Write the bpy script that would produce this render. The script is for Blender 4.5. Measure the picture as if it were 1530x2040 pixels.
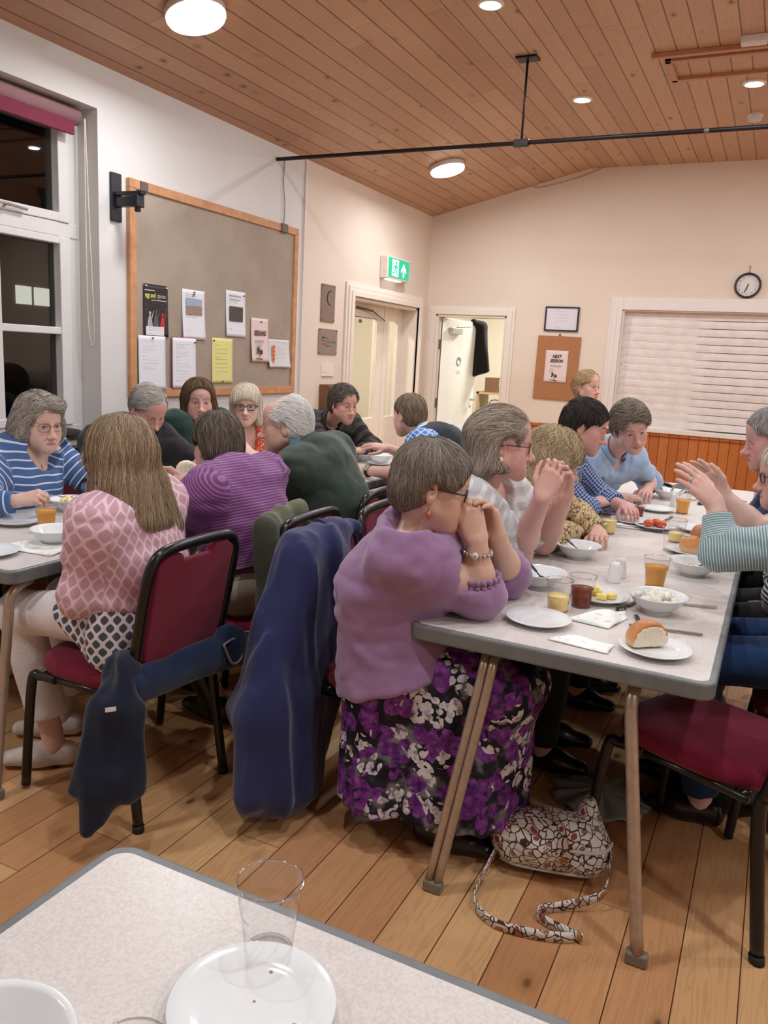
import bpy, math, random
import numpy as np
from mathutils import Vector, Matrix

for o in list(bpy.data.objects):
    bpy.data.objects.remove(o, do_unlink=True)
SC = bpy.context.scene
COL = SC.collection
rnd = random.Random(7)

# ---------------------------------------------------------------- camera
cam_d = bpy.data.cameras.new('camera')
cam_d.sensor_fit = 'VERTICAL'
cam_d.sensor_height = 36.0
cam_d.lens = 1594.8 / 2040.0 * 36.0
cam_d.clip_start = 0.02
cam = bpy.data.objects.new('camera', cam_d)
COL.objects.link(cam)
cam.matrix_world = Matrix(((0.89605, -0.13102, 0.42418, 0.0),
                           (0.44081, 0.14913, -0.88513, 0.0),
                           (0.05271, 0.98010, 0.19138, 1.44),
                           (0, 0, 0, 1)))
SC.camera = cam

# ---------------------------------------------------------------- world (night outside) and exposure
W = bpy.data.worlds.new('night')
SC.world = W
W.use_nodes = True
W.node_tree.nodes['Background'].inputs[0].default_value = (0.010, 0.011, 0.013, 1)
W.node_tree.nodes['Background'].inputs[1].default_value = 1.0
SC.view_settings.view_transform = 'Standard'
SC.view_settings.look = 'None'
SC.view_settings.exposure = 0.28
SC.view_settings.gamma = 1.0
SC.view_settings.use_curve_mapping = False
SC.cycles.max_bounces = 8
SC.cycles.transparent_max_bounces = 16
SC.cycles.sample_clamp_indirect = 6.0
SC.cycles.use_denoising = True

# ---------------------------------------------------------------- lamps of the hall (their housings are built with the ceiling)
def area(name, loc, size, power, col, rot=(0, 0, 0), spread=180):
    d = bpy.data.lights.new(name, 'AREA')
    d.shape = 'DISK'
    d.size = size
    d.energy = power
    d.color = col
    d.spread = math.radians(spread)
    o = bpy.data.objects.new(name, d)
    COL.objects.link(o)
    o.location = loc
    o.rotation_euler = rot
    return o

SLOPE = math.atan(0.2505)
DISH = [(-2.923, 3.556), (-2.909, 6.971), (-2.92, 0.15), (2.27, 0.15), (2.27, 3.556), (2.27, 6.971)]
SPOT = [(-1.582, 6.281), (-0.427, 6.262), (-1.70, 4.55), (-0.43, 4.45), (-1.55, 1.5), (-0.43, 1.5), (0.75, 1.5), (0.75, 4.45), (0.75, 6.26)]
CEIL_FLAT = 3.36
EAVES = 2.945
XL, XR, YB, YF = -3.63, 3.0, 8.4, -3.0
XF0, XF1 = -1.97, 1.34

def ceil_z(x):
    if x < XF0:
        return EAVES + (x - XL) * 0.2505
    if x > XF1:
        return EAVES + (XR - x) * 0.2505
    return CEIL_FLAT

LAMP_COL = (0.94, 0.97, 1.0)
for i, (x, y) in enumerate(DISH):
    s = 1 if x < 0 else -1
    area('dish_light', (x + s * 0.02, y, ceil_z(x) - 0.085), 0.30, 20, LAMP_COL, (0, -s * SLOPE, 0))
for x, y in SPOT:
    area('spot_light', (x, y, CEIL_FLAT - 0.02), 0.09, 13, LAMP_COL)
# ---------------------------------------------------------------- object helpers
def link(name, me, parent=None, mat=None, smooth=None):
    o = bpy.data.objects.new(name, me)
    COL.objects.link(o)
    if parent is not None:
        o.parent = parent
    if mat is not None:
        for m in (mat if isinstance(mat, (list, tuple)) else [mat]):
            me.materials.append(m)
    return o

def tag(o, label=None, cat=None, group=None, kind=None):
    if label: o['label'] = label
    if cat: o['category'] = cat
    if group: o['group'] = group
    if kind: o['kind'] = kind
    return o

def thing(name, label, cat, loc=(0, 0, 0), rz=0.0, group=None):
    o = bpy.data.objects.new(name, None)
    COL.objects.link(o)
    o.location = loc
    o.rotation_euler = (0, 0, rz)
    o.empty_display_size = 0.1
    return tag(o, label, cat, group)

def copy_tree(o, parent=None, data=True):
    c = o.copy()
    COL.objects.link(c)
    c.parent = parent
    for ch in list(o.children):
        copy_tree(ch, c)
    return c

def dup(o, loc, rz=0.0, label=None, group=None):
    c = copy_tree(o)
    c.location = loc
    c.rotation_euler = (0, 0, rz)
    if label: c['label'] = label
    if group: c['group'] = group
    return c

def np_mesh(name, V, quads=None, tris=None, smooth=True, attrs=None, loose=None):
    """fast mesh from numpy arrays"""
    me = bpy.data.meshes.new(name)
    V = np.asarray(V, np.float32)
    q = np.zeros((0, 4), np.int32) if quads is None else np.asarray(quads, np.int32)
    t = np.zeros((0, 3), np.int32) if tris is None else np.asarray(tris, np.int32)
    me.vertices.add(len(V))
    me.vertices.foreach_set('co', V.ravel())
    nl = q.size + t.size
    me.loops.add(nl)
    me.loops.foreach_set('vertex_index', np.concatenate([q.ravel(), t.ravel()]))
    n = len(q) + len(t)
    me.polygons.add(n)
    st = np.concatenate([np.arange(len(q)) * 4, q.size + np.arange(len(t)) * 3]).astype(np.int32)
    me.polygons.foreach_set('loop_start', st)
    me.polygons.foreach_set('use_smooth', np.full(n, smooth, bool))
    if attrs:
        for k, a in attrs.items():
            a = np.asarray(a, np.float32)
            if k == 'Col':
                at = me.attributes.new(k, 'FLOAT_COLOR', 'POINT')
                at.data.foreach_set('color', np.c_[a, np.ones(len(a))].astype(np.float32).ravel())
            else:
                at = me.attributes.new(k, 'FLOAT_VECTOR', 'POINT')
                at.data.foreach_set('vector', a.ravel())
    me.update()
    me.validate()
    return me

class MB:
    """collects simple solids into one mesh"""
    def __init__(s):
        s.v, s.f, s.sm = [], [], []
    def add(s, V, F, smooth=False, M=None):
        b = len(s.v)
        for p in V:
            p = Vector(p)
            s.v.append(tuple(M @ p if M is not None else p))
        for f in F:
            s.f.append([b + i for i in f])
            s.sm.append(smooth)
        return s
    def box(s, x0, x1, y0, y1, z0, z1, M=None):
        V = [(x0, y0, z0), (x1, y0, z0), (x1, y1, z0), (x0, y1, z0), (x0, y0, z1), (x1, y0, z1), (x1, y1, z1), (x0, y1, z1)]
        return s.add(V, [(0, 3, 2, 1), (4, 5, 6, 7), (0, 1, 5, 4), (1, 2, 6, 5), (2, 3, 7, 6), (3, 0, 4, 7)], False, M)
    def prism(s, pts, z0, z1, M=None, smooth=False):
        n = len(pts)
        V = [(x, y, z0) for x, y in pts] + [(x, y, z1) for x, y in pts]
        F = [list(range(n))[::-1], list(range(n, 2 * n))]
        s.add(V, F, False, M)
        b = len(s.v) - 2 * n
        for i in range(n):
            j = (i + 1) % n
            s.f.append([b + i, b + j, b + n + j, b + n + i]); s.sm.append(smooth)
        return s
    def lathe(s, prof, n=32, M=None, cap=False):
        V, F = [], []
        for r, z in prof:
            for k in range(n):
                a = 2 * math.pi * k / n
                V.append((r * math.cos(a), r * math.sin(a), z))
        for i in range(len(prof) - 1):
            for k in range(n):
                k2 = (k + 1) % n
                F.append((i * n + k, i * n + k2, (i + 1) * n + k2, (i + 1) * n + k))
        if cap:
            F.append(tuple(range(n))[::-1])
            F.append(tuple((len(prof) - 1) * n + k for k in range(n)))
        return s.add(V, F, True, M)
    def tube(s, pts, r, n=10, closed=False, M=None, flat=1.0, up=None):
        """swept tube; r number or list; flat squashes the section along 'up'"""
        pts = [Vector(p) for p in pts]
        N = len(pts)
        rr = r if isinstance(r, (list, tuple)) else [r] * N
        V, F = [], []
        prev = None
        for i, p in enumerate(pts):
            if closed:
                d = pts[(i + 1) % N] - pts[i - 1]
            else:
                d = pts[min(i + 1, N - 1)] - pts[max(i - 1, 0)]
            if d.length < 1e-9: d = Vector((0, 0, 1))
            d.normalize()
            if up is not None:
                u = Vector(up)
                u = u - d * u.dot(d)
                if u.length < 1e-4: u = d.orthogonal()
            elif prev is None:
                u = d.orthogonal()
            else:
                u = prev - d * prev.dot(d)
                if u.length < 1e-6: u = d.orthogonal()
            u.normalize()
            prev = u
            w = d.cross(u)
            for k in range(n):
                a = 2 * math.pi * k / n
                V.append(p + u * (math.cos(a) * rr[i] * flat) + w * (math.sin(a) * rr[i]))
        for i in range(N if closed else N - 1):
            i2 = (i + 1) % N
            for k in range(n):
                k2 = (k + 1) % n
                F.append((i * n + k, i * n + k2, i2 * n + k2, i2 * n + k))
        if not closed:
            F.append(tuple(range(n))[::-1])
            F.append(tuple((N - 1) * n + k for k in range(n)))
        return s.add(V, F, True, M)
    def grid(s, fn, nu, nv, M=None):
        V = [fn(i / nu, j / nv) for j in range(nv + 1) for i in range(nu + 1)]
        F = [(j * (nu + 1) + i, j * (nu + 1) + i + 1, (j + 1) * (nu + 1) + i + 1, (j + 1) * (nu + 1) + i) for j in range(nv) for i in range(nu)]
        return s.add(V, F, True, M)
    def ball(s, c, r, M=None, nu=16, nv=10):
        r = r if isinstance(r, (list, tuple)) else (r, r, r)
        V, F = [], []
        for j in range(nv + 1):
            t = math.pi * j / nv
            for i in range(nu):
                a = 2 * math.pi * i / nu
                V.append((c[0] + r[0] * math.sin(t) * math.cos(a), c[1] + r[1] * math.sin(t) * math.sin(a), c[2] + r[2] * math.cos(t)))
        for j in range(nv):
            for i in range(nu):
                i2 = (i + 1) % nu
                F.append((j * nu + i, (j + 1) * nu + i, (j + 1) * nu + i2, j * nu + i2))
        return s.add(V, F, True, M)
    def build(s, name, mat, parent=None, bevel=0.0, seg=2, solid=0.0, sub=0):
        me = bpy.data.meshes.new(name)
        me.from_pydata(s.v, [], s.f)
        me.polygons.foreach_set('use_smooth', s.sm)
        me.update()
        o = link(name, me, parent, mat)
        if solid:
            m = o.modifiers.new('solid', 'SOLIDIFY'); m.thickness = solid; m.offset = 0
        if bevel:
            m = o.modifiers.new('bevel', 'BEVEL'); m.width = bevel; m.segments = seg; m.limit_method = 'ANGLE'; m.angle_limit = math.radians(40)
        if sub:
            m = o.modifiers.new('sub', 'SUBSURF'); m.levels = sub; m.render_levels = sub
        return o

def struct(name, mb, mat, parent=None, **k):
    o = mb.build(name, mat, parent, **k)
    if parent is None: o['kind'] = 'structure'
    return o

def rrect(w, h, r, n=5, cx=0, cy=0):
    P = []
    for sx, sy, a0 in ((1, 1, 0), (-1, 1, 90), (-1, -1, 180), (1, -1, 270)):
        for k in range(n + 1):
            a = math.radians(a0 + 90 * k / n)
            P.append((cx + sx * (w / 2 - r) + r * math.cos(a), cy + sy * (h / 2 - r) + r * math.sin(a)))
    return P

def bez(p, n=12):
    """Catmull-Rom through points"""
    p = [Vector(q) for q in p]
    out = []
    for i in range(len(p) - 1):
        a = p[max(i - 1, 0)]; b = p[i]; c = p[i + 1]; d = p[min(i + 2, len(p) - 1)]
        for k in range(n):
            t = k / n
            out.append(0.5 * ((2 * b) + (c - a) * t + (2 * a - 5 * b + 4 * c - d) * t * t + (3 * b - a - 3 * c + d) * t ** 3))
    out.append(p[-1])
    return out

# ---------------------------------------------------------------- materials
def lin(c):
    return tuple((x / 12.92 if x <= 0.04045 else ((x + 0.055) / 1.055) ** 2.4) for x in c)

def rgb(r, g, b):
    return lin((r / 255, g / 255, b / 255)) + (1.0,)

class NT:
    """small node-tree writer"""
    def __init__(s, name):
        s.m = bpy.data.materials.new(name)
        s.m.use_nodes = True
        s.t = s.m.node_tree
        s.b = s.t.nodes['Principled BSDF']
    def n(s, kind, **kw):
        nd = s.t.nodes.new('ShaderNode' + kind)
        for k, v in kw.items():
            setattr(nd, k, v)
        return nd
    def l(s, a, b):
        s.t.links.new(a, b)
    def val(s, x, sock):
        if hasattr(x, 'is_output') or isinstance(x, bpy.types.NodeSocket): s.l(x, sock)
        else: sock.default_value = x
    def math(s, op, a, b=0.0, c=0.0):
        nd = s.n('Math', operation=op)
        s.val(a, nd.inputs[0]); s.val(b, nd.inputs[1]); s.val(c, nd.inputs[2])
        return nd.outputs[0]
    def mix(s, f, a, b, blend='MIX'):
        nd = s.n('Mix', data_type='RGBA', blend_type=blend)
        s.val(f, nd.inputs[0]); s.val(a, nd.inputs[6]); s.val(b, nd.inputs[7])
        return nd.outputs[2]
    def ramp(s, f, stops, interp='LINEAR'):
        nd = s.n('ValToRGB')
        nd.color_ramp.interpolation = interp
        e = nd.color_ramp.elements
        while len(e) < len(stops): e.new(0.5)
        for i, (p, c) in enumerate(stops):
            e[i].position = p; e[i].color = c
        s.l(f, nd.inputs[0])
        return nd.outputs[0]
    def coord(s, which='Object'):
        return s.n('TexCoord').outputs[which]
    def attr(s, name):
        return s.n('Attribute', attribute_name=name)
    def mapping(s, v, scale=(1, 1, 1), rot=(0, 0, 0), loc=(0, 0, 0)):
        nd = s.n('Mapping')
        nd.inputs[1].default_value = loc; nd.inputs[2].default_value = rot; nd.inputs[3].default_value = scale
        s.l(v, nd.inputs[0])
        return nd.outputs[0]
    def noise(s, v, scale, detail=3.0, rough=0.55, out=0, dist=0.0):
        nd = s.n('TexNoise')
        nd.inputs['Scale'].default_value = scale; nd.inputs['Detail'].default_value = detail
        nd.inputs['Roughness'].default_value = rough; nd.inputs['Distortion'].default_value = dist
        s.l(v, nd.inputs['Vector'])
        return nd.outputs[out]
    def voro(s, v, scale, feature='F1', out='Distance', rand=1.0):
        nd = s.n('TexVoronoi', feature=feature)
        nd.inputs['Scale'].default_value = scale
        nd.inputs['Randomness'].default_value = rand
        s.l(v, nd.inputs['Vector'])
        return nd.outputs[out]
    def xyz(s, v):
        nd = s.n('SeparateXYZ'); s.l(v, nd.inputs[0]); return nd.outputs
    def comb(s, x, y, z):
        nd = s.n('CombineXYZ')
        s.val(x, nd.inputs[0]); s.val(y, nd.inputs[1]); s.val(z, nd.inputs[2])
        return nd.outputs[0]
    def bump(s, h, strength=0.3, dist=0.01):
        nd = s.n('Bump')
        nd.inputs['Strength'].default_value = strength; nd.inputs['Distance'].default_value = dist
        s.l(h, nd.inputs['Height']); s.l(nd.outputs[0], s.b.inputs['Normal'])
    def base(s, c, rough=0.5, metal=0.0, spec=0.5):
        s.val(c, s.b.inputs['Base Color']); s.val(rough, s.b.inputs['Roughness'])
        s.b.inputs['Metallic'].default_value = metal
        s.b.inputs['Specular IOR Level'].default_value = spec
        return s.m

MATS = {}
def plain(name, c, rough=0.5, metal=0.0, spec=0.5, grain=0.04, scale=40):
    """one-colour surface with a faint procedural unevenness"""
    if name in MATS: return MATS[name]
    t = NT(name)
    if grain:
        f = t.noise(t.coord(), scale, 3)
        lo = tuple(max(0, x * (1 - 2 * grain)) for x in c[:3]) + (1,)
        hi = tuple(min(1, x * (1 + 2 * grain)) for x in c[:3]) + (1,)
        col = t.ramp(f, [(0.3, lo), (0.7, hi)])
    else:
        col = c
    MATS[name] = t.base(col, rough, metal, spec)
    return MATS[name]

def emit(name, c, strength):
    if name in MATS: return MATS[name]
    t = NT(name)
    t.base(c, 0.4)
    t.b.inputs['Emission Color'].default_value = c
    t.b.inputs['Emission Strength'].default_value = strength
    MATS[name] = t.m
    return t.m

def clear(name, tint=(1, 1, 1, 1), rough=0.02, gloss=1.0):
    """thin clear sheet: transparent with a fresnel reflection"""
    if name in MATS: return MATS[name]
    t = NT(name)
    t.t.nodes.remove(t.b)
    tr = t.n('BsdfTransparent'); tr.inputs[0].default_value = tint
    gl = t.n('BsdfGlossy'); gl.inputs['Roughness'].default_value = rough
    lw = t.n('LayerWeight'); lw.inputs[0].default_value = 0.5
    mx = t.n('MixShader')
    f = t.math('MULTIPLY', t.math('ADD', t.math('MULTIPLY', t.math('POWER', lw.outputs['Facing'], 5.0), 0.9), 0.045), gloss)
    t.l(f, mx.inputs[0]); t.l(tr.outputs[0], mx.inputs[1]); t.l(gl.outputs[0], mx.inputs[2])
    t.l(mx.outputs[0], t.t.nodes['Material Output'].inputs[0])
    MATS[name] = t.m
    return t.m
# ---------------------------------------------------------------- surfaces of the room
def mat_planks(name, width, phase, tones, line, rough, board_len, grain_col, knots=True, spec=0.4, gap=0.018):
    """long boards running along Y with per-board tone, grain, knots and dark joints"""
    t = NT(name)
    co = t.coord()
    x, y, z = t.xyz(co)
    u = t.math('DIVIDE', t.math('SUBTRACT', x, phase), width)
    idx = t.math('FLOOR', u)
    fr = t.math('FRACT', u)
    wn = t.n('TexWhiteNoise', noise_dimensions='1D'); t.l(idx, wn.inputs['W'])
    yy = t.math('ADD', y, t.math('MULTIPLY', wn.outputs[0], 7.3))
    seg = t.math('FLOOR', t.math('DIVIDE', yy, board_len))
    segf = t.math('FRACT', t.math('DIVIDE', yy, board_len))
    w2 = t.n('TexWhiteNoise', noise_dimensions='2D')
    t.l(t.comb(idx, seg, 0.0), w2.inputs['Vector'])
    tone = t.ramp(w2.outputs[0], [(i / (len(tones) - 1), c) for i, c in enumerate(tones)])
    # grain: stretched noise shifted per board
    sh = t.comb(t.math('ADD', t.math('MULTIPLY', x, 26.0), t.math('MULTIPLY', w2.outputs[0], 31.0)), t.math('MULTIPLY', y, 1.6), t.math('MULTIPLY', idx, 3.7))
    g = t.noise(sh, 1.0, 4, 0.6, dist=1.2)
    gw = t.math('SINE', t.math('MULTIPLY', g, 38.0))
    gm = t.math('MULTIPLY', t.math('MAXIMUM', gw, 0.0), 0.22)
    col = t.mix(gm, tone, grain_col)
    if knots:
        kv = t.comb(t.math('MULTIPLY', x, 1.0), t.math('MULTIPLY', y, 0.55), t.math('MULTIPLY', idx, 1.3))
        kd = t.voro(kv, 6.4)
        kn = t.ramp(kd, [(0.0, (1, 1, 1, 1)), (0.055, (0.9, 0.9, 0.9, 1)), (0.10, (0.25, 0.25, 0.25, 1)), (0.2, (0, 0, 0, 1))])
        dark = tuple(c * 0.16 for c in grain_col[:3]) + (1,)
        col = t.mix(t.math('MULTIPLY', kn, 0.85), col, dark)
    blot = t.noise(co, 1.7, 2)
    col = t.mix(t.math('MULTIPLY', t.math('SUBTRACT', blot, 0.42), 0.5), col, grain_col)
    edge = t.math('MINIMUM', fr, t.math('SUBTRACT', 1.0, fr))
    ln = t.math('LESS_THAN', edge, gap)
    e2 = t.math('LESS_THAN', t.math('MINIMUM', segf, t.math('SUBTRACT', 1.0, segf)), 0.0007)
    ln = t.math('MAXIMUM', ln, t.math('MULTIPLY', e2, 0.6))
    col = t.mix(ln, col, line)
    t.bump(t.math('SUBTRACT', 1.0, ln), 0.25, 0.003)
    return t.base(col, rough, 0, spec)

M_FLOOR = mat_planks('floor_pine', 0.1385, -0.04, [rgb(184, 136, 94), rgb(196, 146, 102), rgb(212, 170, 122), rgb(186, 134, 92)],
                     rgb(84, 52, 32), 0.30, 2.6, rgb(140, 92, 58), gap=0.011)
M_CEIL = mat_planks('ceiling_pine', 0.1235, -1.209, [rgb(178, 138, 108), rgb(192, 150, 118), rgb(200, 160, 128), rgb(182, 140, 108)],
                    rgb(104, 68, 48), 0.42, 3.1, rgb(160, 110, 82), gap=0.030)
M_DADO = None

def mat_wall(name, stops):
    t = NT(name)
    f = t.noise(t.coord(), 1.4, 3)
    c = t.ramp(f, stops)
    fine = t.noise(t.coord(), 160, 2)
    t.bump(fine, 0.05, 0.002)
    return t.base(c, 0.62, 0, 0.3)

M_CREAM = mat_wall('wall_cream', [(0.3, rgb(224, 208, 192)), (0.7, rgb(230, 215, 200))])
M_WHITEP = plain('gloss_white_paint', rgb(222, 220, 219), 0.35, grain=0.01)
M_CREAMP = plain('gloss_cream_paint', rgb(234, 224, 212), 0.38, grain=0.01)

t = NT('wall_left_paint')                       # white paint near the window, cream beyond the pilaster line
x, y, z = t.xyz(t.coord())
f = t.math('GREATER_THAN', y, 5.79)
n = t.noise(t.coord(), 1.3, 3)
wh = t.ramp(n, [(0.3, rgb(216, 214, 213)), (0.7, rgb(223, 221, 220))])
cr = t.ramp(n, [(0.3, rgb(222, 207, 193)), (0.7, rgb(228, 214, 200))])
t.bump(t.noise(t.coord(), 150, 2), 0.05, 0.002)
M_WALL_L = t.base(t.mix(f, wh, cr), 0.62, 0, 0.3)

# floor
b = MB(); b.box(XL - 0.3, XR + 0.2, YF - 0.2, YB + 0.25, -0.08, 0.0)
struct('floor', b, M_FLOOR)
# ceiling: two slopes and a flat middle
b = MB()
pr = [(XL - 0.3, ceil_z(XL) - 0.075), (XF0, CEIL_FLAT), (XF1, CEIL_FLAT), (XR + 0.3, ceil_z(XR) - 0.075)]
V = []
for yy in (YF - 0.2, YB + 0.05):
    V += [(px, yy, pz) for px, pz in pr] + [(px, yy, pz + 0.08) for px, pz in reversed(pr)]
F = [list(range(8)), list(range(8, 16))[::-1]] + [[i, 8 + i, 8 + (i + 1) % 8, (i + 1) % 8] for i in range(8)]
b.add(V, F)
struct('ceiling', b, M_CEIL)

# wall_left with the window and door openings
WY0, WY1, WZ0, WZ1 = 1.30, 3.59, 0.87, 2.71
DY0, DY1, DZ = 6.64, 8.12, 1.96
b = MB()
TX = XL - 0.30
TOPZ = 3.0
b.box(TX, XL, YF, WY0, 0, TOPZ); b.box(TX, XL, WY0, WY1, 0, WZ0); b.box(TX, XL, WY0, WY1, WZ1, TOPZ)
b.box(TX, XL, WY1, DY0, 0, TOPZ); b.box(TX, XL, DY0, DY1, DZ, TOPZ); b.box(TX, XL, DY1, YB + 0.2, 0, TOPZ)
struct('wall_left', b, M_WALL_L)
# wall_back with the door and the serving hatch
BX0, BX1, BZ = -3.51, -2.70, 1.92
HX0, HX1, HZ0, HZ1 = -1.51, 0.62, 0.86, 2.012
b = MB()
TY = YB + 0.2
b.box(XL, BX0, YB, TY, 0, 3.5); b.box(BX0, BX1, YB, TY, BZ, 3.5); b.box(BX1, HX0, YB, TY, 0, 3.5)
b.box(HX0, HX1, YB, TY, 0, HZ0); b.box(HX0, HX1, YB, TY, HZ1, 3.5); b.box(HX1, XR + 0.2, YB, TY, 0, 3.5)
struct('wall_back', b, M_CREAM)
b = MB(); b.box(XR, XR + 0.2, YF, YB + 0.2, 0, 3.1); struct('wall_right', b, M_CREAM)
b = MB(); b.box(XL - 0.3, XR + 0.2, YF - 0.2, YF, 0, 3.6); struct('wall_front', b, M_CREAM)

# vertical conduit where the paint changes
b = MB(); b.box(XL, XL + 0.018, 5.775, 5.80, 0, 2.93); struct('trim_1', b, plain('conduit_white', rgb(222, 214, 208), 0.5))

# ---------------------------------------------------------------- window in the left wall
GX = XL - 0.20                                  # plane of the sashes
M_GLASS = clear('window_glass', (0.55, 0.57, 0.58, 1), 0.01, 1.6)
win = thing('window_1', None, None); win['kind'] = 'structure'
b = MB()
fy1 = WY1
b.box(GX - 0.05, GX + 0.05, fy1 - 0.085, fy1, WZ0, WZ1 - 0.0)            # right jamb
b.box(GX - 0.05, GX + 0.05, WY0, WY0 + 0.085, WZ0, WZ1)
b.box(GX - 0.046, GX + 0.047, WY0 + 0.01, fy1 - 0.01, WZ1 - 0.09, WZ1 - 0.001)                    # head
b.box(GX - 0.045, GX + 0.056, WY0 + 0.01, fy1 - 0.01, 2.005, 2.085)                       # transom
b.box(GX - 0.047, GX + 0.053, WY0 + 0.01, fy1 - 0.01, WZ0 + 0.001, WZ0 + 0.07)
for yy in (2.44,):
    b.box(GX - 0.044, GX + 0.06, yy - 0.05, yy + 0.05, WZ0 + 0.002, WZ1 - 0.002)           # main mullion
b.build('window_frame', M_WHITEP, win, bevel=0.006)
for y0, y1 in ((2.49, fy1 - 0.085), (WY0 + 0.085, 2.39)):
    ym = (y0 + y1) / 2
    for z0, z1, nm in ((2.085, WZ1 - 0.09, 'casement'), (WZ0 + 0.07, 2.005, 'sash')):
        b = MB()
        sw = 0.075
        b.box(GX - 0.025, GX + 0.065, y0, y0 + sw, z0, z1); b.box(GX - 0.025, GX + 0.065, y1 - sw, y1, z0, z1)
        b.box(GX - 0.022, GX + 0.062, y0 + 0.005, y1 - 0.005, z0 + 0.001, z0 + 0.05); b.box(GX - 0.022, GX + 0.062, y0 + 0.005, y1 - 0.005, z1 - 0.04, z1 - 0.001)
        b.box(GX - 0.02, GX + 0.059, ym - 0.04, ym + 0.04, z0 + 0.002, z1 - 0.002)
        if nm == 'sash':
            b.box(GX - 0.018, GX + 0.057, y0 + 0.006, y1 - 0.006, 1.462, 1.503)
        s_ = b.build(nm, M_WHITEP, win, bevel=0.005)
        p = MB(); p.box(GX + 0.008, GX + 0.014, y0 + 0.04, y1 - 0.04, z0 + 0.02, z1 - 0.02)
        p.build('pane', M_GLASS, s_)
        if nm == 'casement':
            h = MB()
            yc = y1 - 0.45
            h.tube([(GX + 0.085, yc - 0.2, z0 + 0.028), (GX + 0.09, yc - 0.05, z0 + 0.034), (GX + 0.085, yc + 0.14, z0 + 0.022)], 0.008, 8)
            h.tube([(GX + 0.06, yc + 0.02, z0 + 0.03), (GX + 0.1, yc + 0.02, z0 + 0.03)], 0.009, 8)
            h.build('stay_handle', plain('stay_metal', rgb(196, 190, 184), 0.3, 0.6), s_)
b = MB(); b.box(XL - 0.24, XL + 0.03, WY0 - 0.03, WY1 + 0.03, WZ0 - 0.035, WZ0); b.build('window_sill', plain('sill_paint', rgb(226, 210, 192), 0.45), win, bevel=0.006)
# dark outdoors behind the panes: the building opposite; added glowing panes imitate a reflection in the glass
b = MB(); b.box(-9.6, -9.4, -2.0, 12.0, -0.5, 5.0)
opp = struct('wall_opposite', b, plain('night_render', rgb(120, 112, 104), 0.8))
b = MB()
for y0 in (7.785, 8.085):
    b.box(-9.395, -9.38, y0, y0 + 0.25, 1.87, 2.11)
b.build('reflection_pane', emit('reflection_glow', (1.0, 0.97, 0.80, 1), 1.6), opp)
# burgundy roller blind, rolled up at the head of the window
bl = thing('roller_blind', 'rolled-up burgundy roller blind at the top of the sash window', 'blind', (GX + 0.10, (WY0 + WY1) / 2, 2.655))
L2 = (WY1 - WY0) / 2
b = MB(); b.tube([(0, -L2 + 0.03, 0), (0, L2 - 0.055, 0)], 0.045, 20); b.build('roll', plain('blind_back', rgb(150, 112, 118), 0.8), bl)
b = MB(); b.box(0.012, 0.032, -L2 + 0.03, L2 - 0.10, -0.105, -0.02); b.build('bottom_bar', plain('blind_cloth', rgb(124, 32, 62), 0.75), bl, bevel=0.004)
b = MB(); b.tube(bez([(0.03, L2 - 0.028, 0.0), (0.03, L2 - 0.030, -0.5), (0.035, L2 - 0.03, -1.1), (0.05, L2 - 0.008, -1.25), (0.06, L2 - 0.012, -1.05), (0.04, L2 - 0.016, -0.5), (0.03, L2 - 0.022, 0)], 8), 0.0035, 6)
b.build('pull_cord', plain('cord_cream', rgb(224, 214, 200), 0.6), bl)

# ---------------------------------------------------------------- left door (two glazed leaves) and the cloakroom behind it
d1 = thing('door_1', None, None); d1['kind'] = 'structure'
b = MB()
b.box(XL - 0.30, XL + 0.012, DY0 - 0.012, DY0 + 0.03, 0, DZ); b.box(XL - 0.30, XL + 0.012, DY1 - 0.03, DY1 + 0.012, 0, DZ)
b.box(XL - 0.30, XL + 0.012, DY0, DY1, DZ - 0.03, DZ + 0.012)
for k, (w, d) in enumerate(((0.12, 0.02), (0.09, 0.034), (0.05, 0.045))):
    b.box(XL, XL + d, DY0 - w, DY0, 0, DZ + w); b.box(XL, XL + d, DY1, DY1 + w, 0, DZ + w); b.box(XL, XL + d, DY0, DY1, DZ, DZ + w)
b.build('door_frame', M_CREAMP, d1, bevel=0.004)
LX = XL - 0.17
def leaf(parent, y0, y1, gz0, gz1, st):
    b = MB()
    z1 = DZ - 0.03
    b.box(LX - 0.02, LX + 0.02, y0, y0 + st, 0.01, z1); b.box(LX - 0.02, LX + 0.02, y1 - st, y1, 0.01, z1)
    b.box(LX - 0.02, LX + 0.02, y0 + st, y1 - st, 0.01, gz0); b.box(LX - 0.02, LX + 0.02, y0 + st, y1 - st, gz1, z1)
    l = b.build('door_leaf', M_CREAMP, parent, bevel=0.004)
    p = MB(); p.box(LX - 0.004, LX + 0.004, y0 + st - 0.01, y1 - st + 0.01, gz0 - 0.01, gz1 + 0.01)
    p.build('glass_pane', clear('door_glass', (0.97, 0.97, 0.95, 1), 0.01, 1.0), l)
    return l
l1 = leaf(d1, DY0 + 0.03, 7.64, 0.80, 1.80, 0.14)
leaf(d1, 7.65, DY1 - 0.03, 0.80, 1.80, 0.10)
b = MB(); b.tube([(LX + 0.03, 7.02, 1.885), (LX + 0.06, 7.30, 1.87)], 0.012, 8); b.tube([(LX + 0.06, 7.30, 1.87), (LX + 0.05, 7.60, 1.79)], 0.007, 8)
b.build('door_closer_arm', plain('arm_brass', rgb(120, 98, 80), 0.4, 0.5), l1)
b = MB(); b.box(LX + 0.02, LX + 0.03, DY0 + 0.19, 7.44, 1.795, 1.803); b.ball((LX + 0.03, 7.1, 1.76), (0.012, 0.03, 0.018))
b.build('curtain_wire', plain('wire_grey', rgb(120, 112, 104), 0.4, 0.5), l1)

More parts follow.
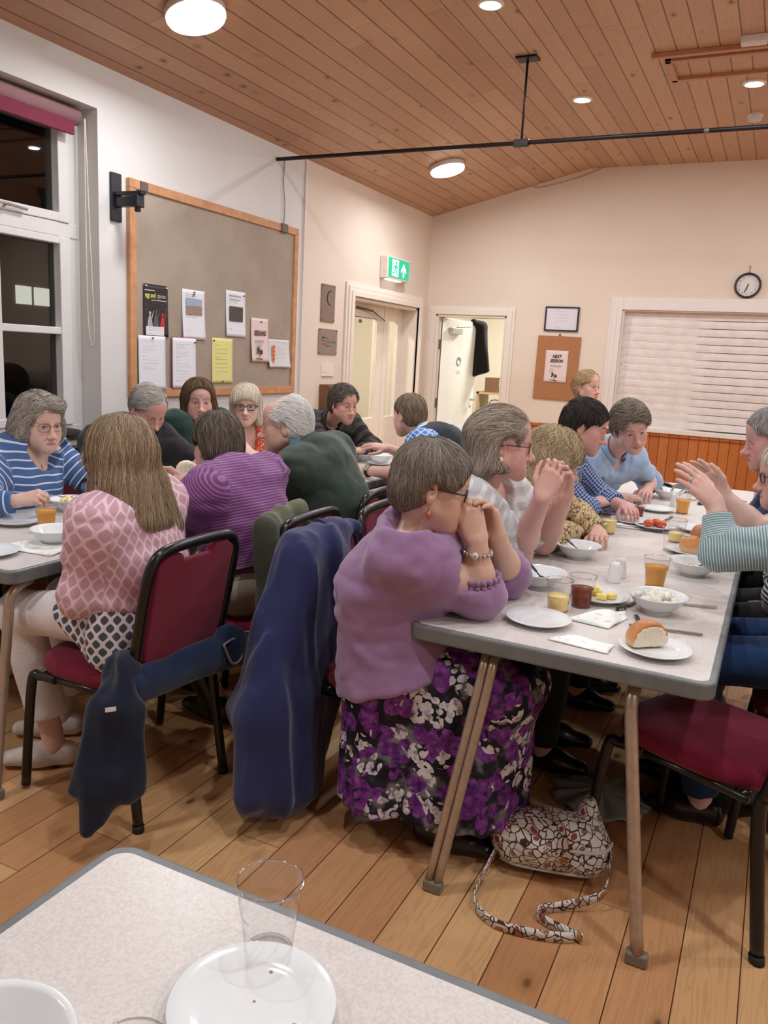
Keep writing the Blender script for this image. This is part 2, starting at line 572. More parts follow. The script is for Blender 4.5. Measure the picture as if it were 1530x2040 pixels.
M_ROOM = mat_wall('cloakroom_paint', [(0.3, rgb(234, 226, 210)), (0.7, rgb(238, 231, 217))])
b = MB(); b.box(-5.6, -5.5, 5.2, 9.2, 0, 2.7); b.box(-5.5, TX, 5.2, 5.3, 0, 2.7); b.box(-5.5, TX, 9.1, 9.2, 0, 2.7)
struct('wall_cloakroom', b, M_ROOM)
b = MB(); b.box(-5.6, TX, 5.2, 9.2, 2.7, 2.78); struct('ceiling_cloakroom', b, M_ROOM)
b = MB(); b.box(-5.6, TX, 5.2, 9.2, -0.08, 0.0); struct('floor_cloakroom', b, plain('lino', rgb(150, 130, 112), 0.5))
area('cloak_light', (-4.7, 7.0, 2.66), 0.3, 34, (1.0, 0.95, 0.87))
cr = thing('coat_rail', 'cream coat rail with metal hooks on the wall behind the glazed door', 'coat rail', (-5.5, 8.0, 1.10))
b = MB(); b.box(0, 0.022, -1.0, 0.95, -0.065, 0.065); b.build('rail_board', plain('rail_cream', rgb(232, 224, 204), 0.5), cr, bevel=0.004)
for yy in (-0.72, -0.30, 0.12, 0.54):
    b = MB(); b.tube(bez([(0.022, yy, 0.0), (0.05, yy, -0.02), (0.10, yy, 0.05), (0.13, yy - 0.02, 0.16)], 5), 0.009, 8)
    b.tube(bez([(0.022, yy, -0.03), (0.06, yy, -0.05), (0.07, yy, -0.02)], 4), 0.008, 8)
    b.build('hook', plain('hook_metal', rgb(130, 118, 108), 0.35, 0.7), cr)

# ---------------------------------------------------------------- back door, wide open into the kitchen passage
d2 = thing('door_2', None, None); d2['kind'] = 'structure'
b = MB()
b.box(BX0 - 0.01, BX0 + 0.025, YB - 0.01, TY, 0, BZ); b.box(BX1 - 0.025, BX1 + 0.01, YB - 0.01, TY, 0, BZ); b.box(BX0, BX1, YB - 0.01, TY, BZ - 0.025, BZ + 0.01)
for w, d in ((0.09, 0.016), (0.06, 0.028)):
    b.box(BX0 - w, BX0, YB - d, YB, 0, BZ + w); b.box(BX1, BX1 + w, YB - d, YB, 0, BZ + w); b.box(BX0, BX1, YB - d, YB, BZ, BZ + w)
b.build('door_frame', M_CREAMP, d2, bevel=0.004)
dl = bpy.data.objects.new('door_leaf', None); COL.objects.link(dl); dl.parent = d2
dl.location = (BX0 + 0.035, YB + 0.06, 0); dl.rotation_euler = (0, 0, math.radians(80.5))
b = MB(); b.box(0, 0.80, -0.02, 0.02, 0.01, BZ - 0.035); b.build('leaf_panel', plain('leaf_white', rgb(238, 240, 236), 0.4, grain=0.01), dl, bevel=0.003)
b = MB(); b.box(0.14, 0.36, -0.075, -0.02, 1.72, 1.79); b.tube([(0.25, -0.06, 1.80), (0.50, -0.10, 1.82)], 0.009, 8); b.build('door_closer', plain('closer_silver', rgb(196, 198, 196), 0.35, 0.4), dl, bevel=0.004)
b = MB()
b.tube([(0.40 + 0.045 * math.cos(a), -0.0235, 1.42 + 0.045 * math.sin(a)) for a in np.linspace(0, 6.0, 20)], 0.005, 6)
b.tube([(0.40 - 0.02, -0.0235, 1.47), (0.40 + 0.005, -0.0235, 1.44), (0.40 + 0.03, -0.0235, 1.44)], 0.005, 6)
b.box(0.35, 0.45, -0.0225, -0.02, 1.30, 1.305); b.box(0.36, 0.44, -0.0225, -0.02, 1.28, 1.284)
b.build('toilet_symbol', plain('symbol_grey', rgb(150, 152, 150), 0.5), dl)
b = MB(); b.tube([(0.74, -0.02, 0.98), (0.74, -0.07, 0.98), (0.66, -0.07, 0.98)], 0.010, 8); b.ball((0.74, -0.022, 0.90), (0.014, 0.006, 0.02)); b.build('door_handle', plain('handle_steel', rgb(170, 172, 172), 0.3, 0.8), dl)
b = MB()
for zz in (0.25, 0.9, 1.55):
    b.box(-0.012, 0.0, -0.022, 0.022, zz, zz + 0.10)
b.box(-0.006, 0.0, -0.02, -0.008, 0.01, BZ - 0.04)
b.build('hinge', plain('hinge_steel', rgb(120, 112, 100), 0.35, 0.7), dl)
M_PASS = mat_wall('passage_paint', [(0.3, rgb(246, 240, 226)), (0.7, rgb(250, 246, 234))])
b = MB(); b.box(-4.4, -4.3, TY, 11.6, 0, 2.6); b.box(-4.3, -0.8, 11.5, 11.6, 0, 2.6); b.box(-0.8, -0.7, TY, 11.6, 0, 2.6)
struct('wall_passage', b, M_PASS)
b = MB(); b.box(-4.4, -0.7, TY, 11.6, 2.6, 2.68); struct('ceiling_passage', b, M_PASS)
b = MB(); b.box(-4.4, -0.7, TY, 11.6, -0.08, 0); struct('floor_passage', b, plain('lino', rgb(150, 130, 112), 0.5))
area('passage_light', (-2.6, 9.9, 2.55), 0.4, 52, (1.0, 0.97, 0.90))

# ---------------------------------------------------------------- serving hatch: architrave, closed roller shutter, sill
hw = thing('window_2', None, None); hw['kind'] = 'structure'
b = MB()
for w, d in ((0.125, 0.016), (0.095, 0.028), (0.045, 0.04)):
    b.box(HX0 - w, HX0, YB - d, YB, HZ0, HZ1 + w); b.box(HX1, HX1 + w, YB - d, YB, HZ0, HZ1 + w); b.box(HX0, HX1, YB - d, YB, HZ1, HZ1 + w)
b.box(HX0 - 0.006, HX0 + 0.02, YB - 0.02, TY, HZ0, HZ1); b.box(HX1 - 0.02, HX1 + 0.006, YB - 0.02, TY, HZ0, HZ1); b.box(HX0, HX1, YB - 0.02, TY, HZ1 - 0.012, HZ1 + 0.006)
b.build('window_frame', plain('hatch_frame_paint', rgb(232, 222, 216), 0.4, grain=0.01), hw, bevel=0.004)
sh = MB(); n_sl = 15
for i in range(n_sl):
    z0 = HZ0 + 0.025 + i * (HZ1 - HZ0 - 0.03) / n_sl
    h = (HZ1 - HZ0 - 0.03) / n_sl
    yb_ = YB + 0.055
    pts = [(0, 0), (-0.003, 0.004), (-0.0055, h * 0.45), (-0.003, h - 0.008), (0.004, h - 0.005), (0.016, h - 0.004), (0.016, 0)]
    V = []
    for xx in (HX0 + 0.02, HX1 - 0.02):
        V += [(xx, yb_ + a, z0 + c) for a, c in pts]
    k = len(pts)
    F = [list(range(k))[::-1], list(range(k, 2 * k))] + [[j, (j + 1) % k, k + (j + 1) % k, k + j] for j in range(k)]
    sh.add(V, F)
t = NT('shutter_white'); f = t.noise(t.coord(), 9, 4)
c = t.ramp(f, [(0.35, rgb(222, 212, 208)), (0.7, rgb(234, 226, 222))]); M_SHUT = t.base(c, 0.4)
sh.build('roller_shutter', M_SHUT, hw)
b = MB(); b.box(HX0 - 0.14, HX1 + 0.14, YB - 0.05, YB + 0.18, HZ0 - 0.03, HZ0 + 0.014); b.build('window_sill', plain('hatch_sill', rgb(226, 218, 212), 0.45), hw, bevel=0.005)

# boarded dado below the hatch
t = NT('dado_pine')
x, y, z = t.xyz(t.coord())
u = t.math('DIVIDE', x, 0.093)
wn = t.n('TexWhiteNoise', noise_dimensions='1D'); t.l(t.math('FLOOR', u), wn.inputs['W'])
g = t.noise(t.comb(t.math('MULTIPLY', x, 30.0), wn.outputs[0], t.math('MULTIPLY', z, 1.8)), 1.0, 4, dist=1.0)
c = t.ramp(wn.outputs[0], [(0, rgb(176, 100, 48)), (0.5, rgb(186, 110, 54)), (1, rgb(196, 118, 60))])
c = t.mix(t.math('MULTIPLY', t.math('MAXIMUM', t.math('SINE', t.math('MULTIPLY', g, 30.0)), 0.0), 0.3), c, rgb(148, 78, 36))
fr = t.math('FRACT', u)
ln = t.math('LESS_THAN', t.math('MINIMUM', fr, t.math('SUBTRACT', 1.0, fr)), 0.03)
c = t.mix(ln, c, rgb(88, 44, 20))
M_DADO = t.base(c, 0.35)
b = MB(); b.box(BX1 + 0.09, XR, YB - 0.018, YB, 0.0, 0.80); b.box(BX1 + 0.09, XR, YB - 0.035, YB, 0.80, 0.83)
struct('trim_2', b, M_DADO, bevel=0.003)
b = MB(); b.box(BX1 + 0.09, XR, YB - 0.03, YB - 0.018, 0, 0.10); struct('baseboard_back', b, plain('skirting_wood', rgb(150, 84, 42), 0.4))

# ---------------------------------------------------------------- ceiling fittings
M_DIFF = emit('lamp_diffuser', (1.0, 0.96, 0.90, 1), 3.2)
M_RIM = plain('lamp_rim', rgb(206, 190, 178), 0.5)
proto = None
for i, (x, y) in enumerate(DISH):
    s = 1 if x < 0 else -1
    lab = ('round dish ceiling light on the sloping boards above the window', 'round dish ceiling light on the slope beyond the black rail',
           'round dish ceiling light at the dark end of the left slope', 'round dish ceiling light at the near end of the right slope', 'round dish ceiling light on the middle of the right slope',
           'round dish ceiling light at the far end of the right slope')[i]
    lt = thing('ceiling_light', lab, 'ceiling light', (x, y, ceil_z(x)), 0, 'dish lights on the sloping ceiling')
    lt.rotation_euler = (0, -s * SLOPE, 0)
    b = MB(); b.lathe([(0.0, 0.0), (0.150, 0.0), (0.155, -0.012), (0.155, -0.040), (0.150, -0.044)], 48); b.build('housing', M_RIM, lt)
    b = MB(); b.lathe([(0.152, -0.040), (0.152, -0.052), (0.145, -0.064), (0.125, -0.071), (0.0, -0.074)], 48); b.build('diffuser', M_DIFF, lt)
for i, (x, y) in enumerate(SPOT):
    lab = ('small recessed downlight on the flat ceiling to the right of the black rod', 'small recessed downlight on the flat ceiling beside the hatch panel')[i] if i < 2 else \
          'small recessed downlight on the flat ceiling, %s' % ('left of the middle, two thirds along', 'right of the middle, two thirds along', 'left of the middle, over the near table', 'right of the middle, over the near table', 'far right, over the near end', 'far right, two thirds along', 'far right, by the hatch')[i - 2]
    dn = thing('downlight', lab, 'ceiling light', (x, y, CEIL_FLAT), 0, 'downlights on the flat ceiling')
    b = MB(); b.lathe([(0.075, 0.0), (0.075, -0.006), (0.066, -0.012), (0.058, -0.012)], 32); b.build('rim', plain('downlight_rim', rgb(236, 228, 220), 0.4), dn)
    b = MB(); b.lathe([(0.060, -0.010), (0.03, -0.014), (0.0, -0.015)], 32); b.build('diffuser', emit('downlight_diffuser', (1.0, 0.97, 0.93, 1), 6.0), dn)
# loft hatch framed in the boards
lh = thing('loft_hatch', 'square boarded loft hatch with a raised frame in the ceiling', 'hatch', (-0.45, 5.82, CEIL_FLAT))
M_BEAD = plain('bead_pine', rgb(186, 128, 98), 0.45)
b = MB(); b.box(-0.47, 0.80, -0.20, -0.16, -0.03, 0); b.box(-0.47, 0.80, 0.16, 0.20, -0.03, 0); b.box(-0.47, -0.43, -0.20, 0.20, -0.03, 0); b.box(0.76, 0.80, -0.2, 0.2, -0.03, 0)
b.build('frame', M_BEAD, lh, bevel=0.004)
b = MB(); b.box(-0.43, 0.76, -0.16, 0.16, -0.008, 0); b.build('panel', M_CEIL, lh)
b = MB(); b.box(-0.99, 0.35, 5.53, 5.57, CEIL_FLAT - 0.03, CEIL_FLAT); struct('trim_3', b, M_BEAD, bevel=0.004)
b = MB(); b.box(-0.47, -0.33, 5.40, 5.47, CEIL_FLAT - 0.045, CEIL_FLAT)
tag(b.build('ceiling_sensor', plain('sensor_white', rgb(222, 212, 206), 0.5), bevel=0.006), 'small white rectangular sensor box screwed to the flat ceiling', 'sensor')
sd = thing('smoke_detector', 'round white smoke detector on the flat ceiling near the hatch', 'smoke detector', (-0.44, 6.986, CEIL_FLAT))
b = MB(); b.lathe([(0.055, 0), (0.055, -0.02), (0.05, -0.024)], 24); b.build('base', plain('sensor_white', rgb(222, 212, 206), 0.5), sd)
b = MB(); b.lathe([(0.05, -0.024), (0.045, -0.045), (0.02, -0.05), (0, -0.05)], 24); b.build('cap', plain('detector_grey', rgb(206, 198, 194), 0.5), sd)
# black curtain rail hung from a rod
cr = thing('curtain_rail', 'long black curtain rail hanging across the hall below the ceiling', 'curtain rail', (-1.73, 5.38, 2.853))
M_BLK = plain('black_metal', rgb(34, 26, 28), 0.45, 0.3)
b = MB(); b.tube([(XL + 1.73, 0, -0.005), (XR + 1.73, 0, -0.005)], 0.014, 10); b.build('rail', M_BLK, cr)
b = MB(); b.tube([(0, 0, 0), (0, 0, CEIL_FLAT - 2.853 - 0.01)], 0.008, 8); b.build('rod', M_BLK, cr)
b = MB(); b.box(-0.07, 0.07, -0.05, 0.05, CEIL_FLAT - 2.853 - 0.014, CEIL_FLAT - 2.853); b.build('ceiling_plate', M_BLK, cr, bevel=0.004)
b = MB(); b.box(-0.05, 0.05, -0.02, 0.02, -0.028, 0.016); b.build('bracket', M_BLK, cr, bevel=0.004)
b = MB()
b.tube([(1.12, 0, -0.005), (1.15, 0, -0.005)], 0.017, 10)
b.build('joint', plain('joint_grey', rgb(120, 112, 112), 0.4, 0.5), cr)
b = MB(); b.tube(bez([(XL + 0.01, 5.473, 2.86), (XL + 0.012, 5.46, 2.7), (XL + 0.012, 5.485, 2.55), (XL + 0.012, 5.48, 2.39)], 6), 0.004, 6)
tag(b.build('hanging_cord', plain('cord_grey', rgb(160, 150, 148), 0.6)), 'thin grey cord hanging from the black rail to the noticeboard', 'cord')
b = MB(); b.tube(bez([(-2.55, YB - 0.006, 3.22), (-2.45, YB - 0.006, 3.20), (-2.1, YB - 0.006, 3.27), (-1.85, YB - 0.006, 3.355)], 8), 0.005, 6)
tag(b.build('wall_cable', plain('cable_cream', rgb(196, 168, 150), 0.6)), 'thin cable drooping along the top of the back wall', 'cable')
# ---------------------------------------------------------------- things on the walls
def mat4(ax, ay, az, loc):
    return Matrix(((ax[0], ay[0], az[0], loc[0]), (ax[1], ay[1], az[1], loc[1]), (ax[2], ay[2], az[2], loc[2]), (0, 0, 0, 1)))
ML = lambda y, z, off=0.0: mat4((0, 1, 0), (0, 0, 1), (1, 0, 0), (XL + off, y, z))     # local x,y lie on the left wall
MBK = lambda x, z, off=0.0: mat4((1, 0, 0), (0, 0, 1), (0, -1, 0), (x, YB - off, z))   # local x,y lie on the back wall

def wall_thing(name, label, cat, M, group=None):
    o = thing(name, label, cat, group=group)
    o.matrix_world = M
    return o

def text(body, size, x, y, mat, parent, name='lettering', shear=0.0, align='CENTER', sx=1.0, z=0.0015, off=0.0, ext=0.0003):
    c = bpy.data.curves.new(name, 'FONT')
    c.body = body; c.size = size; c.align_x = align; c.align_y = 'CENTER'; c.shear = shear; c.extrude = ext; c.offset = off
    c.resolution_u = 3
    tmp = bpy.data.objects.new(name, c); COL.objects.link(tmp)
    dg = bpy.context.evaluated_depsgraph_get()
    me = bpy.data.meshes.new_from_object(tmp.evaluated_get(dg), depsgraph=dg)
    bpy.data.objects.remove(tmp, do_unlink=True); bpy.data.curves.remove(c)
    me.name = name
    me.materials.clear()
    o = link(name, me, parent, mat)
    o.location = (x, y, z); o.scale = (sx, 1, 1)
    return o

INK = plain('ink_dark', rgb(48, 40, 44), 0.7, grain=0)
INKG = plain('ink_grey', rgb(150, 150, 156), 0.7, grain=0)
PIN = plain('pin_dark', rgb(60, 56, 54), 0.35, grain=0)
PINW = plain('pin_white', rgb(240, 236, 226), 0.35, grain=0)

def mat_doc(name, paper, ink, rows, dens=0.55, margin=0.14):
    """paper with rows of small illegible grey type"""
    t = NT(name)
    x, y, z = t.xyz(t.coord('Generated'))
    r = t.math('MULTIPLY', y, rows)
    fr = t.math('FRACT', r)
    row = t.math('FLOOR', r)
    band = t.math('MULTIPLY', t.math('GREATER_THAN', fr, 0.42), t.math('LESS_THAN', fr, 0.72))
    wn = t.n('TexWhiteNoise', noise_dimensions='1D'); t.l(row, wn.inputs['W'])
    on = t.math('LESS_THAN', wn.outputs[0], dens)
    wl = t.math('ADD', 0.3, t.math('MULTIPLY', wn.outputs[0], 0.95))
    inx = t.math('MULTIPLY', t.math('GREATER_THAN', x, margin), t.math('LESS_THAN', x, t.math('MINIMUM', wl, 1 - margin)))
    iny = t.math('MULTIPLY', t.math('GREATER_THAN', y, 0.08), t.math('LESS_THAN', y, 0.92))
    nz = t.noise(t.comb(t.math('MULTIPLY', x, 60.0), row, 0.0), 1.0, 2)
    ch = t.math('GREATER_THAN', nz, 0.44)
    m = t.math('MULTIPLY', t.math('MULTIPLY', band, on), t.math('MULTIPLY', t.math('MULTIPLY', inx, iny), ch))
    return t.base(t.mix(t.math('MULTIPLY', m, 0.75), paper, ink), 0.6, 0, 0.3)

def sheet(name, label, cat, M, w, h, mat, curl=0.012, group=None, pins=((0, 0.46),), pin=PIN):
    """a sheet of paper pinned up, its free edge curling off the board"""
    o = wall_thing(name, label, cat, M, group)
    b = MB()
    b.grid(lambda u, v: ((u - 0.5) * w, (v - 0.5) * h, 0.001 + curl * ((1 - v) ** 2) * (0.35 + 0.65 * abs(u * 2 - 1) ** 2)), 10, 14)
    p = b.build('paper', mat, o, solid=0.0008)
    for px, py in pins:
        q = MB(); q.lathe([(0.0, 0.012), (0.005, 0.011), (0.006, 0.006), (0.003, 0.002), (0.003, -0.004)], 10, M=Matrix.Translation((px * w, py * h, 0.003)))
        q.build('pin', pin, o)
    return o, p

# noticeboard
NY0, NY1, NZ0, NZ1 = 3.805, 5.675, 1.10, 2.392
nb = wall_thing('noticeboard', 'large grey-brown pinboard in a pine frame on the white wall', 'noticeboard', ML((NY0 + NY1) / 2, (NZ0 + NZ1) / 2))
w, h = NY1 - NY0, NZ1 - NZ0
t = NT('pinboard_felt'); n1 = t.noise(t.coord(), 3.0, 4); n2 = t.noise(t.coord(), 120, 2)
c = t.ramp(n1, [(0.3, rgb(160, 146, 132)), (0.7, rgb(177, 163, 149))]); c = t.mix(t.math('MULTIPLY', n2, 0.16), c, rgb(116, 104, 92))
M_FELT = t.base(c, 0.9, 0, 0.1)
b = MB(); b.box(-w / 2 + 0.02, w / 2 - 0.02, -h / 2 + 0.02, h / 2 - 0.02, 0, 0.018); b.build('pin_surface', M_FELT, nb)
M_PINE = plain('frame_pine', rgb(196, 142, 100), 0.5, grain=0.08, scale=14)
fw = 0.055
for nm, r in (('frame_rail', (-w / 2, w / 2, h / 2 - fw, h / 2)), ('frame_rail', (-w / 2, w / 2, -h / 2, -h / 2 + fw)), ('frame_stile', (-w / 2, -w / 2 + fw, -h / 2 + fw, h / 2 - fw)), ('frame_stile', (w / 2 - fw, w / 2, -h / 2 + fw, h / 2 - fw))):
    b = MB(); b.box(r[0], r[1], r[2], r[3], 0, 0.032); b.build(nm, M_PINE, nb, bevel=0.004)
b = MB(); b.box(w / 2 - 0.26, w / 2 - 0.18, h / 2 - 0.06, h / 2 + 0.004, 0.03, 0.045); b.build('hanging_clip', plain('clip_metal', rgb(110, 100, 92), 0.4, 0.6), nb, bevel=0.003)

OFF = 0.020
# posters and notices, each a sheet of its own
t = NT('poster_dark')
g = t.coord('Generated'); x, y, z = t.xyz(g)
sp = t.voro(t.comb(x, t.math('MULTIPLY', y, 2.0), 0.0), 9.0)
fl = t.math('MULTIPLY', t.math('LESS_THAN', sp, 0.11), t.math('MULTIPLY', t.math('GREATER_THAN', y, 0.3), t.math('LESS_THAN', y, 0.74)))
c = t.mix(fl, rgb(38, 32, 38), rgb(196, 190, 192))
M_POST = t.base(c, 0.4)
o, p = sheet('poster', 'black poster with egg and spoon in yellow and white lettering', 'poster', ML(4.035, 1.642, OFF), 0.225, 0.318, M_POST, 0.008, 'notices on the pinboard', ((-0.42, 0.46), (0.42, 0.46)), PINW)
YEL = plain('print_yellow', rgb(226, 226, 110), 0.5, grain=0); GRN = plain('print_olive', rgb(196, 196, 176), 0.5, grain=0)
text('egg and', 0.042, -0.098, 0.092, YEL, o, align='LEFT', sx=0.74, z=0.0035, off=0.0006); text('spoon', 0.042, 0.012, 0.092, GRN, o, align='LEFT', sx=0.74, z=0.0035)
b = MB(); b.box(-0.10, -0.01, 0.119, 0.124, 0.002, 0.003); b.build('printed_line', plain('print_white', rgb(216, 212, 212), 0.5), o)
b = MB(); b.box(-0.04, 0.10, 0.062, 0.066, 0.002, 0.003); b.build('printed_line', plain('print_white', rgb(216, 212, 212), 0.5), o)
for cx, cy, hh, cl in ((-0.055, -0.06, 0.10, 'print_silver'), (0.0, -0.05, 0.11, 'print_slate'), (0.06, -0.065, 0.10, 'print_red')):
    b = MB(); mt = plain(cl, {'print_silver': rgb(170, 164, 170), 'print_slate': rgb(88, 84, 94), 'print_red': rgb(190, 46, 50)}[cl], 0.5)
    zf = 0.0045
    b.prism([(cx - 0.024, cy - 0.045), (cx + 0.028, cy - 0.045), (cx + 0.016, cy + 0.005), (cx + 0.006, cy + 0.03), (cx - 0.008, cy + 0.03), (cx - 0.018, cy + 0.0)], zf, zf + 0.0004)
    b.prism([(cx + 0.011 * math.cos(a), cy + 0.043 + 0.012 * math.sin(a)) for a in np.linspace(0, 2 * math.pi, 13)[:-1]], zf, zf + 0.0004)
    b.prism([(cx + 0.012, cy + 0.012), (cx + 0.03, cy + 0.06), (cx + 0.036, cy + 0.058), (cx + 0.018, cy + 0.005)], zf, zf + 0.0004)
    b.build('printed_figure', mt, o)
b = MB(); b.box(-0.095, 0.07, -0.152, -0.098, 0.008, 0.0088); b.build('white_sticker', mat_doc('sticker_doc', rgb(226, 226, 230), rgb(110, 110, 116), 9, 0.7), o)

WHITE = rgb(226, 228, 236)
for lab, y, z, w, h, pic in (('white notice with a photo of bare brown ground and trees', 4.402, 1.642, 0.232, 0.322, 0), ('white notice with a dark photograph in its middle', 4.868, 1.678, 0.230, 0.320, 1)):
    o, p = sheet('notice', lab, 'notice', ML(y, z, OFF), w, h, mat_doc('doc_a%d' % pic, WHITE, rgb(120, 120, 128), 26 + pic * 3, 0.45), 0.014, 'notices on the pinboard', ((0, 0.45),) if pic == 0 else ((0.40, 0.42),))
    t = NT('photo_print%d' % pic); g = t.coord('Generated'); x, yy, zz = t.xyz(g); nz = t.noise(g, 7, 4)
    if pic == 0:
        c = t.mix(t.math('GREATER_THAN', t.math('ADD', yy, t.math('MULTIPLY', nz, 0.25)), 0.66), rgb(160, 138, 118), rgb(170, 186, 204)); c = t.mix(t.math('MULTIPLY', nz, 0.4), c, rgb(104, 96, 92))
    else:
        c = t.ramp(nz, [(0.35, rgb(58, 52, 48)), (0.7, rgb(96, 86, 78))])
    b = MB()
    if pic == 0: b.box(-0.082, 0.082, 0.0, 0.105, 0.0075, 0.0085)
    else: b.box(-0.080, 0.080, -0.052, 0.052, 0.0085, 0.0095)
    b.build('printed_photo', t.base(c, 0.4), o)
    if pic == 0:
        q = MB(); q.tube([(-0.012, 0.118, 0.004), (-0.004, 0.132, 0.006), (0.012, 0.133, 0.006)], 0.003, 6); q.build('bird_drawing', INK, o)
    else:
        q = MB(); q.box(-0.075, 0.06, 0.122, 0.128, 0.003, 0.004); q.box(-0.07, 0.055, 0.098, 0.102, 0.003, 0.004); q.build('heading', INKG, o)
# pink SEEDLINGS sheet
M_PINKP = plain('paper_pink', rgb(226, 206, 202), 0.6, grain=0.01)
o, p = sheet('notice', 'pale pink notice headed SEEDLINGS with a plant drawing', 'notice', ML(5.168, 1.506, OFF + 0.004), 0.222, 0.322, M_PINKP, 0.020, 'notices on the pinboard', ((0.05, 0.42),))
text('SEEDLINGS', 0.050, 0, 0.050, plain('ink_maroon', rgb(62, 34, 38), 0.7, grain=0), o, shear=0.25, sx=0.62, z=0.008, off=0.0012)
text('NO PHOTOS', 0.032, -0.01, -0.012, INKG, o, sx=0.62, z=0.011); text('PLEASE', 0.032, -0.016, -0.045, INKG, o, sx=0.62, z=0.013)
def seedling(o, cx, cy, s, zf):
    b = MB()
    for dx, dy, rx, ry in ((-0.018, 0.034, 0.015, 0.022), (0.018, 0.016, 0.018, 0.020), (-0.026, 0.008, 0.008, 0.008)):
        b.prism([(cx + s * (dx + rx * math.cos(a)), cy + s * (dy + ry * math.sin(a))) for a in np.linspace(0, 2 * math.pi, 15)[:-1]], zf, zf + 0.0006)
    b.tube([(cx - 0.004 * s, cy - 0.03 * s, zf), (cx, cy, zf), (cx + 0.006 * s, cy + 0.012 * s, zf)], 0.0014, 6)
    b.prism([(cx - 0.045 * s, cy - 0.036 * s), (cx + 0.04 * s, cy - 0.040 * s), (cx + 0.04 * s, cy - 0.033 * s), (cx - 0.045 * s, cy - 0.029 * s)], zf, zf + 0.0006)
    b.build('seedling_drawing', plain('ink_greenblack', rgb(52, 58, 54), 0.7, grain=0), o)
seedling(o, -0.012, -0.105, 1.0, 0.018)
# landscape list with the orange strip
o, p = sheet('notice', 'small white list with an orange strip beside the pink notice', 'notice', ML(5.438, 1.412, OFF), 0.300, 0.215, mat_doc('doc_list', rgb(214, 216, 220), rgb(170, 172, 176), 16, 0.7), 0.026, 'notices on the pinboard', ((0.30, 0.42),), PINW)
b = MB(); b.box(-0.105, -0.07, -0.07, 0.065, 0.016, 0.017); b.build('orange_strip', plain('print_orange', rgb(226, 140, 86), 0.5), o)
for i in range(4):
    b = MB(); b.prism([(-0.098, -0.05 + i * 0.03), (-0.078, -0.05 + i * 0.03), (-0.088, -0.032 + i * 0.03)], 0.0172, 0.0176); b.build('triangle_mark', plain('ink_brown', rgb(110, 50, 20), 0.6), o)
# lower row
o, p = sheet('notice', 'plain white typed notice at the lower left corner of the board', 'notice', ML(3.988, 1.318, OFF + 0.013), 0.245, 0.335, mat_doc('doc_b', WHITE, rgb(176, 178, 186), 30, 0.5), 0.006, 'notices on the pinboard', ((0, 0.46),))
o, p = sheet('notice', 'white typed notice with a thin red border', 'notice', ML(4.298, 1.320, OFF + 0.013), 0.236, 0.330, mat_doc('doc_c', WHITE, rgb(160, 162, 172), 34, 0.6), 0.004, 'notices on the pinboard', ((0.42, 0.42),))
b = MB(); b.box(-0.124, 0.124, -0.170, 0.170, 0.0, 0.0006); b.build('red_backing', plain('card_red', rgb(160, 70, 76), 0.6), o)
o, p = sheet('notice', 'yellow timetable notice on the pinboard', 'notice', ML(4.722, 1.343, OFF), 0.236, 0.316, mat_doc('doc_y', rgb(226, 220, 146), rgb(150, 142, 92), 22, 0.6), 0.005, 'notices on the pinboard', ((-0.45, 0.44), (0.0, -0.46)))
# speaker bracket
br = wall_thing('speaker_bracket', 'black swivel wall bracket with no speaker beside the pinboard', 'bracket', ML(3.715, 2.262))
M_BRK = plain('bracket_black', rgb(30, 30, 40), 0.35)
b = MB(); b.box(-0.042, 0.042, -0.135, 0.135, 0, 0.018); b.build('wall_plate', M_BRK, br, bevel=0.006)
b = MB(); b.box(-0.02, 0.02, -0.055, 0.0, 0.015, 0.16); b.box(-0.024, 0.024, 0.008, 0.028, 0.015, 0.22); b.build('arm', M_BRK, br, bevel=0.004)
b = MB(); b.box(-0.03, 0.03, -0.06, 0.01, 0.15, 0.20); b.tube([(0, -0.085, 0.175), (0, 0.02, 0.175)], 0.018, 12); b.build('swivel', M_BRK, br, bevel=0.004)
b = MB(); b.box(-0.03, 0.03, 0.028, 0.075, 0.222, 0.228); b.build('end_tab', plain('bracket_grey', rgb(92, 84, 84), 0.4, 0.4), br)
b = MB(); b.box(-0.0, 0.021, -0.045, -0.02, 0.022, 0.06); b.build('paper_label', plain('label_grey', rgb(206, 206, 206), 0.6), br)
# plaques
M_BRZ = plain('plaque_bronze', rgb(140, 122, 112), 0.4, 0.35)
pq = wall_thing('plaque', 'tall bronze plaque engraved with a dark crescent', 'plaque', ML(6.212, 1.86))
b = MB(); b.box(-0.115, 0.115, -0.158, 0.158, 0, 0.012); b.build('plate', M_BRZ, pq, bevel=0.003)
b = MB(); R_ = 0.062
out = [(0.03 + R_ * math.cos(a), 0.045 + R_ * math.sin(a)) for a in np.linspace(math.radians(75), math.radians(285), 20)]
inn = [(0.038 + 0.054 * math.cos(a), 0.045 + 0.057 * math.sin(a)) for a in np.linspace(math.radians(280), math.radians(80), 20)]
b.prism(out + inn, 0.012, 0.014); b.build('crescent', plain('ink_black', rgb(34, 26, 26), 0.5), pq)
def screws(o, hx, hy, z):
    for sx in (-1, 1):
        for sy in (-1, 1):
            b = MB(); b.ball((sx * hx, sy * hy, z), (0.007, 0.007, 0.003), nu=10, nv=6); b.build('screw', plain('screw_dark', rgb(70, 60, 54), 0.4, 0.6), o)
screws(pq, 0.10, 0.142, 0.013)
pq = wall_thing('plaque', 'square metal plaque with a red, grey and black flag mark', 'plaque', ML(6.235, 1.533))
b = MB(); b.box(-0.16, 0.16, -0.11, 0.11, 0, 0.010); b.build('plate', plain('plaque_steel', rgb(150, 136, 128), 0.4, 0.35), pq, bevel=0.003)
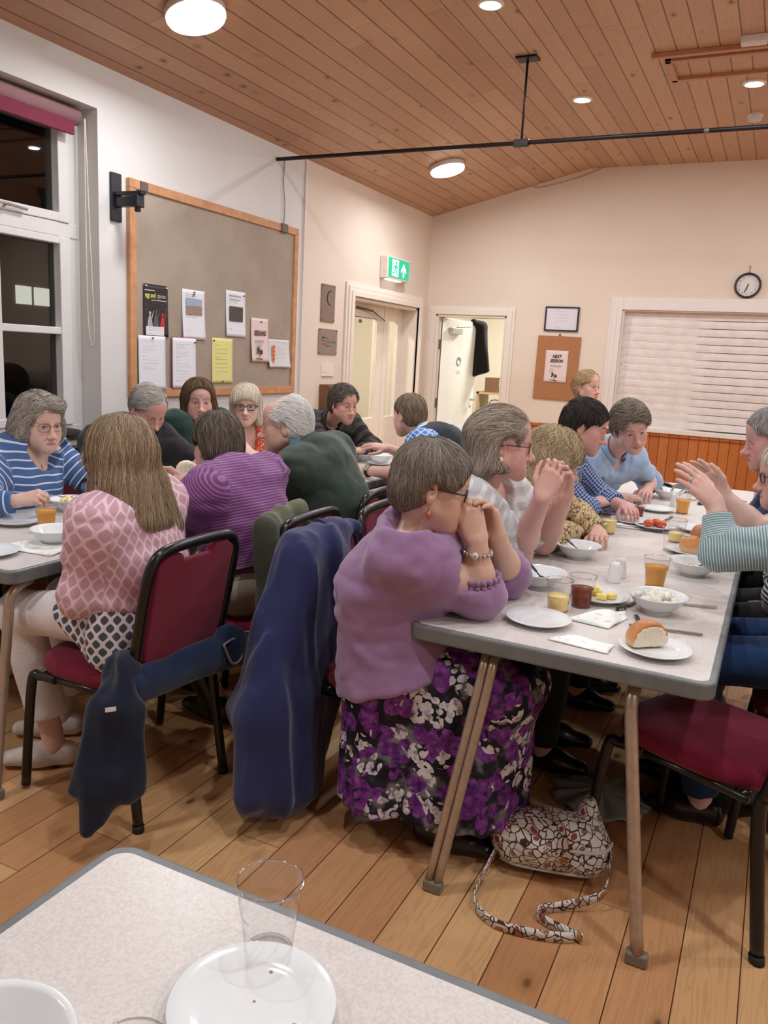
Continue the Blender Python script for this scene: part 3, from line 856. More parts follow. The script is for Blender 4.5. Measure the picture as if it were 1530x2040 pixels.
for i, cl in enumerate(('ink_black', 'ink_slate', 'ink_rose')):
    b = MB(); b.box(-0.115, -0.055, 0.028 - i * 0.028, 0.04 - i * 0.03 + (0 if i == 0 else 0.008), 0.010, 0.0112)
    b.build('flag_bar', plain(cl, {'ink_black': rgb(34, 26, 26), 'ink_slate': rgb(104, 102, 116), 'ink_rose': rgb(176, 70, 76)}[cl], 0.5), pq)
PL = plain('ink_plaque', rgb(112, 96, 92), 0.6)
for i, s_ in enumerate(('The', 'Countryside', 'Agency')):
    text(s_, 0.034, -0.045, 0.03 - i * 0.030, PL, pq, align='LEFT', z=0.0105)
screws(pq, 0.147, 0.097, 0.011)
sw = wall_thing('wall_sign', 'small white sign with a few words below the two plaques', 'sign', ML(6.255, 1.29))
b = MB(); b.box(-0.105, 0.105, -0.055, 0.055, 0, 0.004); b.build('card', mat_doc('doc_sign', rgb(232, 220, 210), rgb(160, 150, 146), 5, 0.5), sw)
b = MB(); b.box(-0.095, 0.095, -0.06, -0.052, 0.0, 0.008); b.build('lower_ledge', plain('ledge_grey', rgb(178, 168, 162), 0.5), sw)
bx = wall_thing('wooden_cupboard', 'shallow brown wooden cupboard fixed to the cream wall', 'cupboard', ML(6.29, 1.0))
b = MB(); b.box(-0.165, 0.165, -0.165, 0.165, 0, 0.09); b.build('case', plain('cupboard_wood', rgb(120, 82, 54), 0.4, grain=0.1, scale=10), bx, bevel=0.004)
b = MB(); b.box(-0.15, 0.15, -0.15, 0.15, 0.09, 0.10); b.ball((-0.11, 0.12, 0.102), 0.009); b.build('door', plain('cupboard_front', rgb(128, 88, 58), 0.4, grain=0.1, scale=10), bx, bevel=0.003)
# double socket behind the diners
so = wall_thing('wall_socket', 'white electric socket low on the white wall below the pinboard', 'socket', ML(4.45, 1.02))
b = MB(); b.box(-0.08, 0.08, -0.045, 0.045, 0, 0.012); b.build('plate', M_WHITEP, so, bevel=0.004)
b = MB()
for sx in (-0.04, 0.04): b.box(sx - 0.008, sx + 0.008, 0.012, 0.03, 0.012, 0.017)
b.build('switch', plain('switch_grey', rgb(214, 210, 206), 0.4), so)
# emergency exit sign
ex = wall_thing('exit_sign', 'lit green running-man exit sign above the glazed door', 'exit sign', ML(7.44, 2.285))
b = MB(); b.box(-0.255, 0.255, -0.105, 0.105, 0, 0.085); b.build('case', plain('sign_case', rgb(226, 216, 206), 0.45), ex, bevel=0.008)
b = MB(); b.box(-0.235, 0.235, -0.088, 0.092, 0.084, 0.088); b.build('green_face', emit('sign_green', (0.0, 0.36, 0.19, 1), 0.75), ex)
SG = emit('sign_white', (0.75, 0.95, 0.88, 1), 1.0)
b = MB(); z0, z1 = 0.0881, 0.0895
b.box(-0.16, -0.015, -0.075, 0.080, z0, z1); b.build('door_pictogram', SG, ex)
b = MB(); z0, z1 = 0.0896, 0.0905
P = lambda *p: b.prism(p, z0, z1)
b.prism([(-0.072 + 0.016 * math.cos(a), 0.052 + 0.016 * math.sin(a)) for a in np.linspace(0, 2 * math.pi, 13)[:-1]], z0, z1)
P((-0.135, 0.018), (-0.085, 0.034), (-0.055, 0.026), (-0.075, -0.012), (-0.105, -0.010), (-0.098, 0.012))
P((-0.055, 0.026), (-0.02, 0.0), (-0.028, -0.01), (-0.064, 0.012)); P((-0.135, 0.018), (-0.152, -0.012), (-0.140, -0.016), (-0.122, 0.012))
P((-0.085, -0.010), (-0.06, -0.010), (-0.03, -0.062), (-0.045, -0.070)); P((-0.105, -0.010), (-0.085, -0.014), (-0.11, -0.05), (-0.155, -0.052), (-0.155, -0.040), (-0.120, -0.038))
b.build('running_figure', emit('sign_green', (0.0, 0.36, 0.19, 1), 0.75), ex)
b = MB(); z0, z1 = 0.0881, 0.0895
b.prism([(0.105, 0.060), (0.045, -0.005), (0.045, -0.03), (0.09, 0.012), (0.09, -0.07), (0.12, -0.07), (0.12, 0.012), (0.165, -0.03), (0.165, -0.005)], z0, z1); b.build('arrow', SG, ex)
b = MB(); b.box(-0.18, 0.10, -0.116, -0.105, 0.02, 0.07); b.build('down_lens', emit('sign_lens', (0.85, 1.0, 0.97, 1), 1.2), ex)
# back wall: certificate, cork board, clock
ce = wall_thing('framed_certificate', 'framed certificate in a thin black frame above the cork board', 'picture', MBK(-2.115, 1.906))
b = MB(); W_, H_ = 0.35, 0.245
for r in ((-W_ / 2, W_ / 2, H_ / 2 - 0.014, H_ / 2), (-W_ / 2, W_ / 2, -H_ / 2, -H_ / 2 + 0.014), (-W_ / 2, -W_ / 2 + 0.014, -H_ / 2 + 0.014, H_ / 2 - 0.014), (W_ / 2 - 0.014, W_ / 2, -H_ / 2 + 0.014, H_ / 2 - 0.014)):
    b.box(r[0], r[1], r[2], r[3], 0, 0.022)
b.build('frame', plain('frame_black', rgb(34, 28, 34), 0.35), ce)
b = MB(); b.box(-W_ / 2 + 0.01, W_ / 2 - 0.01, -H_ / 2 + 0.01, H_ / 2 - 0.01, 0, 0.012); b.build('sheet', mat_doc('doc_cert', rgb(220, 214, 224), rgb(180, 174, 184), 14, 0.65, 0.3), ce)
ck = wall_thing('cork_board', 'brown cork board below the framed certificate', 'cork board', MBK(-2.122, 1.408) @ Matrix.Rotation(math.radians(-0.6), 4, 'Z'))
t = NT('cork'); n1 = t.noise(t.coord(), 90, 3); n2 = t.noise(t.coord(), 5, 2)
c = t.ramp(n1, [(0.3, rgb(158, 104, 66)), (0.7, rgb(186, 130, 88))]); c = t.mix(t.math('MULTIPLY', n2, 0.3), c, rgb(168, 110, 70)); M_CORK = t.base(c, 0.85)
b = MB(); b.box(-0.222, 0.222, -0.325, 0.325, 0, 0.02); b.build('cork_panel', M_CORK, ck, bevel=0.004)
b = MB(); b.tube([(0, 0.325, 0.01), (0, 0.35, 0.01)], 0.008, 8); b.build('hanging_eye', plain('eye_brass', rgb(130, 104, 80), 0.4, 0.6), ck)
o, p = sheet('notice', 'pale pink NEXT SESSION notice pinned to the cork board', 'notice', MBK(-2.126, 1.424, 0.022), 0.236, 0.325, M_PINKP, 0.004, None, ((0.02, -0.46),))
IK2 = plain('ink_black', rgb(34, 26, 26), 0.5)
text('NEXT', 0.044, 0, 0.100, IK2, o, shear=0.25, sx=0.8, z=0.004, off=0.0016); text('SESSION', 0.044, 0, 0.055, IK2, o, shear=0.25, sx=0.8, z=0.004, off=0.0016)
text('18 October', 0.032, -0.004, 0.004, INKG, o, shear=0.2, sx=0.8, z=0.004)
b = MB(); b.tube([(-0.045 + 0.02 * math.cos(a), -0.045 + 0.02 * math.sin(a), 0.004) for a in np.linspace(0, 2 * math.pi, 19)[:-1]], 0.0013, 6, closed=True)
b.tube([(-0.045 + 0.011 * math.cos(a), -0.045 + 0.011 * math.sin(a), 0.004) for a in np.linspace(math.radians(200), math.radians(340), 8)], 0.0013, 6); b.build('smiley_drawing', INKG, o)
seedling(o, -0.012, -0.112, 0.85, 0.004)
cl = wall_thing('wall_clock', 'round black-rimmed wall clock above the serving hatch', 'clock', MBK(-0.402, 2.257))
b = MB(); b.lathe([(0.112, 0.0), (0.116, 0.02), (0.110, 0.034), (0.100, 0.036), (0.096, 0.026), (0.096, 0.012)], 48); b.build('rim', plain('clock_black', rgb(32, 26, 30), 0.3), cl)
b = MB(); b.lathe([(0.098, 0.012), (0.0, 0.012)], 48); b.build('dial', plain('clock_dial', rgb(224, 216, 214), 0.5, grain=0), cl)
b = MB()
for k in range(12):
    a = math.radians(90 - 30 * k)
    text(str(k or 12), 0.020, 0.078 * math.cos(a), 0.078 * math.sin(a), INK, cl, 'numeral', z=0.0125)
for nm, ang, ln, wd in (('hour_hand', 90 - 195, 0.042, 0.004), ('minute_hand', 90 - 200, 0.070, 0.003)):
    a = math.radians(ang)
    b = MB(); b.tube([(-0.015 * math.cos(a), -0.015 * math.sin(a), 0.016), (ln * math.cos(a), ln * math.sin(a), 0.016)], wd, 6); b.build(nm, IK2, cl)
b = MB(); b.tube([(0, 0.115, 0.006), (0, 0.17, 0.004)], 0.003, 6); b.ball((0, 0.172, 0.005), 0.007); b.build('hanging_nail', plain('nail_grey', rgb(150, 134, 124), 0.4, 0.5), cl)
# ---------------------------------------------------------------- furniture
M_STEEL = plain('leg_steel', rgb(176, 158, 140), 0.32, 0.55, grain=0.05)
t = NT('table_laminate'); n1 = t.noise(t.coord(), 220, 2); n2 = t.noise(t.coord(), 2.5, 3)
c = t.ramp(n1, [(0.35, rgb(206, 198, 194)), (0.55, rgb(216, 210, 206)), (0.75, rgb(224, 219, 216))]); c = t.mix(t.math('MULTIPLY', n2, 0.12), c, rgb(196, 186, 178))
M_LAM = t.base(c, 0.34, 0, 0.5)
M_EDGE = plain('table_edging', rgb(112, 116, 118), 0.45, grain=0.06, scale=20)
TH = 0.72

def make_table(L, W_, label, fxo=0.272, txo=0.19, cxo=0.035):
    """folding table: long axis on local Y, origin on the floor under its centre"""
    o = thing('folding_table', label, 'table', group='folding tables of the hall')
    b = MB(); b.prism(rrect(W_ - 0.034, L - 0.034, 0.028, 6), TH - 0.010, TH); b.build('tabletop', M_LAM, o, bevel=0.0015)
    b = MB(); b.prism(rrect(W_, L, 0.040, 6), TH - 0.045, TH - 0.001); b.build('edging', M_EDGE, o, bevel=0.006)
    b = MB(); b.box(-W_ / 2 + 0.07, W_ / 2 - 0.07, -L / 2 + 0.10, L / 2 - 0.10, TH - 0.075, TH - 0.045); b.build('underframe', plain('underframe_dark', rgb(60, 54, 50), 0.6), o)
    for sy in (-1, 1):
        for sx in (-1, 1):
            fx, fy = sx * fxo + cxo, -L / 2 - 0.085 if sy < 0 else L / 2 - 0.30
            tx, ty = sx * txo + cxo * 0.6, -L / 2 + 0.035 if sy < 0 else L / 2 - 0.36
            b = MB()
            for d in ((-0.0125, 0.0125) if sx < 0 else (0.0,)):
                b.tube(bez([(tx + d - sx * 0.02, ty + 0.09, TH - 0.062), (tx + d, ty + 0.03, TH - 0.066), (tx + d, ty - 0.004, TH - 0.10), (tx + (fx - tx) * 0.15 + d, ty + (fy - ty) * 0.2, TH - 0.2), (fx + d, fy, 0.03)], 7), 0.0128 if sx < 0 else 0.0165, 10)
            lg = b.build('leg', M_STEEL, o)
            b = MB(); b.box(fx - 0.027, fx + 0.027, fy - 0.015, fy + 0.015, 0.0, 0.034); b.build('foot', plain('foot_rubber', rgb(120, 112, 98), 0.7), lg, bevel=0.006)
    return o

T_R = make_table(1.80, 0.796, 'right-hand dining table nearest the camera, laid with bowls and glasses'); T_R.location = (-0.443, 1.944 + 0.90, 0)
T_R2 = dup(T_R, (-0.445, 1.944 + 1.80 + 0.902, 0), 0, 'dining table pushed end to end behind the right-hand laid table, by the blue-shirted man')
T_L = make_table(1.80, 0.796, 'dining table by the window where the woman in a striped top eats', 0.40, 0.355, 0.0); T_L.location = (-2.462, 1.655 + 0.90, 0)
T_L2 = dup(T_R, (-2.46, 1.655 + 1.80 + 0.902, 0), 0, 'dining table at the far left, in front of the man in the dark plaid top')
T_F = dup(T_R, (-0.788 + 0.90, 0.804 - 0.398, 0), math.pi / 2, 'foreground table with one clear tumbler and an empty plate')

# stacking banquet chair, facing +Y, origin on the floor below the seat
t = NT('maroon_upholstery'); n1 = t.noise(t.coord(), 260, 2)
c = t.ramp(n1, [(0.3, rgb(104, 14, 44)), (0.7, rgb(124, 22, 56))]); t.bump(n1, 0.12, 0.001); M_MAROON = t.base(c, 0.8, 0, 0.2)
t.b.inputs['Sheen Weight'].default_value = 0.15
M_CHBLK = plain('chair_black', rgb(24, 22, 24), 0.28, 0.1)

def make_chair():
    o = thing('banquet_chair', 'x', 'chair', group='maroon banquet chairs')
    # seat pad
    b = MB()
    def pad(u, v):
        a = 2 * math.pi * u
        k = 3.2
        cx, sx = math.cos(a), math.sin(a)
        f = (abs(cx) ** k + abs(sx) ** k) ** (-1 / k)
        r, z = [(0.86, 0.405), (0.97, 0.412), (1.0, 0.430), (0.985, 0.452), (0.90, 0.466), (0.70, 0.474), (0.0, 0.478)][min(6, int(round(v * 6)))]
        return (0.205 * f * cx * r * (1.0), 0.01 + 0.215 * f * sx * r, z)
    b.grid(pad, 44, 6); b.build('seat', M_MAROON, o)
    b = MB()
    b.tube([(-0.19, -0.17, 0.40), (-0.19, 0.19, 0.40)], 0.0115, 8); b.tube([(0.19, -0.17, 0.40), (0.19, 0.19, 0.40)], 0.0115, 8)
    b.tube([(-0.19, 0.17, 0.40), (0.19, 0.17, 0.40)], 0.0115, 8); b.tube([(-0.19, -0.15, 0.40), (0.19, -0.15, 0.40)], 0.0115, 8)
    b.build('seat_frame', M_CHBLK, o)
    back = lambda x, z: (x, -0.205 - (z - 0.42) * 0.20, z)
    for s in (-1, 1):
        b = MB(); b.tube(bez([(s * 0.19, 0.10, 0.398), (s * 0.19, 0.17, 0.395), (s * 0.193, 0.205, 0.36), (s * 0.203, 0.235, 0.012)], 6), 0.015, 10); b.build('leg', M_CHBLK, o)
        b = MB(); b.tube(bez([(s * 0.196, -0.205, 0.43), (s * 0.198, -0.20, 0.36), (s * 0.205, -0.245, 0.012)], 6), 0.016, 10); lg = b.build('leg', M_CHBLK, o)
        b = MB(); b.tube([(s * 0.205, -0.246, 0.0), (s * 0.205, -0.243, 0.022)], 0.018, 10); b.build('leg_cap', plain('cap_black', rgb(18, 18, 18), 0.6), lg)
    pts = []
    for x, z in ((-0.196, 0.42), (-0.200, 0.60), (-0.200, 0.76), (-0.186, 0.83), (-0.14, 0.862), (0, 0.868), (0.14, 0.862), (0.186, 0.83), (0.200, 0.76), (0.200, 0.60), (0.196, 0.42)):
        pts.append(back(x, z))
    b = MB(); b.tube(bez(pts, 5), 0.0165, 10); b.build('back_frame', M_CHBLK, o)
    # back pad with the hand-hold notch at the top
    top = []
    for x in np.linspace(-0.178, 0.178, 41):
        z = 0.850 - 0.028 * max(0, (abs(x) - 0.12) / 0.058) ** 2
        if abs(x) < 0.075: z -= 0.026 * min(1, (0.075 - abs(x)) / 0.012)
        top.append((x, z))
    outl = [(-0.168, 0.505), (-0.12, 0.488), (0.12, 0.488), (0.168, 0.505), (0.180, 0.56)] + top[::-1] + [(-0.180, 0.56)]
    b = MB(); n = len(outl); V = []
    for d, sc in ((-0.014, 0.985), (0.014, 0.985)):
        for x, z in outl:
            p = back(x * sc, 0.67 + (z - 0.67) * sc)
            V.append((p[0], p[1] + d, p[2]))
    b.add(V, [list(range(n)), list(range(n, 2 * n))[::-1]] + [[i, n + i, n + (i + 1) % n, (i + 1) % n] for i in range(n)])
    b.build('backrest', M_MAROON, o, bevel=0.008, seg=3)
    return o

CH = make_chair()
D90 = math.pi / 2
def chair(first, x, y, rz, label):
    if first:
        CH.location = (x, y, 0); CH.rotation_euler = (0, 0, rz); CH['label'] = label
        return CH
    return dup(CH, (x, y, 0), rz, label)
chair(True, -1.80, 1.865, D90, 'maroon chair the woman in the pink blouse sits on')
chair(False, -1.74, 2.43, D90, 'maroon chair with an olive jacket hung over its back')
chair(False, -1.78, 3.10, D90, 'maroon chair the man in the green jumper sits on')
chair(False, -1.86, 3.72, D90, 'empty maroon chair between the green jumper and the dark gilet')
chair(False, -1.72, 4.36, D90, 'maroon chair the man in the dark gilet sits on')
chair(False, -1.00, 2.245, -D90, 'maroon chair with a navy coat over its back, under the woman in lilac')
chair(False, -1.05, 2.78, -D90, 'maroon chair the woman drinking from a tumbler sits on')
chair(False, -1.06, 3.40, -D90, 'maroon chair the woman in the yellow print blouse sits on')
chair(False, -1.08, 3.98, -D90, 'maroon chair the dark-haired man in a checked shirt sits on')
chair(False, -1.02, 4.60, -D90, 'maroon chair the man in the light blue shirt sits on')
chair(False, -0.03, 2.312, D90 - 0.42, 'empty maroon chair pushed askew under the right table corner').scale = (1, 1.10, 1)
chair(False, 0.27, 2.76, D90, 'maroon chair the woman in teal stripes sits on')
chair(False, 0.33, 3.20, D90, 'maroon chair behind the raised hands on the right side')
chair(False, 0.32, 3.70, D90, 'maroon chair the grey-haired man in navy sits on')
chair(False, -3.05, 2.42, -D90, 'maroon chair the woman in the striped blue top sits on')
chair(False, -3.05, 3.14, -D90, 'maroon chair the old man in the dark jumper sits on')
chair(False, -3.12, 3.78, -D90, 'maroon chair the brown-haired woman in green sits on')
chair(False, -3.06, 4.30, -D90, 'maroon chair the woman in the orange dress sits on')
chair(False, -3.10, 4.98, -D90, 'maroon chair the man in the dark plaid top sits on')
# wooden bench cabinet under the window
wb = thing('window_bench', 'low brown wooden cabinet with open shelf under the window', 'cabinet', (XL + 0.006, 2.45, 0))
M_OAK = plain('bench_oak', rgb(112, 72, 46), 0.45, grain=0.1, scale=8)
b = MB(); b.box(0, 0.10, -1.1, 1.1, 0.0, 0.68); b.build('back_panel', M_OAK, wb)
b = MB(); b.box(0, 0.21, -1.1, 1.1, 0.79, 0.815); b.build('top_board', M_OAK, wb, bevel=0.004)
b = MB(); b.box(0, 0.20, -1.1, 1.1, 0.66, 0.685); b.build('shelf', M_OAK, wb, bevel=0.004)
for yy in (-1.08, 0.0, 1.06):
    b = MB(); b.box(0, 0.20, yy, yy + 0.025, 0.0, 0.79); b.build('upright', M_OAK, wb)
bk = thing('book', 'thin white book on the window sill under a black cap', 'book', (XL - 0.06, 3.30, WZ0), 0.2)
b = MB(); b.box(-0.07, 0.07, -0.10, 0.10, 0, 0.018); b.build('cover', plain('book_white', rgb(226, 224, 222), 0.5), bk, bevel=0.002)
b = MB(); b.box(-0.065, 0.071, -0.098, 0.098, 0.003, 0.015); b.build('pages', plain('book_pages', rgb(236, 230, 214), 0.7), bk)
cp = thing('flat_cap', 'black flat cap lying on the white book on the sill', 'cap', (XL - 0.06, 3.31, WZ0 + 0.018))
b = MB(); b.lathe([(0.0, 0.0), (0.10, 0.0), (0.115, 0.012), (0.105, 0.032), (0.06, 0.044), (0.0, 0.046)], 32, M=Matrix.Diagonal((1.0, 1.35, 1, 1))); b.build('crown', plain('cap_cloth', rgb(36, 34, 38), 0.9), cp)
b = MB(); b.lathe([(0.0, 0.004), (0.07, 0.004), (0.075, 0.010), (0.0, 0.014)], 24, M=Matrix.Translation((0.06, 0.05, 0)) @ Matrix.Diagonal((1.0, 1.3, 1, 1))); b.build('peak', plain('cap_cloth', rgb(36, 34, 38), 0.9), cp)
# ---------------------------------------------------------------- implicit-surface sculpting (numpy): blended solids -> smooth mesh
A3 = lambda *p: np.array(p, float)
def unit(v):
    v = np.asarray(v, float); n = np.linalg.norm(v)
    return v / n if n > 1e-9 else v

class Sculpt:
    """list of blended primitives; each is (distance function, lower corner, upper corner, blend, +1 add / -1 cut)"""
    def __init__(s): s.p = []
    def _put(s, fn, lo, hi, k, sg): s.p.append((fn, np.asarray(lo, float), np.asarray(hi, float), k, sg)); return s
    def ell(s, c, r, R=None, k=0.01, sg=1):
        c = np.asarray(c, float); r = np.broadcast_to(np.asarray(r, float), (3,)).copy()
        m = r.max() if R is not None else r
        def fn(P):
            q = P - c
            if R is not None: q = q @ R
            k0 = np.linalg.norm(q / r, axis=-1); k1 = np.linalg.norm(q / (r * r), axis=-1) + 1e-9
            return k0 * (k0 - 1.0) / k1
        return s._put(fn, c - m, c + m, k, sg)
    def cone(s, a, b, ra, rb, k=0.01, sg=1):
        a = np.asarray(a, float); b = np.asarray(b, float); d = b - a; L = max(d @ d, 1e-12)
        def fn(P):
            q = P - a
            t = np.clip((q @ d) / L, 0, 1)
            return np.linalg.norm(q - t[..., None] * d, axis=-1) - (ra + (rb - ra) * t)
        m = max(ra, rb)
        return s._put(fn, np.minimum(a, b) - m, np.maximum(a, b) + m, k, sg)
    def limb(s, a, b, ra, rb, u, k=0.03, sg=1):
        """oval-section limb: ra, rb = (radius across u, radius across the other way)"""
        a = np.asarray(a, float); b = np.asarray(b, float); d = b - a; L = max(d @ d, 1e-12)
        w = unit(d); u = unit(np.asarray(u, float) - w * (np.asarray(u, float) @ w)); v = np.cross(w, u)
        def fn(P):
            q = P - a
            tt = (q @ d) / L
            t = np.clip(tt, 0, 1)
            r = q - t[..., None] * d
            x = r @ u; y = r @ v; z = r @ w
            rx = ra[0] + (rb[0] - ra[0]) * t; ry = ra[1] + (rb[1] - ra[1]) * t
            rz = np.minimum(rx, ry)
            k0 = np.sqrt((x / rx) ** 2 + (y / ry) ** 2 + (z / rz) ** 2)
            k1 = np.sqrt((x / rx ** 2) ** 2 + (y / ry ** 2) ** 2 + (z / rz ** 2) ** 2) + 1e-9
            return np.where(k0 < 1e-6, -rz, k0 * (k0 - 1.0) / k1)
        m = max(ra + rb)
        return s._put(fn, np.minimum(a, b) - m, np.maximum(a, b) + m, k, sg)
    def plane(s, c, n, k=0.005, sg=-1):
        """removes the side the normal points to"""
        c = np.asarray(c, float); n = unit(n)
        fn = lambda P: -((P - c) @ n)
        return s._put(fn, [-1e3] * 3, [1e3] * 3, k, sg)
    def func(s, fn, lo, hi, k=0.005, sg=1): return s._put(fn, lo, hi, k, sg)
    def ext(s):
        lo = np.min([p[1] for p in s.p if p[4] > 0], axis=0); hi = np.max([p[2] for p in s.p if p[4] > 0], axis=0)
        return lo, hi
    def field(s, lo, hi, h, warp=None):
        n = np.ceil((hi - lo) / h).astype(int) + 1
        ax = [lo[i] + np.arange(n[i]) * h for i in range(3)]
        D = np.full(n, 0.06, np.float32)
        for fn, a, b, k, sg in s.p:
            pad = k + 2.5 * h + 0.012
            i0 = np.maximum(0, np.floor((a - pad - lo) / h)).astype(int); i1 = np.minimum(n, np.ceil((b + pad - lo) / h).astype(int) + 1)
            if (i1 <= i0).any(): continue
            g = np.stack(np.meshgrid(ax[0][i0[0]:i1[0]], ax[1][i0[1]:i1[1]], ax[2][i0[2]:i1[2]], indexing='ij'), -1)
            d = fn(g).astype(np.float32)
            sl = (slice(i0[0], i1[0]), slice(i0[1], i1[1]), slice(i0[2], i1[2]))
            e = D[sl]
            if sg > 0:
                hh = np.maximum(k - np.abs(e - d), 0) / max(k, 1e-6)
                D[sl] = np.minimum(e, d) - hh * hh * k * 0.25
            else:
                d = -d
                hh = np.maximum(k - np.abs(e - d), 0) / max(k, 1e-6)
                D[sl] = np.maximum(e, d) + hh * hh * k * 0.25
        return D, lo, h
    def eval(s, P):
        D = np.full(P.shape[:-1], 0.06)
        for fn, a, b, k, sg in s.p:
            d = fn(P)
            if sg > 0:
                hh = np.maximum(k - np.abs(D - d), 0) / max(k, 1e-6); D = np.minimum(D, d) - hh * hh * k * 0.25
            else:
                d = -d; hh = np.maximum(k - np.abs(D - d), 0) / max(k, 1e-6); D = np.maximum(D, d) + hh * hh * k * 0.25
        return D
    def mesh(s, h, noise=None, lo=None, hi=None, relax=1):
        l, u = s.ext()
        l = l if lo is None else np.maximum(l, lo); u = u if hi is None else np.minimum(u, hi)
        l = l - 3 * h; u = u + 3 * h
        D, l, h = s.field(l, u, h)
        if noise is not None: D = D + noise(l, h, D.shape)
        return nets(D, l, h, relax)

def vnoise(l, h, shape, cell, seed, amp):
    """smooth random lumps of the given cell size (3-vector) sampled on a grid"""
    cell = np.broadcast_to(np.asarray(cell, float), (3,))
    r = np.random.default_rng(seed)
    n = [int(shape[i] * h / cell[i]) + 4 for i in range(3)]
    G = r.uniform(-1, 1, n).astype(np.float32)
    for i in range(3):
        x = np.arange(shape[i]) * h / cell[i] + 0.5
        j = x.astype(int); f = x - j; f = f * f * (3 - 2 * f)
        Wt = np.zeros((shape[i], n[i]), np.float32)
        Wt[np.arange(shape[i]), j] = 1 - f; Wt[np.arange(shape[i]), j + 1] = f
        G = np.moveaxis(np.tensordot(Wt, G, (1, i)), 0, i)
    return G * amp

def nets(D, lo, h, relax=1):
    """surface nets"""
    S = D < 0
    n = np.array(D.shape)
    c = np.zeros(n - 1, np.int8)
    for i in (0, 1):
        for j in (0, 1):
            for k in (0, 1):
                c += S[i:n[0] - 1 + i, j:n[1] - 1 + j, k:n[2] - 1 + k]
    act = np.argwhere((c > 0) & (c < 8))
    if len(act) == 0: return np.zeros((0, 3)), np.zeros((0, 4), int)
    ids = np.full(n - 1, -1, np.int32); ids[tuple(act.T)] = np.arange(len(act))
    acc = np.zeros((len(act), 3)); cnt = np.zeros(len(act))
    cs = [(i, j, k) for i in (0, 1) for j in (0, 1) for k in (0, 1)]
    val = {q: D[act[:, 0] + q[0], act[:, 1] + q[1], act[:, 2] + q[2]] for q in cs}
    for q in cs:
        for a in range(3):
            if q[a] == 0:
                q2 = list(q); q2[a] = 1; q2 = tuple(q2)
                v0, v1 = val[q], val[q2]
                m = (v0 < 0) != (v1 < 0)
                t = np.where(m, v0 / np.where(m, v0 - v1, 1), 0)
                p = np.tile(np.array(q, float), (len(act), 1)); p[:, a] += t
                acc[m] += p[m]; cnt[m] += 1
    V = (act + acc / cnt[:, None]) * h + lo
    Q = []
    for a in range(3):
        b, c2 = (a + 1) % 3, (a + 2) % 3
        s0 = [slice(None)] * 3; s1 = [slice(None)] * 3
        s0[a] = slice(0, -1); s1[a] = slice(1, None)
        e = S[tuple(s0)] != S[tuple(s1)]
        idx = np.argwhere(e)
        ok = (idx[:, b] > 0) & (idx[:, c2] > 0) & (idx[:, b] < n[b] - 1) & (idx[:, c2] < n[c2] - 1)
        idx = idx[ok]
        def at(db, dc):
            q = idx.copy(); q[:, b] += db; q[:, c2] += dc
            return ids[tuple(q.T)]
        f = np.stack([at(-1, -1), at(0, -1), at(0, 0), at(-1, 0)], 1)
        fl = S[tuple(idx.T)]
        f[~fl] = f[~fl][:, ::-1]
        Q.append(f)
    Q = np.concatenate(Q)
    Q = Q[(Q >= 0).all(1)]
    for _ in range(relax):
        s_ = np.zeros_like(V); w = np.zeros(len(V))
        for i in range(4):
            np.add.at(s_, Q[:, i], V[Q[:, (i + 1) % 4]] + V[Q[:, i - 1]]); np.add.at(w, Q[:, i], 2)
        V = V * 0.5 + 0.5 * s_ / np.maximum(w, 1)[:, None]
    return V, Q

def joined(parts):
    Vs, Qs, o = [], [], 0
    for V, Q in parts:
        Vs.append(V); Qs.append(Q + o); o += len(V)
    return np.concatenate(Vs), np.concatenate(Qs)
# ---------------------------------------------------------------- people: head, hands, body, clothes, hair
def frame_of(face, roll=0.0):
    """columns: right, forward, up of a head looking along 'face'"""
    f = unit(face); up = A3(0, 0, 1)
    r = unit(np.cross(f, up)); u = np.cross(r, f)
    c, s = math.cos(roll), math.sin(roll)
    return np.stack([r * c + u * s, f, u * c - r * s], 1)

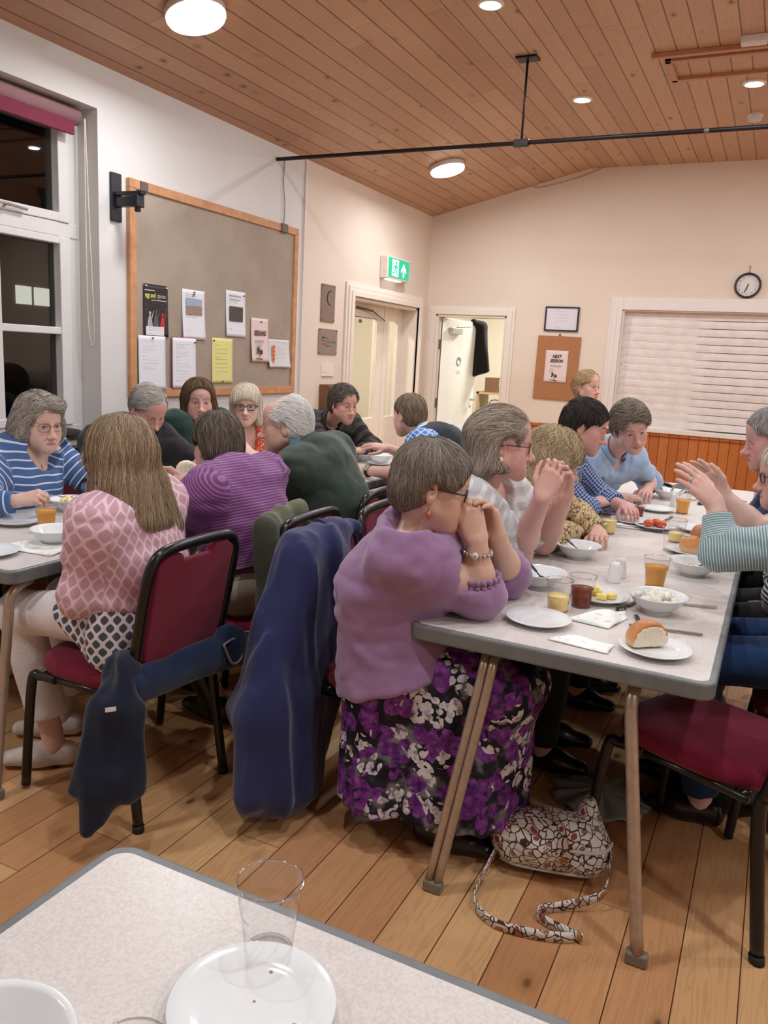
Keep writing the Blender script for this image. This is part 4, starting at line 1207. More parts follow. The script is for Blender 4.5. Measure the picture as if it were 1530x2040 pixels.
def head_solid(p):
    """adult head in its own frame: eyes at z=0, right +x, forward +y; p tweaks the features"""
    g = p.get
    S = Sculpt()
    w = g('wide', 1.0); jw = g('jaw', 1.0); ch = g('chin', 0.0); ck = g('cheek', 1.0); ns = g('nose', 1.0)
    S.ell((0, -0.010, 0.030), (0.0745 * w, 0.097, 0.084), k=0.01)
    S.ell((0, 0.026, -0.030), (0.060 * w, 0.060, 0.082), k=0.03)
    S.ell((0, 0.055, 0.050), (0.052 * w, 0.034, 0.040), k=0.03)                       # forehead
    for s in (-1, 1):
        S.cone((s * 0.054 * w, 0.0, -0.055), (s * 0.016 * jw, 0.066, -0.098 + ch), 0.020, 0.019 * jw, k=0.03)
        S.ell((s * 0.041 * w, 0.056, -0.028), A3(0.023, 0.020, 0.022) * ck, k=0.025)
        S.ell((s * 0.038 * w, 0.048, -0.062), A3(0.022, 0.024, 0.024) * g('jowl', 0.9), k=0.03)
    S.ell((0, 0.074, -0.100 + ch), (0.021 * jw, 0.018, 0.018), k=0.022)
    S.ell((0, 0.074, -0.070), (0.030, 0.018, 0.026), k=0.025)                          # muzzle
    if g('double'): S.ell((0, 0.035, -0.105), (0.042, 0.045, 0.026), k=0.03)
    for s in (-1, 1):                                                                  # sockets and brow
        S.ell((s * 0.031, 0.098, -0.002), (0.019, 0.020, 0.0135), k=0.012, sg=-1)
        S.cone((s * 0.013, 0.086, 0.018), (s * 0.044, 0.072, 0.017), 0.0075, 0.006, k=0.012)
    S.cone((0, 0.088, 0.006), (0, 0.1005, -0.034), 0.0085, 0.0115, k=0.010)            # nose
    S.ell((0, 0.099 + 0.010 * ns, -0.041 - 0.004 * (ns - 1)), A3(0.0125, 0.0135, 0.0115) * (0.85 + 0.15 * ns), k=0.009)
    for s in (-1, 1):
        S.ell((s * 0.0125, 0.096, -0.046), (0.0085, 0.012, 0.0085), k=0.006)
        S.ell((s * 0.0065, 0.103, -0.0555), (0.0036, 0.006, 0.004), k=0.002, sg=-1)
    sm = g('smile', 0.0)                                                               # lips
    mo = g('open', 0.0)
    for s in (-1, 1):
        S.cone((0, 0.0935, -0.0690), (s * (0.020 + 0.006 * sm), 0.083, -0.0725 + 0.006 * sm), 0.0050, 0.0028, k=0.004)
        S.cone((0, 0.0925, -0.0795 - 0.004 * mo), (s * (0.018 + 0.006 * sm), 0.083, -0.0755 + 0.006 * sm - 0.002 * mo), 0.0058, 0.0026, k=0.004)
        S.cone((0, 0.0985, -0.0742 - 0.002 * mo), (s * (0.021 + 0.006 * sm), 0.0875, -0.0742 + 0.006 * sm), 0.0012 + 0.0035 * mo, 0.0010, k=0.003, sg=-1)
        S.cone((s * 0.017, 0.094, -0.050), (s * (0.030 + 0.003 * sm), 0.082, -0.072), 0.0010, 0.0008, k=0.008, sg=-1)   # fold beside the mouth
    for s in (-1, 1):                                                                  # eyelids round the eyeballs
        S.ell((s * 0.031, 0.0725, -0.001), (0.0150, 0.0142, 0.0142), k=0.004)
        S.ell((s * 0.031, 0.0870, -0.0015), (0.0122, 0.0100, 0.0046 * g('eye', 1.0)), k=0.0015, sg=-1)
    for s in (-1, 1):                                                                  # ears
        a = math.radians(12); R = np.array([[1, 0, 0], [0, math.cos(a), -math.sin(a)], [0, math.sin(a), math.cos(a)]])
        b = s * math.radians(22); Rz = np.array([[math.cos(b), math.sin(b), 0], [-math.sin(b), math.cos(b), 0], [0, 0, 1]])
        R = Rz @ R
        S.ell((s * (0.073 * w + 0.004), -0.012, -0.008), (0.0075, 0.0195, 0.0320), R=R, k=0.004)
        S.ell((s * (0.073 * w + 0.0005), -0.006, -0.034), (0.0085, 0.010, 0.012), R=R, k=0.005)
        S.ell((s * (0.073 * w + 0.0105), -0.008, -0.004), (0.0055, 0.0115, 0.0200), R=R, k=0.004, sg=-1)
    return S

def head_colour(P, p):
    """natural colouring of lips, brows, cheeks and stubble (head frame)"""
    g = p.get
    sk = np.array(g('skin', (0.60, 0.34, 0.25)), float)
    C = np.tile(sk, (len(P), 1))
    x, y, z = np.abs(P[:, 0]), P[:, 1], P[:, 2]
    def blend(m, c): 
        C[:] = C * (1 - m[:, None]) + np.array(c) * m[:, None]
    G = lambda dx, dy, dz: np.exp(-(dx ** 2 + dy ** 2 + dz ** 2))
    red = g('red', 0.5)
    blend(red * 0.55 * G((x - 0.043) / 0.020, (y - 0.06) / 0.05, (z + 0.032) / 0.020), sk * A3(1.12, 0.66, 0.62))
    blend(red * 0.6 * G(x / 0.014, (y - 0.112) / 0.02, (z + 0.042) / 0.016), sk * A3(1.10, 0.66, 0.62))
    blend(red * 0.5 * G((x - 0.083) / 0.012, (y + 0.012) / 0.03, (z + 0.005) / 0.03), sk * A3(1.1, 0.66, 0.6))
    sm = g('smile', 0.0)
    lz = -0.0742 + 0.006 * sm * np.clip(x / 0.022, 0, 1)
    lip = np.clip(1.3 - ((x / (0.0225 + 0.006 * sm)) ** 2 + ((z - lz) / 0.0085) ** 2), 0, 1) * (y > 0.075)
    blend(np.clip(lip * 2, 0, 1) * 0.75, g('lip', tuple(sk * A3(0.92, 0.52, 0.50))))
    blend(np.clip(1.5 - np.abs(z - lz) / 0.0016, 0, 1) * (x < 0.021) * (y > 0.078), sk * 0.28)
    br = np.clip(1.6 - np.abs(z - (0.0205 + 0.004 * np.sin(np.clip((x - 0.012) / 0.036, 0, 1) * 2.6))) / 0.0036, 0, 1) * (x > 0.011) * (x < 0.049) * (y > 0.045)
    blend(br * g('browk', 0.7), g('brow', (0.10, 0.07, 0.05)))
    ee = np.clip(1.2 - (((x - 0.031) / 0.0140) ** 2 + ((z + 0.001) / 0.0062) ** 2), 0, 1) * (y > 0.062)
    blend(np.clip(ee * 2, 0, 1) * 0.55, sk * A3(0.62, 0.46, 0.44))
    if g('beard'):
        m = np.clip((-0.048 - z) / 0.02, 0, 1) * (y > -0.02) * np.clip((z + 0.135) / 0.02, 0, 1) * (1 - np.clip(lip * 2, 0, 1)) * g('beardk', 0.55)
        n = 0.75 + 0.25 * np.sin(P[:, 0] * 900) * np.sin(P[:, 2] * 800)
        blend(m * n, g('beard'))
    return C

def hand_solid(S, W, f, n, side, curl=(25, 35, 20), thumb=0.3, spread=3.0, sc=1.0, curls=None):
    """wrist W, direction of the knuckles f, back-of-hand normal n; side +1 right hand, -1 left"""
    f = unit(f); n = unit(np.asarray(n, float) - f * (np.asarray(n, float) @ f)); t = np.cross(n, f) * side
    W = np.asarray(W, float)
    off = (0.029, 0.0095, -0.0100, -0.0280); kd = (0.086, 0.090, 0.085, 0.076); rd = (0.0088, 0.0090, 0.0085, 0.0075); ln = (0.072, 0.080, 0.074, 0.058)
    for i in range(4):
        K = W + (f * kd[i] + t * off[i] + n * (0.004 if i in (1, 2) else 0.0)) * sc
        S.cone(W + (t * off[i] * 0.55 + f * 0.012) * sc, K - n * 0.003 * sc, 0.0175 * sc, 0.0118 * sc, k=0.012)
        c = curls[i] if curls else curl
        a = 0.0; p = K
        sp = math.radians((1.5 - i) * spread)
        fs = f * math.cos(sp) + t * math.sin(sp)
        for j, fr in enumerate((0.46, 0.30, 0.24)):
            a += math.radians(c[j])
            d = fs * math.cos(a) - n * math.sin(a)
            q = p + d * ln[i] * fr * sc
            S.cone(p, q, rd[i] * (1.0 - 0.07 * j) * sc, rd[i] * (0.93 - 0.09 * j) * sc, k=0.0035)
            p = q
    B = W + (f * 0.022 + t * 0.020 - n * 0.006) * sc
    d1 = unit(f * (0.62 + 0.1 * thumb) + t * (0.72 - 0.55 * thumb) - n * (0.20 + 0.55 * thumb)); d2 = unit(f * 0.85 + t * (0.35 - 0.6 * thumb) - n * (0.20 + 0.45 * thumb)); d3 = unit(f * 0.92 + t * (0.15 - 0.6 * thumb) - n * (0.2 + 0.4 * thumb))
    p1 = B + d1 * 0.044 * sc; p2 = p1 + d2 * 0.034 * sc; p3 = p2 + d3 * 0.026 * sc
    S.cone(B, p1, 0.0160 * sc, 0.0118 * sc, k=0.012); S.cone(p1, p2, 0.0112 * sc, 0.0100 * sc, k=0.004); S.cone(p2, p3, 0.0100 * sc, 0.0080 * sc, k=0.004)

def skin_mat(name='skin', rough=0.48):
    if name in MATS: return MATS[name]
    t = NT(name)
    a = t.attr('Col')
    n = t.noise(t.coord(), 90, 3)
    c = t.mix(t.math('MULTIPLY', n, 0.22), a.outputs['Color'], rgb(150, 80, 66))
    t.bump(t.noise(t.coord(), 420, 2), 0.10, 0.001)
    t.base(c, rough, 0, 0.35)
    t.b.inputs['Subsurface Weight'].default_value = 0.10
    t.b.inputs['Subsurface Radius'].default_value = (0.010, 0.004, 0.002)
    MATS[name] = t.m
    return t.m

def hair_mat(name='hair'):
    if name in MATS: return MATS[name]
    t = NT(name)
    t.base(t.attr('Col').outputs['Color'], 0.58, 0, 0.22)
    MATS[name] = t.m
    return t.m

def eye_mat():
    if 'eyeball' in MATS: return MATS['eyeball']
    t = NT('eyeball'); t.base(t.attr('Col').outputs['Color'], 0.12, 0, 0.5); MATS['eyeball'] = t.m
    return t.m

def make_eyes(parent, F, H, look, iris, sc):
    for s in (-1, 1):
        c = H + F @ (A3(s * 0.031, 0.0715, -0.001) * sc)
        r = 0.0128 * sc
        V, Fq = [], []
        nu, nv = 20, 14
        d = unit(F @ unit(look)); u = unit(np.cross(d, F[:, 2])); v = np.cross(u, d)
        for j in range(nv + 1):
            th = math.pi * j / nv
            for i in range(nu):
                a = 2 * math.pi * i / nu
                V.append(c + r * (d * math.cos(th) + (u * math.cos(a) + v * math.sin(a)) * math.sin(th)))
        for j in range(nv):
            for i in range(nu):
                Fq.append((j * nu + i, (j + 1) * nu + i, (j + 1) * nu + (i + 1) % nu, j * nu + (i + 1) % nu))
        V = np.array(V)
        th = np.arccos(np.clip((V - c) @ d / r, -1, 1))
        C = np.tile(A3(0.62, 0.58, 0.55), (len(V), 1))
        C[th < 0.55] = iris; C[th < 0.26] = (0.01, 0.01, 0.01)
        link('eye', np_mesh('eye', V, Fq, attrs={'Col': C}), parent, eye_mat())

# ---- clothes: coordinates for stripes and checks follow the limb they lie on
def cloth_coords(V, segs):
    """segs: list of (a, b, r, offset, u-vector); returns (length along limb, distance round it, limb number)"""
    best = np.full(len(V), 1e9); out = np.zeros((len(V), 3))
    for i, (a, b, r, off, u) in enumerate(segs):
        a = np.asarray(a, float); b = np.asarray(b, float); d = b - a; L = np.linalg.norm(d); w = d / L
        q = V - a; t = q @ w
        rad = q - np.clip(t, 0, L)[:, None] * w
        dist = np.linalg.norm(rad, axis=1) - r
        m = dist < best
        u1 = unit(np.asarray(u, float) - w * (np.asarray(u, float) @ w)); v1 = np.cross(w, u1)
        rr = q - t[:, None] * w
        ang = np.arctan2(rr @ v1, rr @ u1)
        o = np.stack([t + off, ang * r, np.full(len(V), float(i))], 1)
        out[m] = o[m]; best[m] = dist[m]
    return out

def grow_hair(parent, F, H, sc, solid, flow, cols, n, length, thick=0.0011, seed=1, free=False, lift=(-0.006, 0.003), keep=None, cap_in=0.004, steps=9, wave=0.0, h=0.004, flat=0.0, name='hair'):
    """hair volume (head frame) covered with combed locks; cap and locks are one mesh"""
    r = np.random.default_rng(seed)
    n = int(n * 2.6); thick = thick * 0.62; gl = F.T @ A3(0, 0, -1)
    lo, hi = solid.ext(); lo = lo - 0.03; hi = hi + 0.03
    D, lo, h = solid.field(lo, hi, h)
    V, Q = nets(D + cap_in, lo, h, 2)
    n_ = np.array(D.shape)
    def samp(P):
        g = np.clip((P - lo) / h, 0, n_ - 1.001); i = g.astype(int); f = g - i
        out = 0
        for a in (0, 1):
            for b in (0, 1):
                for c in (0, 1):
                    w = (f[:, 0] if a else 1 - f[:, 0]) * (f[:, 1] if b else 1 - f[:, 1]) * (f[:, 2] if c else 1 - f[:, 2])
                    out = out + w * D[i[:, 0] + a, i[:, 1] + b, i[:, 2] + c]
        return out
    def grad(P):
        e = h
        g = np.stack([samp(P + A3(e, 0, 0)) - samp(P - A3(e, 0, 0)), samp(P + A3(0, e, 0)) - samp(P - A3(0, e, 0)), samp(P + A3(0, 0, e)) - samp(P - A3(0, 0, e))], 1)
        return g / (np.linalg.norm(g, axis=1)[:, None] + 1e-9)
    Vs, Qs = nets(D, lo, h, 1)
    a = np.linalg.norm(np.cross(Vs[Qs[:, 1]] - Vs[Qs[:, 0]], Vs[Qs[:, 3]] - Vs[Qs[:, 0]]), axis=1)
    cen = Vs[Qs].mean(1)
    if keep is not None: a = a * keep(cen)
    ix = r.choice(len(Qs), n, p=a / a.sum())
    P = cen[ix] + r.uniform(-h, h, (n, 3)) * 0.6
    lift0 = r.uniform(lift[0], lift[1], n)
    L = length * r.uniform(0.7, 1.15, n)
    ph = r.uniform(0, 6.28, n)
    jit = r.normal(0, 0.22, (n, 3))
    pts = []; nrm = []
    st = L / steps
    for j in range(steps + 1):
        g = grad(P)
        dd = samp(P) - lift0
        out = dd > 0.009
        if free: dd = np.where((dd > 0.009) | (P[:, 2] < free), 0, dd)
        P = P - g * np.clip(dd, -0.012, 0.012)[:, None]
        pts.append(P.copy()); nrm.append(g)
        d = flow(P) + jit
        if free: d = np.where(out[:, None], d * 0.15 + gl, d)
        if wave: 
            sw = np.cross(g, d); d = d + sw * (wave * np.sin(ph + j * 1.25))[:, None]
        d = d - g * (np.sum(d * g, 1) * (1 - flat))[:, None]
        d = d / (np.linalg.norm(d, axis=1)[:, None] + 1e-9)
        P = P + d * st[:, None]
    pts = np.stack(pts, 1); nrm = np.stack(nrm, 1)                 # n, steps+1, 3
    tan = np.gradient(pts, axis=1); tan /= np.linalg.norm(tan, axis=2)[..., None] + 1e-9
    bi = np.cross(tan, nrm); bi /= np.linalg.norm(bi, axis=2)[..., None] + 1e-9
    prof = np.sin(np.linspace(0.35, math.pi - 0.12, steps + 1)) ** 0.6
    w = thick * r.uniform(0.6, 1.5, n)[:, None] * prof[None]
    tw = r.normal(0, 0.5, (n, 1, 1))                               # each lock is a narrow ribbon with its own twist
    R3 = np.stack([pts + (bi + nrm * tw) * w[..., None], pts - (bi + nrm * tw) * w[..., None]], 2).reshape(-1, 3)
    base = (np.arange(n)[:, None] * (steps + 1) + np.arange(steps)[None]) * 2
    q = np.stack([base, base + 1, base + 3, base + 2], -1).reshape(-1, 4)
    cols = np.asarray(cols, float)
    def pick(m, P):
        k = r.integers(0, len(cols), m); c = cols[k] * r.uniform(0.85, 1.12, m)[:, None]
        return c
    Cs = np.repeat(pick(n, None), (steps + 1) * 2, axis=0)
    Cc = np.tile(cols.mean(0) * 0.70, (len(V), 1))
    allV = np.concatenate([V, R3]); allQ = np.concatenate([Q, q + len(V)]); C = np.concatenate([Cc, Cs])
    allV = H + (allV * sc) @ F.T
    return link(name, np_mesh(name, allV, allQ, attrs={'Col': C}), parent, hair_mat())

def glasses(parent, F, H, sc, mat, style='oval', y=0.098, z=-0.004, rim=0.0014, wide=1.0):
    g = bpy.data.objects.new('glasses', None); COL.objects.link(g); g.parent = parent
    T = lambda p: H + F @ (A3(*p) * sc)
    b = MB()
    lens = []
    for s in (-1, 1):
        cx = s * 0.0325 * wide
        pts = []
        for k in range(28):
            a = 2 * math.pi * k / 28
            e = 0.62 if style == 'rect' else 0.95
            ca, sa = math.cos(a), math.sin(a)
            px = cx + 0.0245 * wide * math.copysign(abs(ca) ** e, ca); pz = z + (0.0165 if style == 'rect' else 0.0185) * math.copysign(abs(sa) ** e, sa)
            pts.append((px, y - 0.18 * abs(px) - (abs(px) > 0.045) * 0.001, pz))
        b.tube([T(p) for p in pts], rim * sc, 6, closed=True)
        lens.append(pts)
        b.tube([T((s * 0.057 * wide, y - 0.0105, z + 0.006)), T((s * 0.071 * wide, y - 0.035, z + 0.006)), T((s * 0.0775, 0.005, z + 0.006)), T((s * 0.079, -0.012, z + 0.001))], rim * 1.1 * sc, 6)
    b.tube([T((-0.0085, y - 0.002, z + 0.003)), T((0, y + 0.001, z + 0.006)), T((0.0085, y - 0.002, z + 0.003))], rim * sc, 6)
    b.build('frame', mat, g)
    for pts in lens:
        b = MB(); c = np.mean(pts, 0)
        V = [T(p) for p in pts]
        n = len(V); b.add(V, [list(range(n))], True); b.build('lens', clear('spectacle_lens', (0.96, 0.97, 0.97, 1), 0.02, 1.0), g)
    return g
UP = A3(0, 0, 1)
def arm_end_cut(S, E, w, rad=0.085):
    E = np.asarray(E, float); w = unit(w)
    def fn(P):
        q = P - E
        return np.maximum(-(q @ w), np.linalg.norm(q, axis=-1) - rad)
    S.func(fn, E - rad, E + rad, 0.004, -1)

def person(label, pel, chest, head, face, bf, R=None, L=None, roll=0.0, sc=1.01, hp=None, sw=0.170, cw=(0.150, 0.105), ww=(0.150, 0.115), hw=(0.172, 0.125),
           bust=0.0, belly=0.0, res=0.0075, hres=0.0030, ares=0.0036, top=None, legs=None, hair=None, eyes=(0.10, 0.16, 0.25), look=None, arm_k=1.0, hand_sc=1.0, neck=0.052, hump=0.0, extra=None):
    hp = dict(hp or {})
    skin = np.array(hp.get('skin', (0.60, 0.34, 0.25)))
    pel, chest, head = A3(*pel), A3(*chest), A3(*head)
    fw = unit(A3(math.cos(math.radians(bf)), math.sin(math.radians(bf)), 0)); br = np.cross(fw, UP)
    root = thing('person', label, 'person', (pel[0], pel[1], 0))
    F = frame_of(face, roll)
    sp = unit(chest - pel)
    bk = unit(np.cross(br, sp)); bk = bk if bk @ fw < 0 else -bk       # towards the back
    mid = pel + (chest - pel) * 0.45 + bk * (0.02 + hump)
    shR, shL = chest + br * sw, chest - br * sw
    shR = shR - sp * 0.0; shL = shL - sp * 0.0
    if R and 'sh' in R: shR = A3(*R['sh'])
    if L and 'sh' in L: shL = A3(*L['sh'])
    def rest(sh, s):
        el = sh + br * s * 0.05 - UP * 0.25 + fw * 0.05
        wr = A3(*(pel + fw * 0.27 + br * s * 0.08)); wr[2] = pel[2] + 0.10
        return dict(el=el, wr=wr, f=unit(fw - br * s * 0.5), n=UP, curl=(25, 30, 20))
    arms = {1: dict(R or rest(shR, 1)), -1: dict(L or rest(shL, -1))}
    T_l = ((chest - head) @ F) / sc                                    # chest in head frame
    # ---- skin: head with neck, both arms with hands, trunk
    parts = []
    S = head_solid(hp)
    nb = T_l + ((UP * 0.015) @ F) / sc
    S.cone((0, -0.022, -0.055), nb + ((-bk * 0.01) @ F) / sc, neck * 1.0, neck * 1.12, k=0.02)
    for s, sh in ((1, shR), (-1, shL)):
        S.cone(nb, (((chest + (sh - chest) * 0.55) - head) @ F) / sc, neck * 0.9, 0.045, k=0.03)
    V, Q = S.mesh(hres, relax=1)
    Ch = head_colour(V, hp)
    parts.append((head + (V * sc) @ F.T, Q)); cols = [Ch]
    for s, sh in ((1, shR), (-1, shL)):
        a = arms[s]
        el, wr = A3(*a['el']), A3(*a['wr'])
        S = Sculpt()
        S.cone(sh, el, 0.050 * arm_k, 0.043 * arm_k, k=0.02); S.cone(el, el + (wr - el) * 0.35, 0.042 * arm_k, 0.041 * arm_k, k=0.02); S.cone(el + (wr - el) * 0.3, wr, 0.040 * arm_k, 0.0265 * (0.5 + 0.5 * arm_k), k=0.02)
        if not a.get('nohand'):
            hand_solid(S, wr, A3(*a['f']), A3(*a['n']), s, a.get('curl', (25, 35, 20)), a.get('thumb', 0.3), a.get('spread', 2.0), hand_sc, a.get('curls'))
        V, Q = S.mesh(ares)
        parts.append((V, Q))
        fr = unit(A3(*a['f']))
        tt = (V - wr) @ fr
        C = np.tile(skin, (len(V), 1))
        kr = np.exp(-((tt - 0.088) / 0.012) ** 2) * 0.35 + np.clip((tt - 0.12) / 0.05, 0, 1) * 0.35
        C = C * (1 - kr[:, None]) + kr[:, None] * skin * A3(1.06, 0.74, 0.70)
        cols.append(C)
    S = Sculpt()
    o_ = -0.004
    S.limb(pel, mid, (hw[0] + o_, hw[1] + o_), (ww[0] + o_, ww[1] + o_), br, k=0.05); S.limb(mid, chest - sp * 0.06, (ww[0] + o_, ww[1] + o_), (cw[0] + o_, cw[1] + o_), br, k=0.05)
    S.cone(chest, shR, 0.055, 0.050, k=0.05); S.cone(chest, shL, 0.055, 0.050, k=0.05)
    if bust:
        for s in (-1, 1): S.ell(chest - sp * 0.13 - bk * 0.085 + br * s * 0.075, (bust * 0.95,) * 3, k=0.05)
    lg = dict(legs or {})
    hipR, hipL = pel + br * 0.085, pel - br * 0.085
    kn, an = {}, {}
    for s in (1, -1):
        kk = lg.get('kneeR' if s > 0 else 'kneeL'); aa = lg.get('ankR' if s > 0 else 'ankL')
        kn[s] = A3(*kk) if kk is not None else pel + fw * 0.42 + br * s * 0.11 - UP * 0.05
        an[s] = A3(*aa) if aa is not None else A3(*(kn[s] - fw * 0.02)[:2], 0.09)
        S.cone((hipR if s > 0 else hipL), kn[s], 0.078, 0.055, k=0.04); S.cone(kn[s], an[s], 0.052, 0.036, k=0.03)
        tdir = unit(A3(*(lg.get('toe') or fw)))
        S.cone(an[s] - UP * 0.03, an[s] + tdir * 0.10 - UP * 0.055, 0.034, 0.028, k=0.02)
    V, Q = S.mesh(0.013); parts.append((V, Q)); cols.append(np.tile(skin, (len(V), 1)))
    V, Q = joined(parts)
    link('body', np_mesh('body', V, Q, attrs={'Col': np.concatenate(cols)}), root, skin_mat())
    make_eyes(root, F, head, (0, 1, 0) if look is None else look, eyes, sc)
    # ---- trousers or skirt, shoes
    if lg.get('mat') is not None:
        S = Sculpt()
        if lg.get('skirt'):
            lg['skirt'](S, pel, fw, br, kn, an)
        else:
            S.limb(pel - sp * 0.02, mid * 0.5 + pel * 0.5, (hw[0] + 0.008, hw[1] + 0.008), (ww[0] + 0.004, ww[1] + 0.004), br, k=0.05)
            for s in (1, -1):
                end = kn[s] + (an[s] - kn[s]) * lg.get('len', 0.97)
                S.cone((hipR if s > 0 else hipL), kn[s], 0.094, 0.070, k=0.04); S.cone(kn[s], end, 0.068, lg.get('cuff', 0.056), k=0.03)
                arm_end_cut(S, end, end - kn[s], 0.09)
        nz = lg.get('noise', 0.004)
        V, Q = S.mesh(lg.get('res', 0.010), noise=lambda l, h, s_: vnoise(l, h, s_, lg.get('cell', (0.06, 0.06, 0.10)), 5, nz))
        uv = cloth_coords(V, [(pel, pel + fw * 0.45, 0.12, 0, br)])
        link('skirt' if lg.get('skirt') else 'trousers', np_mesh('trousers', V, Q, attrs={'uvp': uv}), root, lg['mat'])
        sm = lg.get('shoe')
        if sm is not None:
            for s in (1, -1):
                S = Sculpt(); a = an[s]; td = unit(A3(*(lg.get('toe') or fw)))
                z0 = 0.0
                hl = A3(a[0], a[1], 0.045) - td * 0.045; toe = A3(a[0], a[1], 0.032) + td * 0.15
                sd = np.cross(td, UP)
                S.limb(hl, A3(a[0], a[1], 0.042) + td * 0.06, (0.034, 0.044), (0.040, 0.040), sd, k=0.03); S.limb(A3(a[0], a[1], 0.040) + td * 0.05, toe, (0.041, 0.038), (0.034, 0.024), sd, k=0.03)
                if lg.get('boot'): S.cone(hl + td * 0.04, kn[s] * 0.55 + a * 0.45, 0.047, 0.060, k=0.03)
                S.plane((0, 0, 0.003), (0, 0, -1), k=0.003)
                V, Q = S.mesh(0.0065)
                link('shoe', np_mesh('shoe', V, Q), root, sm)
    # ---- top
    tp = dict(top or {})
    off = tp.get('off', 0.012); S = Sculpt()
    lo_ = tp.get('loose', 0.0)
    S.limb(pel + sp * tp.get('hem', -0.02), mid, (hw[0] + off + lo_, hw[1] + off + lo_), (ww[0] + off + lo_, ww[1] + off + lo_), br, k=0.06)
    S.limb(mid, chest - sp * 0.06, (ww[0] + off + lo_, ww[1] + off + lo_), (cw[0] + off, cw[1] + off), br, k=0.06)
    S.ell(chest - sp * 0.04 + bk * 0.028, (cw[0] * 0.80 + off, 0.066 + off, 0.06 + off), R=np.stack([br, bk, sp], 1), k=0.06)   # upper back
    for s_ in (shR, shL):
        S.cone(chest - UP * 0.004, s_ - UP * 0.008, 0.056 + off, 0.056 + off, k=0.07); S.cone(mid + (chest - mid) * 0.6 + (s_ - chest) * 0.5, s_ - UP * 0.012, 0.070 + off, 0.054 + off, k=0.07)
    nl = unit(head + F @ A3(0, -0.03, -0.10) - chest)
    S.cone(chest - nl * 0.01, chest + nl * 0.03, neck + 0.034, neck + 0.020 + tp.get('neckr', 0.0), k=0.04); arm_end_cut(S, chest + nl * (0.055 if tp.get('collar') is not None else 0.070) - bk * 0.02, nl + bk * (-0.25), 0.11)
    if bust:
        for s in (-1, 1): S.ell(chest - sp * 0.13 - bk * 0.085 + br * s * 0.072, (bust + off,) * 3, k=0.07)
    if tp.get('long'): S.limb(mid, pel - UP * tp['long'] - bk * 0.01, (ww[0] + off + lo_, ww[1] + off + lo_), (hw[0] + off + tp.get('longr', 0.02), hw[1] + off + tp.get('longr', 0.02)), br, k=0.06); S.plane(pel - UP * tp['long'], A3(*(-UP)) + fw * 0.35, k=0.012)
    if belly: S.ell(mid - bk * 0.07 - sp * 0.06, (ww[0] * 0.9 + off, belly + off, belly + 0.02 + off), R=np.stack([br, bk, sp], 1), k=0.08)
    segs = [(pel, chest + sp * 0.1, 0.15, 0, br)]
    slv = tp.get('sleeve', 1.0)
    ends = []
    for s, sh in ((1, shR), (-1, shL)):
        a = arms[s]; el, wr = A3(*a['el']), A3(*a['wr'])
        lu, lf = np.linalg.norm(el - sh), np.linalg.norm(wr - el)
        k_ = arm_k
        sf = tp.get('slim', 0.0)
        v_ = slv if not isinstance(slv, dict) else slv[s]
        if v_ > 0:
            if v_ <= 0.5:
                e = sh + (el - sh) * (v_ / 0.5); m_ = sh + (e - sh) * 0.5; S.cone(sh, m_, 0.057 * k_ + off - sf, 0.054 * k_ + off - sf, k=0.06); S.cone(m_, e, 0.055 * k_ + off - sf, 0.051 * k_ + off + 0.004 - sf, k=0.018); w = el - sh
            else:
                e = el + (wr - el) * ((v_ - 0.5) / 0.5)
                m_ = sh + (el - sh) * 0.4; S.cone(sh, m_, 0.058 * k_ + off - sf, 0.054 * k_ + off - sf, k=0.06); S.cone(m_, el, 0.055 * k_ + off - sf, 0.048 * k_ + off - sf, k=0.018); S.cone(el, e, 0.048 * k_ + off - sf, (0.044 - 0.014 * ((v_ - 0.5) / 0.5)) * k_ + off * 0.8 - sf, k=0.03); w = wr - el
            arm_end_cut(S, e, w, 0.052 * k_ + off + 0.032)
            ends.append((e, unit(w), (0.046 - 0.014 * max(0, (v_ - 0.5) / 0.5)) * k_ + off * 0.8 - sf))
        segs += [(sh, el, 0.05 * k_, 0.2, UP), (el, wr, 0.042 * k_, 0.2 + lu, UP)]
    S.cone(chest + nl * 0.050 - bk * 0.022, chest + nl * 0.16 - bk * 0.012, neck + 0.000 + tp.get('neckr', 0.0), neck + 0.04 + tp.get('neckr', 0.0), k=0.006, sg=-1)
    if tp.get('vneck'):
        c0 = chest + nl * 0.06 - bk * 0.06
        S.cone(c0, chest - bk * (cw[1] + 0.045) - sp * tp['vneck'], 0.055, 0.012, k=0.01, sg=-1)
    if tp.get('scoop'):
        S.ell(chest + nl * 0.05 - bk * 0.075, (tp['scoop'],) * 3, k=0.008, sg=-1)
    if tp.get('more'): tp['more'](S, locals())
    nz = tp.get('noise', 0.0045)
    sd = int(abs(pel[0] * 1000) + abs(pel[1] * 777)) % 9999
    def nf(l, h, s_):
        return vnoise(l, h, s_, tp.get('cell', (0.055, 0.055, 0.085)), sd, nz) + vnoise(l, h, s_, 0.028, sd + 1, nz * 0.35) + nz * 0.5 - np.abs(vnoise(l, h, s_, (0.11, 0.11, 0.050), sd + 2, nz * 1.5))
    V, Q = S.mesh(res, noise=nf)
    uv = cloth_coords(V, segs)
    cl = link(tp.get('name', 'jumper'), np_mesh('top', V, Q, attrs={'uvp': uv}), root, tp['mat'])
    if tp.get('cuff') is not None:
        for e, w, r_ in ends:
            b = MB(); b.tube([e - w * 0.022, e - w * 0.016, e + w * 0.004, e + w * 0.006], [r_ * 0.98, r_ + 0.004, r_ + 0.003, r_ * 0.94], 18); b.build('cuff', tp['cuff'], root)
